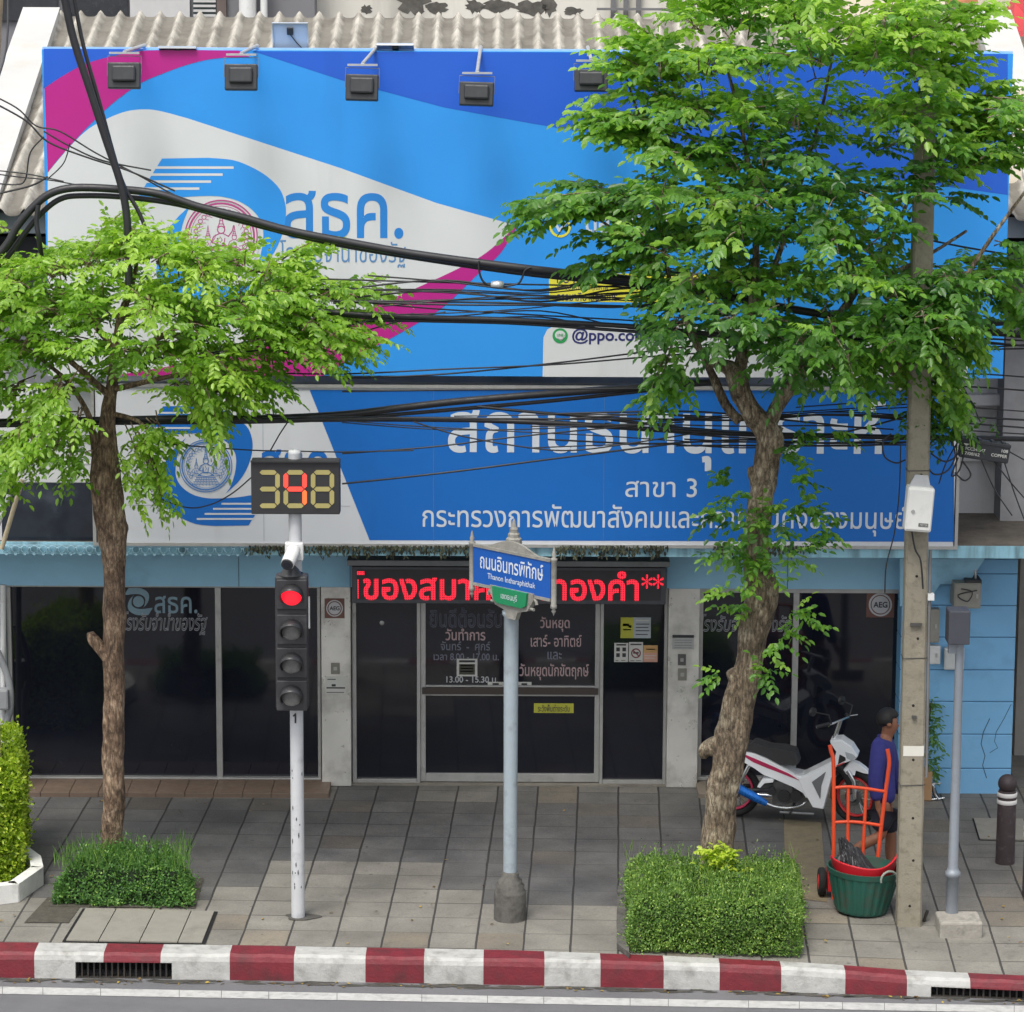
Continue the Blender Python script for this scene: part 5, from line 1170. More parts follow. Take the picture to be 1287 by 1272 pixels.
# --- left tree
YL = G(140, 1113).y
tr = thing('street_tree', G(140, 1113), 'slender street tree with a reddish trunk and feathery bright green crown over the left windows', 'tree')
mb = MB()
pathL = limb(mb, [(141, 1122, 16), (141, 1085, 14.5), (140, 1040, 13.5), (142, 1000, 14), (142, 950, 14), (143, 900, 13.5), (144, 860, 14), (143, 820, 14), (144, 780, 13.5), (143, 740, 14), (142, 700, 14.5), (139, 670, 18), (136, 640, 19), (133, 610, 20), (131, 588, 18.5), (133, 566, 15), (136, 540, 10.5), (138, 510, 8.5), (142, 480, 7.5), (146, 440, 7), (152, 400, 5.5), (165, 360, 4, .1), (172, 330, 2, .1)], YL, bark1, 18, .17, 3)
for b_ in ([(128, 592, 10), (120, 570, 5), (117, 545, 4.5), (108, 515, 3.5), (85, 480, 3), (50, 450, 2)], [(146, 650, 9), (152, 628, 5), (147, 600, 5), (140, 572, 6)], [(148, 675, 8), (157, 664, 5), (154, 652, 3)], [(136, 826, 10), (123, 812, 8), (116, 803, 7.5), (113, 795, 4.5)], [(143, 470, 5), (190, 430, 3.5, -.1), (250, 400, 2.6, -.15), (330, 385, 1.6, -.2)], [(140, 500, 5), (95, 460, 3.5, -.2), (40, 420, 2.4, -.3), (-10, 400, 1.5, -.3)], [(146, 440, 5), (110, 400, 3, .3), (70, 360, 2, .4)], [(150, 410, 4), (215, 360, 3, .4), (290, 335, 1.5, .4)], [(140, 520, 4), (175, 530, 2.4, -.2), (200, 560, 1.4, -.3)], [(140, 490, 4), (230, 470, 2.6, -.4), (310, 465, 1.3, -.5)]):
    limb(mb, b_, YL, bark1, 8, .15, 5, 4)
add('trunk', mb, bark1, tr)
foL = Foliage(); twL = MB(); lpL = (5, .27, .075, .036)
clL = [(60, 340, 42), (110, 330, 40), (155, 318, 42), (205, 322, 42), (250, 335, 45), (300, 330, 32), (340, 340, 38), (15, 360, 45), (60, 390, 45), (120, 385, 50), (185, 375, 50), (240, 395, 48), (300, 385, 48), (350, 375, 40), (410, 365, 34), (445, 366, 22), (385, 405, 36), (330, 425, 38), (270, 445, 40), (210, 440, 42), (150, 445, 42), (90, 435, 42), (30, 430, 42), (20, 480, 38), (75, 485, 34), (225, 480, 34), (270, 480, 28), (30, 545, 32), (75, 555, 28), (100, 520, 26), (195, 530, 26, -.3), (185, 580, 16, -.3), (175, 560, 14, -.3), (425, 428, 22), (440, 415, 18), (-35, 400, 55), (-40, 480, 50), (-45, 340, 45), (168, 288, 20), (5, 595, 14, -.3), (300, 470, 24), (250, 500, 14, -.2), (265, 505, 10, -.2), (110, 575, 18)]
tL = lambda x, y: .40+.5*max(0, min(1, (470-y)/170)) + (.25 if (x > 180 and y > 440 and x < 330) or (x < 110 and y > 470) else 0)  # sunlit upper crown and lower sprays put into the leaf tint
coreL = np.array(W(150, 470, YL))
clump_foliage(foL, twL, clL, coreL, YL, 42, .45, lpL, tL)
for a, b, o in (((350, 375), (482, 358), 0), ((330, 420), (455, 432), -.2), ((250, 465), (345, 472), -.5), ((80, 520), (5, 592), -.4), ((170, 545), (196, 612), -.3), ((330, 350), (392, 308), .1), ((120, 325), (168, 272), 0), ((300, 400), (415, 445), -.3), ((90, 480), (45, 540), -.6), ((240, 460), (260, 520), -.5), ((40, 340), (-10, 320), 0)):
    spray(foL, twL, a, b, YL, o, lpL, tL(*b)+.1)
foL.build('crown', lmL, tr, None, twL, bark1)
# --- right tree
YR = G(900, 1141).y
tr2 = thing('street_tree', G(897, 1141), 'tall street tree with a crooked gnarled trunk and large dark crown before the billboard', 'tree')
mb = MB()
limb(mb, [(896, 1150, 26), (898, 1110, 24), (900, 1078, 22.5), (902, 1045, 20.5), (905, 1012, 18), (909, 980, 20), (915, 950, 20.5), (922, 915, 19.5), (930, 885, 19), (938, 855, 19), (943, 830, 17), (948, 800, 17.5), (954, 770, 20), (956, 742, 20), (952, 715, 17), (950, 690, 16), (952, 660, 16), (956, 630, 15.5), (960, 600, 16.5), (965, 575, 16), (969, 552, 17), (958, 532, 15), (944, 516, 13.5), (934, 498, 13), (927, 478, 13), (918, 464, 10), (905, 458, 7.5), (892, 455, 5)], YR, bark2, 18, .19, 9)
for b_ in ([(962, 552, 15), (976, 540, 11), (975, 545, 4)], [(964, 545, 10), (975, 515, 9), (990, 492, 8.5), (1010, 465, 7), (1040, 420, 6, -.1), (1080, 360, 4.5, -.1), (1120, 300, 3, 0), (1150, 230, 1.6, 0)], [(930, 530, 7, .1), (912, 508, 6.5, .15), (895, 470, 5.5, .2), (870, 420, 4.5, .2), (845, 370, 3.2, .1), (800, 310, 2.2, 0), (740, 268, 1.2, 0)], [(926, 480, 10), (935, 440, 8, .1), (945, 390, 6.5, .15), (950, 320, 5, .2), (945, 240, 4, .2), (930, 150, 2.6, .2), (910, 70, 1.5, .2)], [(945, 390, 5, .15), (975, 330, 4, .3), (1000, 250, 3, .4), (1030, 150, 2.2, .4), (1050, 50, 1.4, .4)], [(908, 936, 14), (894, 939, 12), (886, 945, 9), (884, 953, 4)], [(934, 862, 13), (922, 848, 8.5), (918, 842, 6)], [(955, 745, 14), (965, 738, 11), (969, 742, 5)], [(953, 606, 12), (945, 592, 7), (943, 587, 3)], [(845, 370, 3, .1), (830, 290, 2.4, .1), (815, 190, 1.8, .1), (785, 90, 1.2, .1)], [(1080, 360, 3.5, -.1), (1150, 330, 2.6, -.2), (1215, 290, 1.8, -.2)], [(1120, 470, 4, -.5), (1160, 420, 3.6, -.6), (1200, 368, 3.2, -.6), (1245, 300, 2.4, -.6), (1300, 225, 1.6, -.6)], [(1010, 465, 5, 0), (1080, 455, 3.6, -.2), (1150, 470, 2.2, -.3), (1190, 490, 1.2, -.3)]):
    limb(mb, b_, YR, bark2, 9, .16, 2, 4)
add('trunk', mb, bark2, tr2)
foR = Foliage(); twR = MB(); lpR = (5, .29, .09, .046)
clR = []
for row in ((-35, 830, 900, 970, 1040, 1110, 1180), (25, (872, 36), 930, 1000, (1060, 34), 1130, (1165, 36)), (80, (835, 36), 890, 960, 1030, 1090, (1145, 40)), (140, (832, 26), 880, 940, 1000, (1060, 26), 1110, (1135, 30), (1245, 26), 1285), (195, (850, 34), 905, 965, (1015, 30), (1100, 24), (1190, 20), (1245, 26)), (245, (795, 20), 845, 900, 960, 1030, (1090, 32), (1140, 26), (1195, 18)), (300, (800, 28), 850, 915, 985, 1050, (1095, 26), (1255, 16)), (350, 865, 930, 1000, 1070, 1130, (1190, 34), (1245, 20)), (400, (850, 32), 910, 975, 1045, 1110, 1165, (1205, 26)), (436, 1000, 1060, 1115, (1160, 34), (1192, 22)), (455, (1010, 14), (1050, 18))):
    for c in row[1:]: clR.append((c if isinstance(c, int) else c[0], row[0]+random.uniform(-8, 8), 46 if isinstance(c, int) else c[1]))
tR = lambda x, y: .34+.5*max(0, min(1, (230-y)/230)) + (.22 if (y > 420 and x > 1120) or (300 < y < 360 and 990 < x < 1100) else 0)  # sunlit brightness towards the crown top put into the leaf tint
coreR = np.array(W(990, 420, YR))
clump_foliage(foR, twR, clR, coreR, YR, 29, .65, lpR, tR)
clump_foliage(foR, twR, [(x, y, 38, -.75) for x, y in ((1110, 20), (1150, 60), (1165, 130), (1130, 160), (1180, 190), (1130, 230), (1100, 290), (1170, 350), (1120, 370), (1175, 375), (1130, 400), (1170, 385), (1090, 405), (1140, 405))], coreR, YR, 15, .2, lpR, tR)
for a, b, o in (((850, 95), (775, 42), 0), ((845, 105), (785, 52), .1), ((865, 165), (732, 125), 0), ((855, 178), (760, 142), 0), ((810, 262), (655, 249), 0), ((810, 272), (715, 236), .1), ((840, 330), (740, 322), 0), ((1160, 205), (1292, 95), -.1), ((1180, 190), (1250, 130), -.1), ((1190, 215), (1290, 175), -.1), ((1150, 100), (1222, 42), 0), ((1170, 60), (1228, 20), 0), ((850, 440), (832, 492), -.2), ((1150, 110), (1210, 96), -.2), ((1120, 450), (1150, 495), -.4), ((1165, 445), (1190, 500), -.4), ((1190, 390), (1210, 425), -.3), ((1200, 340), (1275, 330), -.2), ((940, 20), (920, -30), 0), ((1240, 350), (1290, 390), -.2)):
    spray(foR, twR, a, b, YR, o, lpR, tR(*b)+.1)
# suckers on the trunk
for (px, py, r) in ((930, 625, 16), (918, 600, 10), (905, 645, 12), (985, 565, 14), (1000, 600, 12), (1010, 640, 16), (985, 650, 16), (960, 665, 18), (930, 680, 14), (1030, 665, 12), (1010, 685, 12), (920, 740, 12), (935, 765, 12), (955, 705, 16), (965, 725, 10), (995, 775, 10), (1015, 780, 8), (975, 810, 10), (965, 835, 9), (955, 845, 8), (908, 845, 7), (1000, 555, 10), (1040, 545, 10), (960, 640, 16), (940, 705, 12), (990, 700, 10), (905, 700, 8), (985, 790, 8)):
    c = np.array(W(px, py, YR-.18+random.uniform(-.15, .1)))
    for k in range(max(4, int(r/1.7))):
        D = np.array([(px-952)/60.+random.gauss(0, .5), -.4+random.gauss(0, .4), random.gauss(.15, .4)])
        foR.compound(c+RNG.normal(0, .42*r*.0068, 3), D, .22*RNG.uniform(.7, 1.2), 4, .075, .04, np.clip(.35+RNG.normal(0, .15)+(.2 if py > 690 else 0), 0, 1))
for k in range(26):                                # a few yellow leaves
    px, py = random.uniform(960, 1060), random.uniform(270, 400); c = np.array(W(px, py, YR-.7)); foR.leaf(c, unit(RNG.normal(0, 1, 3)-np.array([0, 0, 1.])), unit(RNG.normal(0, 1, 3)+np.array([0, -1, .5])), .08, .045, 1.)
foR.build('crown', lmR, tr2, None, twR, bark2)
print('leaves', len(foL.P), len(foR.P))
# ================================================================== HEDGES
def hedge(label, corners, h, n, ll, mat, tint, ragged, topn, soft=.02, name='hedge', wild=0, shoulder=(.12, .8)):
    """corners: four ground points counterclockwise; leaves on a clipped block"""
    c = sum(corners, Vector())/4; t = thing(name, (c.x, c.y, 0), label, name.replace('_', ' '))
    f = Foliage(); q = corners
    for k in range(n):
        side = random.random()
        u, v, z = random.random(), random.random(), random.random()
        if side < topn: z = 1.; nrm = Vector((0, 0, 1))
        else:
            e = random.choices(range(4), [2.2, 1.2, .6, 1.2])[0]
            if e == 0: v = 0
            elif e == 1: u = 1
            elif e == 2: v = 1
            else: u = 0
            nrm = [(0, -1, 0), (1, 0, 0), (0, 1, 0), (-1, 0, 0)][e]; nrm = Vector(nrm)
        p = q[0].lerp(q[1], u).lerp(q[3].lerp(q[2], u), v)
        b = .05*mnoise.noise(Vector((p.x*4, p.y*4, z*3+3)))+ragged*.6*mnoise.noise(Vector((p.x*13, p.y*13, z*h*13)))
        rd = 1-shoulder[0]*max(0, z-shoulder[1])/(1-shoulder[1])                  # rounded shoulders
        if side < topn and shoulder[0] > .2: rd *= .96
        pc = Vector((c.x, c.y, 0)); p = pc+(p-pc)*rd
        if random.random() < .04: b += random.uniform(.02, .08)      # stray shoots
        pos = Vector((p.x, p.y, h*z))+nrm*(b-abs(random.gauss(0, soft)))+Vector((0, 0, b if side < topn else 0))
        if pos.z < .01: pos.z = .01+random.random()*.03
        A = unit(np.array(nrm)*.7+RNG.normal(0, .6, 3)+np.array([0, 0, .35])); Nn = unit(np.array(nrm)+RNG.normal(0, .5, 3)+np.array([0, 0, .6]))
        f.leaf(np.array(pos), A, Nn, ll*random.uniform(.7, 1.3), ll*.55*random.uniform(.8, 1.2), np.clip(tint+random.gauss(0, .2)+.15*mnoise.noise(pos*5), 0, 1))
    for k in range(wild):                          # grassy wisps above the clipped top
        u, v = random.random(), random.random(); p = q[0].lerp(q[1], u).lerp(q[3].lerp(q[2], u), v); L_ = random.uniform(.06, .2)
        f.leaf(np.array((p.x, p.y, h*.9+random.uniform(-.02, .05))), unit(np.array([random.gauss(0, .3), random.gauss(0, .3), 1])), unit(np.array([random.gauss(0, .5), -1, 0])), L_, .005, np.clip(tint+.15+random.gauss(0, .15), 0, 1))
    f.build('foliage', mat, t)
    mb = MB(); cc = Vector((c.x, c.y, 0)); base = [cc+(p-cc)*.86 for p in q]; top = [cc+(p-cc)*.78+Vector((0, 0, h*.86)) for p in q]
    mb.add(base+top, [(3, 2, 1, 0), (4, 5, 6, 7)]+[(i, (i+1) % 4, 4+(i+1) % 4, 4+i) for i in range(4)], M('hedge_core', S(26, 40, 20), .95, var=.4, scale=20)); add('dark_core', mb, None, t)  # added dark solid block keeps the leaf shell from being see-through
    return t
lmH = leaf_mat('leaf_hedge', S(54, 84, 42), S(112, 148, 68), S(184, 206, 108), .3, .5)
lmB = leaf_mat('leaf_bush', S(52, 88, 48), S(98, 142, 70), S(162, 192, 100), .3, .55)
lmY = leaf_mat('leaf_yellowgreen', S(86, 116, 26), S(146, 172, 46), S(200, 212, 84), .35, .45)
fr_ = lambda px, py, h: W(px, py, z=h)
q = [G(793, 1197), G(1004, 1203), fr_(1004, 1078, .45), fr_(788, 1076, .45)]; q[2].z = q[3].z = 0
hedge('dense clipped green hedge block around the crooked tree, right at the kerb', q, .47, 42000, .023, lmH, .42, .045, .42, soft=.03, wild=420)
q = [G(66, 1138), G(240, 1141), fr_(238, 1064, .36), fr_(92, 1066, .36)]; q[2].z = q[3].z = 0
hedge('low grassy green bush around the foot of the slender reddish tree', q, .36, 18000, .028, lmB, .38, .075, .4, soft=.035, wild=700, name='bush', shoulder=(.26, .35))
q = [G(-70, 1120), G(30, 1108), fr_(34, 1052, .0), fr_(-70, 1052, .0)]
hedge('tall clipped yellow green hedge in a white planter at the left edge', q, 1.12, 19000, .042, lmY, .52, .05, .18, soft=.035)
# pale plant and ferny weeds at the trunk foot
f = Foliage()
for k in range(46):
    c = np.array(W(random.uniform(888, 925), random.uniform(1068, 1100), YR-.3)); f.compound(c, np.array([random.gauss(0, .6), random.gauss(-.3, .4), random.uniform(.1, .9)]), .14, 4, .06, .034, .75)
o = f.build('sapling', lmY, None, tuple(W(905, 1100, YR-.3))); tag(o, 'pale yellow green sapling sprouting at the foot of the crooked trunk', 'plant')
# soil pits and planter
soil = M('soil', S(74, 70, 62), .95, var=.3, scale=14, bump=.8, bscale=50)
mb = MB(); mb.poly([G(30, 1160)+Vector((0, 0, .003)), G(86, 1160)+Vector((0, 0, .003)), G(110, 1128)+Vector((0, 0, .003)), G(60, 1128)+Vector((0, 0, .003))], soil); mb.poly([G(60, 1140)+Vector((0, 0, .006)), G(246, 1142)+Vector((0, 0, .006)), G(256, 1104)+Vector((0, 0, .006)), G(90, 1100)+Vector((0, 0, .006))], soil)
o = add('soil', mb, soil, fix=False); structure(o)
pkw = M('planter_white', S(212, 212, 208), .7, var=.08, dirt=(S(140, 138, 130), .4, 5), bump=.3)
pt = thing('planter', G(20, 1125), 'white painted concrete planter kerb around the tall hedge at the left edge', 'planter')
P_l = [G(-70, 1146), G(24, 1134), G(55, 1112), G(52, 1098), G(28, 1080)]
for a, b in zip(P_l, P_l[1:]):
    d = (b-a).normalized(); nrm = Vector((-d.y, d.x, 0))*.11; g = d*.006
    mb = MB(); mb.prism([a+g, b-g, b-g+nrm, a+g+nrm], (0, 0, .17), pkw); add('kerb_stone', mb, pkw, pt)
mb = MB(); mb.prism([G(791, 1205), G(775, 1192), G(776, 1120), G(785, 1120)][::-1], (0, 0, .05), grey_c); tag(add('edge_stone', mb, grey_c, loc=G(783, 1160)), 'dark edging stone along the left side of the hedge at the kerb', 'edging stone')
# plant by the pilaster and small pot
f = Foliage(); YPp = -.5
for k in range(60):
    c = np.array(W(random.gauss(1167, 4), random.uniform(880, 975), YPp+random.uniform(-.1, .1))); f.compound(c, np.array([random.gauss(.3, .6), random.gauss(-.3, .4), random.gauss(.1, .5)]), .12, 3, .06, .026, .3)
pp = thing('potted_plant', (W(1166, 1000, YPp).x, YPp, 0), 'straggly potted plant in a brown box between the concrete pole and blue wall', 'plant'); f.build('foliage', lmB, pp)
mb = MB(); a = W(1158, 1012, YPp).x; b = W(1169, 1012, YPp).x; mb.box(a, b, YPp-.12, YPp+.1, 0, .3, M('box_ochre', S(170, 134, 98), .8, var=.1), .01); add('pot', mb, None, pp)
mb = MB(); x_ = W(1166, 930, YPp); mb.tube([(x_.x, YPp, .25), (x_.x-.02, YPp, .6), (x_.x+.03, YPp, 1.0)], .008, 5, bark1); add('stem', mb, bark1, pp)
# withered creeper hanging off the canopy edge
lmD = leaf_mat('leaf_dry', S(40, 42, 34), S(58, 60, 46), S(86, 92, 70), .15, .8)
for k, (xa_, xb_, lab) in enumerate(((312, 440, 'withered creeper hanging under the sign edge beside the countdown pole'), (445, 596, 'withered creeper fringe hanging above the red message board, left of the street name post'), (700, 838, 'withered creeper fringe hanging above the red message board, right of the street name post'), (900, 1010, 'dark creeper stains of dead leaves hanging behind the crooked trunk'))):
    f = Foliage(); x = xa_
    while x < xb_:
        n_ = int(3+9*max(0, mnoise.noise(Vector((x*.06, k, 0)))+.35))
        for q_ in range(n_):
            c = np.array(W(x+random.uniform(-3, 3), 685+random.random()**1.6*(14 if n_ > 6 else 9), YC-.05-random.random()*.08)); f.leaf(c, unit(np.array([random.gauss(0, .4), random.gauss(-.2, .3), -1])), unit(np.array([random.gauss(0, .6), -1, .3])), random.uniform(.03, .06), random.uniform(.01, .025), random.random())
        x += 2.6
    tag(f.build('creeper', lmD, None, tuple(W((xa_+xb_)/2, 686, YC-.06))), lab, 'creeper')
# ================================================================== OVERHEAD CABLES
cabm = M('cable_black', S(38, 38, 42), .45, var=.15, scale=6); cabg = M('cable_grey', S(84, 84, 88), .5)
def cable(pts, Y, r, label, group=None, mat=None, name='overhead_cable', k=6, ys=None):
    P = cr([(p[0], p[1], p[2] if len(p) > 2 else 0) for p in pts], k)
    P3 = [W(p[0], p[1], Y+p[2]) for p in P]; rr = r*M_PX(Y, pts[0][1]); mb = MB(); mb.tube(P3, rr, 8 if r > 2 else 5, mat or cabm); o = add(name, mb, mat or cabm, loc=P3[0]); tag(o, label, 'cable', group); return P3
YW = -3.75
A1 = cable([(-40, 360), (5, 312), (22, 284), (42, 260), (64, 243), (95, 236), (150, 238), (200, 244), (250, 260), (300, 272), (360, 289), (430, 303), (520, 319), (640, 335), (720, 344), (800, 352), (860, 362), (940, 378), (1040, 396), (1140, 408), (1330, 424)], YW, 5., 'thickest black cable bundle arching at left and sagging across the billboard')
cable([(-40, 380), (10, 322), (32, 292), (52, 268), (76, 250), (104, 246), (160, 248), (225, 257), (300, 277), (430, 308), (640, 341), (800, 358), (870, 370)], YW+.06, 3.6, 'second thick black cable running just under the arching bundle at the left')
cable([(48, 258, 0), (46, 280, 0), (49, 300, 0), (53, 330, .1)], YW-.04, 3.2, 'short black cable dropping from the arch into the left tree crown')
cable([(70, -60), (90, 40), (112, 110), (133, 175), (150, 225), (158, 262), (161, 300), (162, 360)], YW-.25, 5., 'thick black cable pair falling steeply from the top left into the slender tree')
cable([(84, -60), (102, 45), (124, 125), (146, 205), (158, 238), (172, 262), (182, 285), (188, 310)], YW-.2, 2.6, 'thinner black cable twisted beside the steep thick one, splitting off to the right')
D1 = cable([(-40, 532), (60, 529), (130, 528), (230, 526), (330, 526), (430, 521), (500, 513), (570, 505), (650, 498), (730, 492), (820, 485), (900, 480)], YW+.3, 4.6, 'thick black cable bundle crossing the long sign and rising to the right')
cable([(-40, 536), (130, 532), (330, 530), (430, 526), (520, 519), (600, 512), (700, 503), (820, 490)], YW+.34, 2.6, 'black cable lying just under the low rising bundle')
cable([(330, 528), (430, 527), (520, 527), (600, 528), (700, 532), (780, 537), (860, 542), (950, 546), (1060, 548), (1140, 550), (1240, 551), (1340, 553)], YW+.2, 3.4, 'thick black cable running level in front of the big white sign lettering to the pole')
cable([(600, 511), (660, 517), (730, 523), (800, 531), (870, 539), (960, 545)], YW+.26, 2., 'black cable branching down from the rising bundle to the level one')
cable([(300, 378), (380, 388), (450, 395), (540, 399), (640, 402), (740, 407), (830, 413), (900, 420), (1060, 424), (1140, 424), (1240, 408), (1340, 402)], YW-.05, 3.2, 'black cable bundle in the middle of the billboard, leaving the left crown')
cable([(300, 382), (400, 393), (500, 402), (640, 406), (760, 414), (860, 421), (1000, 428)], YW-.02, 2.2, 'black cable just below the middle bundle on the billboard')
grp = 'thin overhead wires'
thin = [[(390, 350), (520, 354), (640, 357), (760, 360), (870, 366)], [(420, 362), (560, 366), (700, 372), (840, 376)], [(440, 378), (600, 380), (760, 384), (860, 388)], [(470, 396), (600, 392), (700, 384), (790, 374), (860, 366)], [(380, 372), (520, 386), (640, 394), (780, 402), (880, 408)], [(100, 462), (230, 448), (350, 438), (430, 424), (500, 404), (560, 392)], [(140, 455), (260, 444), (380, 424), (460, 404), (520, 394)], [(480, 385), (640, 372), (760, 376), (870, 384)],
        [(310, 468), (430, 470), (560, 464), (700, 458), (860, 445), (1000, 440)], [(430, 476), (560, 470), (700, 456), (820, 441), (900, 432)], [(430, 492), (560, 490), (700, 489), (860, 488)], [(330, 520), (500, 534), (640, 542), (760, 548), (900, 556), (1060, 552)], [(430, 531), (560, 540), (700, 538), (860, 528), (1000, 520), (1140, 512)], [(430, 570), (540, 562), (640, 550), (740, 540), (860, 530)], [(520, 530), (580, 548), (660, 562), (720, 566), (800, 556), (900, 540)],
        [(860, 525), (960, 520), (1060, 514), (1140, 508)], [(860, 552), (960, 556), (1060, 556), (1140, 552)], [(980, 560), (1040, 548), (1100, 534), (1150, 520)], [(1000, 512), (1080, 506), (1150, 500)], [(850, 560), (960, 560), (1080, 560), (1140, 556)], [(760, 532), (860, 545), (960, 551), (1100, 548)], [(700, 520), (860, 517), (960, 525), (1100, 540)],
        [(430, 608), (560, 594), (700, 576), (860, 556)], [(1150, 412), (1220, 418), (1330, 424)], [(1150, 402), (1230, 404), (1330, 400)], [(1150, 430), (1220, 428), (1330, 440)], [(1160, 520), (1220, 524), (1330, 530)], [(1160, 536), (1230, 542), (1330, 548)], [(1160, 505), (1220, 512), (1330, 520)], [(1160, 300), (1220, 312), (1330, 330)], [(1160, 330), (1220, 345), (1330, 362)],
        [(-30, 110), (20, 135), (45, 158), (75, 165), (120, 192), (170, 218), (230, 250), (290, 268)], [(-30, 118), (30, 150), (60, 178), (110, 198), (160, 214), (220, 240)], [(55, 165), (90, 185), (130, 202), (190, 214)], [(-30, 215), (20, 222), (60, 226), (95, 232)], [(-30, 212), (30, 218), (80, 228)], [(60, 225), (80, 205), (88, 180)], [(55, 172), (38, 192), (32, 225), (20, 232), (-10, 230)], [(0, 243), (40, 233), (60, 222)]]
for k in range(9):                                # more of the same tangle
    ya = random.uniform(350, 404); thin.append([(x, ya+random.uniform(-4, 4)+(x-380)*random.choice([-.02, .01, .03])) for x in (random.uniform(360, 480), 560, 680, 790, random.uniform(850, 960))])
for k in range(7):
    ya = random.uniform(520, 560); thin.append([(x, ya+random.uniform(-5, 5)) for x in (random.uniform(430, 760), 820, 930, 1040, random.uniform(1120, 1160))])
for k in range(7): ya = random.uniform(396, 560); thin.append([(random.uniform(1140, 1170), ya), (1225, ya+random.uniform(-6, 14)), (1340, ya+random.uniform(-8, 22))])
for i, p in enumerate(thin):
    cable([(x, y, .12*math.sin(i*1.7)) for x, y in p], YW+.05*math.sin(i*2.3), random.uniform(.8, 1.35), 'thin black overhead wire in the tangle strung across the signs', grp)
cable([(145, 585), (170, 608), (200, 626), (236, 638), (265, 634), (292, 620), (316, 600)], -3.6, .9, 'thin black wire sagging from the left trunk to the countdown board')
cable([(210, 558), (260, 562), (320, 566), (372, 567), (430, 568), (520, 566)], -3.9, .9, 'thin black wire touching the top of the countdown pole')
cable([(340, 566), (352, 545), (362, 530)], -3.85, .9, 'short slanting wire above the countdown board')
YX = YU+.14
for i, p in enumerate([[(1196, 465), (1210, 488), (1226, 512)], [(1200, 468), (1218, 500), (1232, 530)], [(1232, 575), (1250, 615), (1272, 648)], [(1248, 578), (1270, 606), (1300, 640)], [(1262, 580), (1275, 620), (1290, 660)], [(1266, 566), (1280, 574), (1310, 590)], [(1210, 545), (1190, 580), (1180, 608)]]):
    cable(p, YX+.05, .9, 'thin black drop wire slanting by the splice box right of the pole', 'drop wires by the splice box')
for i, p in enumerate([[(1166, 560), (1180, 550), (1196, 556), (1200, 575), (1190, 592), (1174, 596), (1164, 584)], [(1172, 540), (1192, 534), (1208, 548), (1204, 570), (1188, 580), (1170, 570)], [(1120, 545), (1110, 556), (1112, 574), (1126, 582), (1138, 578)], [(1204, 552), (1212, 562), (1206, 590), (1196, 598), (1204, 575)], [(1210, 580), (1220, 596), (1212, 604), (1200, 594)]]):
    cable(p, YX, 1.1, 'loose black cable coil tied behind the concrete pole', 'cable coils on the pole')
cable([(1146, 668), (1150, 690), (1157, 705), (1160, 740)], YU-.14, 1.2, 'black lead hanging below the white meter box on the pole')
cable([(1132, 560), (1130, 620), (1124, 670), (1114, 710), (1112, 745)], YU+.12, .9, 'thin black wire hanging left of the white meter box')
lp = cable([(602, 328), (602, 340), (606, 352), (614, 358), (630, 360), (650, 357), (656, 350), (660, 340), (668, 336)], YW-.04, 1.4, 'looped black splice cable hanging under the thick bundle mid billboard')
mb = MB(); c = W(625, 358, YW-.06); mb.lathe(c, [(0, -.06), (.03, -.05), (.038, 0), (.03, .05), (0, .06)], 12, galv, 'x'); tag(add('cable_clamp', mb, galv, loc=c), 'small silver clamp on the looped splice cable below the thick bundle', 'clamp')
for i, (p, Y_) in enumerate(((A1, YW), (D1, YW))):   # lashing wire round the bundles belongs to them
    pass
# pole-top hardware clutter
f = Foliage()
for k in range(120):
    px, py = random.gauss(1178, 22), random.gauss(528, 16); f.compound(np.array(W(px, py, YX+random.uniform(-.1, .25))), RNG.normal(0, 1, 3)-np.array([0, 0, .3]), .16, 3, .06, .03, RNG.uniform(0, .45))
tag(f.build('vine', lmR, None, tuple(W(1178, 528, YX))), 'dark leafy vine tangled in the wires just right of the concrete pole', 'vine')
# left edge: pipes and bamboo poles
YPp = -2.2
mb = MB(); mb.tube([W(2, 690, YPp), W(28, 603, YPp)], .022, 8, M('bamboo', S(206, 190, 160), .6, var=.12)); o = add('bamboo_pole', mb, None, loc=W(2, 690, YPp)); tag(o, 'pale bamboo pole leaning steeply at the left edge above the window', 'pole')
mb = MB(); mb.tube([W(-2, 660, YPp-.1), W(11, 622, YPp-.1)], .02, 8, white_p); o = add('bamboo_pole', mb, None, loc=W(0, 660, YPp-.1)); tag(o, 'short white pole leaning beside the bamboo pole at the left edge', 'pole')
dp = thing('drain_pipe', W(5, 985, -.5), 'grey bent service pipes with a junction box at the far left window edge', 'pipe'); dp.location.z = 0
gp_ = M('pipe_grey', S(140, 142, 146), .5, var=.1)
mb = MB(); mb.tube([W(4, 1000, -.5), W(4, 735, -.5)], .03, 10, white_p); add('pipe', mb, None, dp)
mb = MB(); mb.tube(cr([W(-4, 818, -.6), W(4, 835, -.6), W(12, 860, -.6), (W(13, 890, -.6)), W(8, 910, -.6), W(7, 950, -.6), W(7, 1000, -.6)], 5), .036, 10, gp_); add('pipe', mb, None, dp)
mb = MB(); p = W(3, 877, -.62); mb.box(p.x-.08, p.x+.07, -.7, -.56, p.z-.11, p.z+.1, gp_, .02); add('junction_box', mb, gp_, dp)
mb = MB(); mb.tube(cr([W(-10, 120, YW+.3), W(8, 60, YW+.3), W(10, -20, YW+.3)], 4), .01, 6, cabg); o = add('stay_wire', mb, cabg, loc=W(8, 60, YW+.3)); tag(o, 'grey stay wire rising at the top left corner', 'wire')
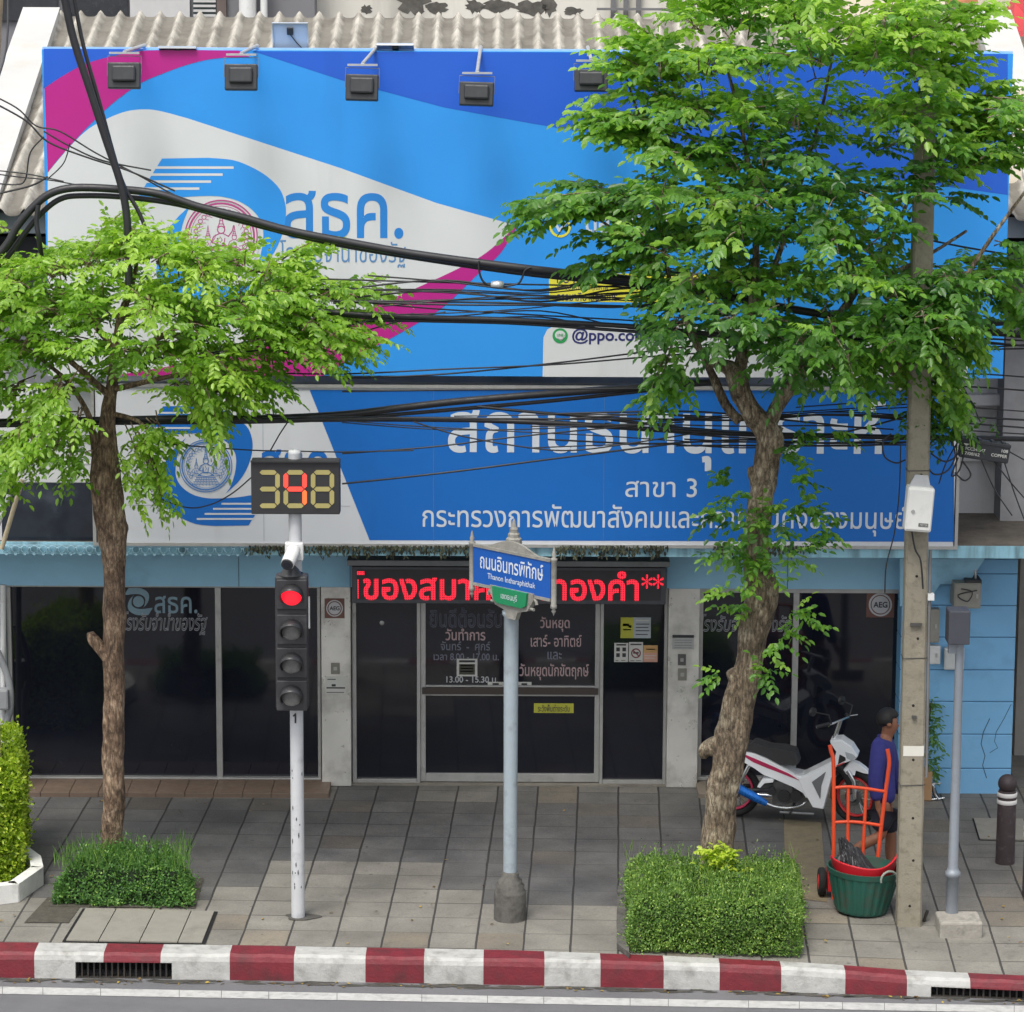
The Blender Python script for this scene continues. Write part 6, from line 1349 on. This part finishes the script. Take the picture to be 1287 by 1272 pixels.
mb = MB(); a, b = W(-25, 330, -3.3), W(-6, -60, -3.3); mb.tube([Vector((a.x-.02, a.y, 0)), a, b], .09, 12, M('pole_edge', S(176, 154, 128), .8, var=.15, dirt=(S(110, 92, 74), .4, 6))); o = add('utility_pole', mb, None, loc=(a.x, a.y, 0)); tag(o, 'tan utility pole just outside the left edge of the view', 'utility pole')
# ================================================================== STORM DRAIN GRATES
iron = M('cast_iron', S(62, 60, 58), .6, .4, var=.2, scale=12, dirt=(S(86, 70, 56), .3, 8))
for (a, b), lab in ((INL[0], 'iron drain grate in the kerb mouth left, below the pale drain cover'), (INL[1], 'iron drain grate in the kerb mouth at the lower right corner')):
    pa = prof(a, True); pb = prof(b, True); t = thing('drain_grate', (pa[5]+pb[5])/2, lab, 'drain grate', None); n = 16
    mb = MB(); yo = .035
    for k in range(n+1):
        f = k/n; p = pa[5].lerp(pb[5], f)+Vector((0, yo, 0)); mb.box(p.x-.007, p.x+.007, p.y, p.y+.03, ZR+.004, p.z-.004, iron)
    add('bar', mb, iron, t); mb = MB()
    for k in range(8):
        f0, f1 = k/8, (k+1)/8; p0 = pa[5].lerp(pb[5], f0); p1 = pa[5].lerp(pb[5], f1)
        mb.prism([Vector((p0.x, p0.y+.01, ZR+.001)), Vector((p1.x, p1.y+.01, ZR+.001)), Vector((p1.x, p1.y+.1, ZR+.001)), Vector((p0.x, p0.y+.1, ZR+.001))], (0, 0, .004), iron)
        mb.prism([Vector((p0.x, p0.y+.25, ZR)), Vector((p1.x, p1.y+.25, ZR)), Vector((p1.x, p1.y+.25, p1.z-.01)), Vector((p0.x, p0.y+.25, p0.z-.01))], (0, .02, 0), black)
    add('frame', mb, iron, t)
# ================================================================== MOTORCYCLE
RW = G(921, 1026); FW = G(1073, 1035); ex = (FW-RW).normalized(); ey = Vector((-ex.y, ex.x, 0)); LB = (FW-RW).length; kk = LB/895.
moto = thing('motorcycle', (RW+FW)/2, 'white step-through motorcycle with pink striped tail, red rims and blue exhaust parked by the window', 'motorcycle')
moto['label'] = 'white step-through motorcycle with pink stripe and blue exhaust parked by the window'
def mp(u, v, y=0.): z = (977+52*(u-175)/895-v)*kk*1.02; return RW+ex*((u-175)*kk)+ey*y+Vector((0, 0, z))
mw = M('moto_white', S(236, 238, 240), .2, var=.03, coat=.4); mk = M('moto_black', S(38, 38, 40), .5, var=.15); mks = M('moto_seat', S(48, 48, 50), .6, var=.08, bump=.2, bscale=200); mgy = M('moto_grey', S(112, 114, 116), .5); mpk = M('moto_pink', S(176, 40, 84), .35); mrim = M('moto_rim', S(206, 60, 96), .35); mrd = M('moto_red', S(196, 44, 48), .35); chrome = M('chrome', S(210, 212, 214), .15, .95, var=.05); mbl = M('exhaust_blue', S(36, 110, 196), .3, .5, var=.3, scale=12); engm = M('engine', S(92, 92, 92), .45, .6, var=.3, scale=14); hl = M('headlight', S(190, 196, 200), .08, .2); rub = M('rubber', S(28, 28, 29), .85, var=.15, bump=.3)
def puff(name, pts, w0, mat, parent=None, y0=0., round_=.07):
    c = (sum(p[0] for p in pts)/len(pts), sum(p[1] for p in pts)/len(pts)); V = []; n = len(pts)
    for yy, sh in ((-w0, round_), (-w0*.72, 0), (w0*.72, 0), (w0, round_)):
        for u, v in pts: V.append(mp(u+(c[0]-u)*sh, v+(c[1]-v)*sh, y0+yy))
    mb = MB(); mb.add(V, [(r*n+i, r*n+(i+1) % n, (r+1)*n+(i+1) % n, (r+1)*n+i) for r in range(3) for i in range(n)], mat); mb.add(V[:n], [list(range(n))], mat); mb.add(V[-n:], [list(range(n))[::-1]], mat)
    o_ = add(name, mb, mat, parent or moto); bv = o_.modifiers.new('soft', 'BEVEL'); bv.width = .012; bv.segments = 3; bv.limit_method = 'ANGLE'; bv.angle_limit = math.radians(25); 
    return o_
def wheel(u, v, r, rimm, steer=0.):
    c = mp(u, v); ax = (Matrix.Rotation(steer, 3, 'Z') @ ey).normalized(); f1 = ax.cross(Vector((0, 0, 1))).normalized(); f2 = Vector((0, 0, 1))
    def ring(mb, R_, r_, mat, n=36, m=8, sq=1.):
        V = []
        for i in range(n):
            a = 2*math.pi*i/n; d = f1*math.cos(a)+f2*math.sin(a)
            for j in range(m): b = 2*math.pi*j/m; V.append(c+d*(R_+r_*math.cos(b))+ax*(r_*sq*math.sin(b)))
        mb.add(V, [(i*m+j, i*m+(j+1) % m, ((i+1) % n)*m+(j+1) % m, ((i+1) % n)*m+j) for i in range(n) for j in range(m)], mat, True)
    mb = MB(); ring(mb, r-.035, .036, rub, sq=1.0); wo = add('wheel', mb, rub, moto)
    mb = MB(); ring(mb, r-.082, .014, rimm, sq=1.8); add('rim', mb, rimm, wo)
    mb = MB(); mb.tube([c-ax*.07, c+ax*.07], .035, 12, mgy)
    for k in range(16):
        a = 2*math.pi*k/16; d = f1*math.cos(a+.15*(k % 2))+f2*math.sin(a+.15*(k % 2)); mb.tube([c+ax*(.03 if k % 2 else -.03), c+d*(r-.09)], .003, 4, chrome, caps=False)
    add('spoke', mb, chrome, wo)
    mb = MB(); mb.tube([c-ax*.052, c-ax*.046], .085, 20, engm); mb.tube([c-ax*.054, c-ax*.044], .05, 16, mk); add('brake_disc', mb, engm, wo)
rr = .272
wheel(175, 977-rr/kk/1.02, rr, mrim); wheel(1075, 1029-rr/kk/1.02, rr, mrd, math.radians(-24))
puff('body_panel', [(120, 415), (265, 470), (340, 482), (430, 522), (540, 582), (640, 642), (700, 655), (745, 690), (745, 830), (720, 790), (640, 742), (500, 682), (400, 642), (330, 592), (250, 546), (110, 470)], .125, mw)
puff('leg_shield', [(655, 655), (700, 650), (800, 600), (905, 545), (935, 600), (915, 650), (880, 800), (855, 902), (775, 888), (742, 830), (700, 760)], .15, mw)
puff('shield_inset', [(762, 690), (830, 640), (872, 606), (838, 720), (832, 828)], .155, mgy)
puff('stripe', [(262, 488), (330, 515), (480, 580), (600, 635), (690, 692), (560, 640), (430, 590), (330, 548), (262, 505)], .1275, mpk, round_=.02)
puff('seat', [(90, 395), (180, 400), (300, 428), (330, 405), (450, 445), (560, 455), (640, 475), (668, 560), (640, 584), (540, 576), (430, 516), (300, 470), (100, 420)], .115, mks)
puff('front_cowl', [(885, 395), (970, 386), (1050, 440), (1097, 510), (1080, 532), (1035, 545), (960, 575), (930, 592), (925, 520), (935, 470)], .13, mw)
puff('headlight', [(1000, 468), (1060, 488), (1088, 515), (1050, 538), (1015, 520)], .134, hl); puff('cowl_inset', [(962, 488), (1008, 512), (1012, 535), (950, 568)], .133, mk); puff('cowl_stripe', [(940, 572), (1000, 548), (1002, 553), (945, 582)], .134, mrd, round_=.0)
puff('front_fender', [(1000, 600), (1040, 553), (1100, 578), (1150, 615), (1188, 652), (1140, 645), (1082, 622), (1072, 662), (1010, 655), (985, 620)], .065, mw)
mb = MB(); mb.tube([mp(905, 560), mp(1000, 640), mp(1060, 760)], .05, 10, mk); mb.tube([mp(1020, 620, -.075), mp(1068, 700, -.08), mp(1080, 830, -.08)], .022, 8, chrome); mb.tube([mp(1020, 620, .075), mp(1080, 830, .08)], .022, 8, chrome); add('fork', mb, chrome, moto)
mb = MB(); mb.box(0, .16, -.09, .09, 0, .16, engm, .02)
eng = MB()
for (u0, v0, u1, v1, w_) in ((480, 690, 620, 860, .11), (600, 740, 745, 850, .09), (380, 700, 500, 800, .1)): 
    q = [(u0, v0), (u1, v0+20), (u1+10, v1-10), ((u0+u1)/2, v1+15), (u0-5, v1)]; a = [mp(u, v, -w_) for u, v in q]; eng.prism(a, ey*2*w_, engm)
for (u, v, r_) in ((560, 800, .062), (650, 800, .055), (470, 760, .04)): eng.tube([mp(u, v, -.14), mp(u, v, .1)], r_, 16, mk)
for k in range(6): eng.tube([mp(690+10*k, 740, -.07), mp(690+10*k, 850, -.07)], .006, 5, engm)
add('engine', eng, engm, moto)
mb = MB(); mb.tube([mp(60, 640, -.15), mp(200, 722, -.155), mp(330, 792, -.155), mp(440, 852, -.15)], [.042, .046, .046, .03], 16, mbl); add('exhaust', mb, mbl, moto)
mb = MB(); mb.tube(cr([mp(435, 850, -.15), mp(500, 876, -.14), mp(600, 888, -.13), mp(700, 870, -.08), mp(740, 800, -.04)], 5), .017, 10, chrome); mb.tube([mp(540, 905, -.2), mp(790, 918, -.2)], .012, 8, mgy); mb.tube([mp(620, 905, -.24), mp(620, 905, .24)], .014, 8, mk); mb.tube([mp(300, 790, -.1), mp(470, 800, -.1)], .02, 8, chrome); add('exhaust_pipe', mb, chrome, moto)
puff('step_bracket', [(362, 728), (400, 668), (480, 672), (490, 690), (420, 698), (385, 735)], .16, mw)
for sg in (-.1, .1):
    mb = MB(); mb.tube([mp(300, 575, sg), mp(290, 590, sg), mp(235, 700, sg), mp(230, 740, sg)], .02, 8, chrome); add('rear_shock', mb, chrome, moto)
    mb = MB(); mb.tube([mp(175, 770, sg*.9), mp(470, 760, sg*.9)], .022, 8, mk); add('swing_arm', mb, mk, moto)
puff('rear_fender', [(110, 470), (200, 520), (120, 560), (30, 640), (10, 640), (60, 520)], .06, mk)
hb0 = mp(935, 300); mb = MB(); mb.tube([mp(915, 395), mp(935, 330), mp(955, 265)], .022, 8, chrome)
stx = (ex*math.cos(-.4)+ey*math.sin(-.4)); sty = Vector((-stx.y, stx.x, 0))
hc = mp(955, 262); mb.tube([hc-sty*.3-stx*.1-Vector((0, 0, .02)), hc-sty*.16, hc, hc+sty*.16, hc+sty*.3-stx*.1-Vector((0, 0, .02))], .012, 8, chrome); add('handlebar', mb, chrome, moto)
for sg in (-1, 1):
    mb = MB(); a = hc+sty*sg*.3-stx*.1-Vector((0, 0, .02)); b = hc+sty*sg*.19-stx*.02; mb.tube([a, b], .019, 8, mk); mb.tube([b, b+stx*.05-sty*sg*-.1], .006, 6, chrome); add('grip', mb, mk, moto)
    mb = MB(); m0 = hc+sty*sg*.18; m1 = m0+Vector((0, 0, .1))+sty*sg*.06; m2 = m1-stx*.16+Vector((0, 0, .02))+sty*sg*.05; mb.tube([m0, m1, m2], .007, 6, mk); mir = add('mirror', mb, mk, moto)
    mb = MB(); V = [(m2+sty*(.055*math.cos(t))+Vector((0, 0, .042*math.sin(t)))) for t in np.linspace(0, 2*math.pi, 17)[:-1]]; mb.prism(V, stx*.025, mk); add('mirror_head', mb, mk, mir)
# ================================================================== HAND TRUCK, BASKET, TUB, BAG
BK = G(1082, 1158); BKY = BK.y+.30; sB = M_PX(BKY, 1150)
orange = M('orange_paint', S(218, 78, 42), .45, var=.08, dirt=(S(150, 60, 40), .2, 8)); Yt = BKY+.36
c8 = lambda u, v, dy=0: W(1010+u*.236, 880+v*.2358, Yt+dy)
ht = thing('hand_truck', (W(1080, 1120, Yt).x, Yt, 0), 'orange tubular hand truck standing behind the green basket', 'hand truck')
mb = MB()
for pl in ([(140, 240), (147, 275), (158, 320), (160, 470), (160, 830), (158, 1120)], [(447, 262), (456, 330), (446, 420), (438, 480), (415, 660), (395, 850), (372, 1120)]):
    mb.tube(cr([c8(*p) for p in pl], 4), .0185, 10, orange)
add('upright', mb, orange, ht); mb = MB()
for pl in ([(160, 468), (230, 462), (320, 470), (437, 488)], [(160, 652), (240, 648), (320, 654), (412, 668)], [(159, 1000), (384, 1005)]): mb.tube(cr([c8(*p) for p in pl], 4), .0155, 8, orange)
for pl in ([(238, 470), (235, 830)], [(333, 475), (312, 900)]): mb.tube([c8(*p) for p in pl], .015, 8, orange)
add('cross_bar', mb, orange, ht)
zt_ = .035
mb = MB(); x0 = c8(158, 1120).x; x1 = c8(372, 1120).x; mb.box(x0, x1, Yt-.35, Yt, .012, .026, orange, .003); mb.box(x0, x1, Yt-.01, Yt+.01, .0, c8(158, 1118).z+.02, orange); mb.tube([Vector((x0-.12, Yt+.1, .13)), Vector((x1+.1, Yt+.1, .13))], .014, 8, mgy); mb.tube([Vector((x0, Yt, .25)), Vector((x0, Yt+.1, .13))], .015, 8, orange); mb.tube([Vector((x1, Yt, .25)), Vector((x1, Yt+.1, .13))], .015, 8, orange); add('toe_plate', mb, orange, ht)
for xx in (x0-.1, x1+.08):
    mb = MB(); mb.lathe((xx, Yt+.1, .13), [(.07, -.03), (.115, -.032), (.13, -.018), (.13, .018), (.115, .032), (.07, .03)], 24, rub, 'x'); wo = add('wheel', mb, rub, ht)
    mb = MB(); mb.lathe((xx, Yt+.1, .13), [(0, -.036), (.03, -.038), (.068, -.031), (.068, .031), (.03, .038), (0, .036)], 20, mrd, 'x'); add('rim', mb, mrd, wo)
mb = MB(); mb.box(x0-.055, x0-.01, Yt+.0, Yt+.16, .06, .3, mrd, .01); add('wheel_guard', mb, mrd, ht)
gb = M('basket_green', S(34, 86, 74), .5, var=.1, scale=5, dirt=(S(78, 62, 54), .5, 9)); bc = Vector((W(1083, 1120, BKY).x, BKY, .016))
bs_ = thing('basket', bc, 'large round dark green plastic basket beside the concrete pole, holding a red tub', 'basket')
R0, R1, HB = .235, .325, .40
tiltB = Matrix.Translation(bc) @ Matrix.Rotation(math.radians(2.5), 4, 'Y')
V = []; n = 96
for r_, z_, rib in ((R0*.96, 0, 0), (R0, .02, 1), (R0+(R1-R0)*.4, HB*.4, 1), (R0+(R1-R0)*.86, HB*.86, 1), (R1, HB*.88, 0), (R1+.012, HB, 0), (R1-.006, HB, 0), (R1-.016, HB*.88, 0), (R0-.01, .03, 0)):
    for k in range(n): a = 2*math.pi*k/n; rr_ = r_+(.005 if (k//2) % 2 else -.002)*rib; V.append(tiltB @ Vector((rr_*math.cos(a), rr_*math.sin(a), z_)))
mb = MB(); mb.add(V, [(i*n+k, i*n+(k+1) % n, (i+1)*n+(k+1) % n, (i+1)*n+k) for i in range(8) for k in range(n)]+[list(range(n))[::-1], list(range(8*n, 9*n))], gb); add('shell', mb, gb, bs_)
mb = MB(); hd_ = Vector((.19, -.285, HB-.03)); mb.tube([tiltB @ (hd_+Vector((.075*math.cos(t), .03*math.cos(t), .075*math.sin(t)))) for t in np.linspace(-.3, math.pi+.3, 14)], .011, 8, M('handle_grey', S(128, 138, 130), .6)); add('handle', mb, None, bs_)
# red flexible tub wedged inside, its right lip pulled up
redt = M('tub_red', S(206, 36, 48), .4, var=.08, scale=4)
tb = thing('tub', bc+Vector((.02, -.02, .2)), 'bright red flexible plastic tub tilted inside the green basket', 'tub')
V = []; n = 48; TM = Matrix.Translation(bc+Vector((.015, -.015, .0)))
def lip(a): x = math.cos(a); y = math.sin(a); return HB+.045+.13*max(0, x)**3*(1-.5*max(0, y))+.05*max(0, -x)**1.6-.19*max(0, y)**.8+.008*math.sin(a*3+1)
for r_, f, o_ in ((.20, 0, 0), (.25, .5, 0), (.292, 1, 0), (.300, 1, .014), (.284, 1, .014), (.24, .5, .0), (.19, .04, 0)):
    for k in range(n): a = 2*math.pi*k/n; V.append(TM @ Vector((r_*(1+.08*max(0, math.cos(a))*f)*math.cos(a), r_*math.sin(a)*.97, .12+(lip(a)-.12)*f+o_)))
mb = MB(); mb.add(V, [(i*n+k, i*n+(k+1) % n, (i+1)*n+(k+1) % n, (i+1)*n+k) for i in range(6) for k in range(n)]+[list(range(n))[::-1], list(range(6*n, 7*n))], redt, True); add('shell', mb, redt, tb)
bagm = M('bag_black', S(34, 35, 38), .42, var=.2, scale=9)
bm = bmesh.new(); bmesh.ops.create_icosphere(bm, subdivisions=5, radius=1)
bpos = bc+Vector((-.06, -.02, HB-.05))
for v_ in bm.verts:
    d = v_.co.copy(); f = max(0, d.z); s_ = 1-.72*f**.8
    q = Vector((d.x*.21*s_-.13*f**1.3, d.y*.18*s_, d.z*(.33 if d.z > 0 else .16)))
    nn_ = abs(mnoise.noise(Vector((d.x*2.6, d.y*2.6, d.z*1.1+4))))*.6+abs(mnoise.noise(d*6+Vector((3, 1, 2))))*.3
    q *= 1+.42*(nn_-.25); v_.co = bpos+q
bm.verts.index_update(); mb = MB(); mb.add([v_.co for v_ in bm.verts], [[v_.index for v_ in f.verts] for f in bm.faces], bagm); bm.free()
tag(add('garbage_bag', mb, bagm, loc=bpos), 'crumpled black plastic bag stuffed in the red tub', 'bag')
# ================================================================== PERSON
PY = G(1115, 1106).y; J = lambda px, py, dy=0.: W(px, py, PY+dy)
pers = thing('person', (J(1113, 1106).x, PY, 0), 'person in a purple blue long sleeved shirt and dark shorts walking behind the concrete pole', 'person')
def skin(name, verts, edges, mat, root=0, sub=2):
    base = Vector(pers.location); me = bpy.data.meshes.new(name); me.from_pydata([tuple(v[0]-base) for v in verts], edges, [])
    o = bpy.data.objects.new(name, me); COL.objects.link(o)
    m1 = o.modifiers.new('s', 'SKIN'); m1.use_smooth_shade = True
    for i, v in enumerate(verts): r_ = v[1]; me.skin_vertices[0].data[i].radius = r_ if isinstance(r_, tuple) else (r_, r_)
    me.skin_vertices[0].data[root].use_root = True
    m2 = o.modifiers.new('u', 'SUBSURF'); m2.levels = sub; m2.render_levels = sub
    bpy.context.view_layer.update(); m = bpy.data.meshes.new_from_object(o.evaluated_get(bpy.context.evaluated_depsgraph_get()))
    bpy.data.objects.remove(o); bpy.data.meshes.remove(me)
    m.materials.clear(); m.materials.append(mat); m.polygons.foreach_set('use_smooth', [True]*len(m.polygons))
    n_ = bpy.data.objects.new(name, m); COL.objects.link(n_); n_.parent = pers; return n_
skm = M('skin', S(132, 88, 66), .55, var=.06, scale=10); shm = M('shirt', S(46, 48, 116), .85, var=.12, scale=7, bump=.4, bscale=26); som = M('shorts', S(34, 34, 48), .85, var=.12, bump=.3, bscale=20); harm = M('hair', S(20, 18, 18), .6, var=.3, scale=40)
V = []; Ed = []
def nv(p, r, link=None):
    V.append((p, r)); i = len(V)-1
    if link is not None: Ed.append((link, i))
    return i
pel = nv(J(1112, 1002), (.10, .085)); sp1 = nv(J(1110, 975), (.095, .075), pel); ch = nv(J(1109, 948), (.10, .075), sp1); up_ = nv(J(1111, 934), (.07, .055), ch); nk = nv(J(1115, 924), .05, up_); h0 = nv(J(1119, 915), (.072, .07), nk); h1 = nv(J(1119, 905), (.09, .078), h0); h2 = nv(J(1118, 898), (.06, .055), h1)
nv(J(1130, 911), .012, h0)
def arm(dy, sh, el, wr, ha, fd):
    a = nv(J(*sh, dy*.9), .036, up_); b = nv(J(*el, dy*1.1), .032, a); c = nv(J(*wr, dy*1.1), .027, b); d = nv(J(*ha, dy*1.05), (.034, .018), c)
    for k in range(4):
        f0 = J(ha[0]+fd[0]*.5, ha[1]+fd[1]*.5, dy*1.05-.026+.017*k); f1 = f0+Vector((fd[0]*.0045, 0, -fd[1]*.0040)); f2 = f1+Vector((fd[0]*.0015+.012, 0, -fd[1]*.0028)); e = nv(f0, .0095, d); e2 = nv(f1, .0085, e); nv(f2, .007, e2)
    th0 = J(ha[0]+3, ha[1]-3, dy*1.05-.03); e = nv(th0, .010, d); nv(th0+Vector((.03, -.012, -.03)), .008, e)
arm(-.19, (1106, 938), (1100, 978), (1103, 1010), (1105, 1020), (1, 7)); arm(.19, (1114, 938), (1124, 976), (1134, 1000), (1137, 1009), (2, 6))
def leg(dy, kn, an, toe):
    a = nv(J(1112, 1008, dy), .07, pel); b = nv(J(*kn, dy), .056, a); c = nv(((J(*kn, dy)*.6+J(*an, dy)*.4)+Vector((-.012, 0, 0))), .055, b); d = nv(J(*an, dy), .034, c); e = nv(J(*toe, dy), (.04, .028), d); return e
leg(-.085, (1108, 1050), (1063, 1074), (1058, 1092)); leg(.085, (1120, 1052), (1121, 1096), (1140, 1102))
skin('body', V, Ed, skm)
V = []; Ed = []
a0 = nv(J(1111, 1012), (.165, .128)); a1 = nv(J(1110, 990), (.155, .12), a0); a2 = nv(J(1109, 962), (.152, .118), a1); a3 = nv(J(1109, 942), (.145, .108), a2); a4 = nv(J(1110.5, 930), (.105, .085), a3); a5 = nv(J(1113.5, 924), (.078, .07), a4)
for dy, sh, el, wr in ((-.175, (1106, 936), (1100, 978), (1102, 1008)), (.175, (1114, 936), (1124, 976), (1133, 998))):
    s0 = nv(J(*sh, dy), .09, a3); s1 = nv(J(*el, dy*1.12), .074, s0); nv(J(*wr, dy*1.12), .06, s1)
skin('shirt', V, Ed, shm)
V = []; Ed = []
a0 = nv(J(1112, 1006), (.15, .12))
for dy, k1, k2 in ((-.085, (1109, 1028), (1106, 1047)), (.085, (1117, 1028), (1120, 1048))): b = nv(J(*k1, dy), .108, a0); nv(J(*k2, dy), .092, b)
skin('shorts', V, Ed, som)
bm = bmesh.new(); bmesh.ops.create_uvsphere(bm, u_segments=24, v_segments=16, radius=1); hcn = J(1117, 905.5)
for v_ in bm.verts:
    d = v_.co; r_ = .098*(1+.06*mnoise.noise(d*5)); q = Vector((d.x*r_*1.1, d.y*r_*.98, d.z*r_*1.12))
    if d.x > .35 and d.z < .35: q *= .72
    if d.z < -.45: q *= .8
    v_.co = hcn+q+Vector((-.008, 0, .012))
bm.verts.index_update(); mb = MB(); mb.add([v_.co for v_ in bm.verts], [[v_.index for v_ in f.verts] for f in bm.faces], harm, True); bm.free(); add('hair', mb, harm, pers)
mb = MB(); e = J(1117.5, 911, -.085); mb.lathe(e, [(0, -.012), (.014, -.012), (.024, -.004), (.02, .006), (0, .008)], 12, skm, 'y'); add('ear', mb, skm, pers)
mb = MB(); e = J(1127.5, 908.5, -.045); mb.lathe(e, [(0, -.007), (.007, -.004), (.009, .002)], 10, harm, 'y'); add('eye', mb, harm, pers)
for dy, px, py, ang in ((-.085, 1058, 1092, -60), (.085, 1131, 1105, 0)):
    mb = MB(); mb.box(-.12, .13, -.045, .045, -.02, .0, rub, .008); mb.tube([(.03, -.045, 0), (.06, 0, .045), (.03, .045, 0)], .01, 6, rub); mb.xf(Matrix.Translation(J(px, py, dy)) @ Matrix.Rotation(math.radians(-ang), 4, 'Y')); add('sandal', mb, rub, pers)
# folded chrome stand behind the pole, small iron peg
cs = thing('metal_stand', (W(1174, 1004, -.55).x, -.55, 0), 'small folded black and chrome stand on the pavement by the blue wall', 'stand')
mb = MB()
for k, u in enumerate((1166, 1172)): mb.tube(cr([W(u-3, 985, -.55-.05*k), W(u+1, 988, -.55-.05*k), W(u+3, 998, -.55-.05*k), W(u+8, 1005, -.55-.05*k)], 4), .012, 8, chrome); mb.tube([W(u+1, 986, -.5), W(u+11, 984, -.5)], .008, 6, chrome)
mb.tube([W(1170, 1005, -.6), W(1187, 1003, -.6)], .01, 6, chrome); add('frame', mb, chrome, cs)
mb = MB(); mb.tube([W(1163, 986, -.52), W(1170, 1004, -.58)], .022, 8, mk); mb.tube([W(1171, 987, -.52), W(1179, 1005, -.58)], .022, 8, mk); add('leg', mb, mk, cs)
mb = MB(); mb.tube([G(1161, 1158), G(1161, 1158)+Vector((.03, 0, .1))], .014, 8, iron); o = add('iron_peg', mb, iron, loc=G(1161, 1158)); tag(o, 'short rusty iron peg sticking out of the paving between pole and steel post', 'peg')
# fallen leaves
f = Foliage()
for k in range(150):
    px = random.uniform(-20, 1300); py = random.choice([random.uniform(1000, 1190), interp(px, KF)+random.uniform(1, 6)]); gut = py > interp(px, KB)
    c = W(px, py, z=(ZR if gut else 0)+.008); f.leaf(np.array(c), unit(RNG.normal(0, 1, 3)*np.array([1, 1, .15])), unit(np.array([random.gauss(0, .25), random.gauss(0, .25), 1])), random.uniform(.025, .06), random.uniform(.012, .028), random.random())
o = f.build('litter', leaf_mat('leaf_fallen', S(86, 66, 40), S(120, 98, 56), S(176, 152, 70), .1, .8), None, (0, 0, 0)); o['kind'] = 'stuff'
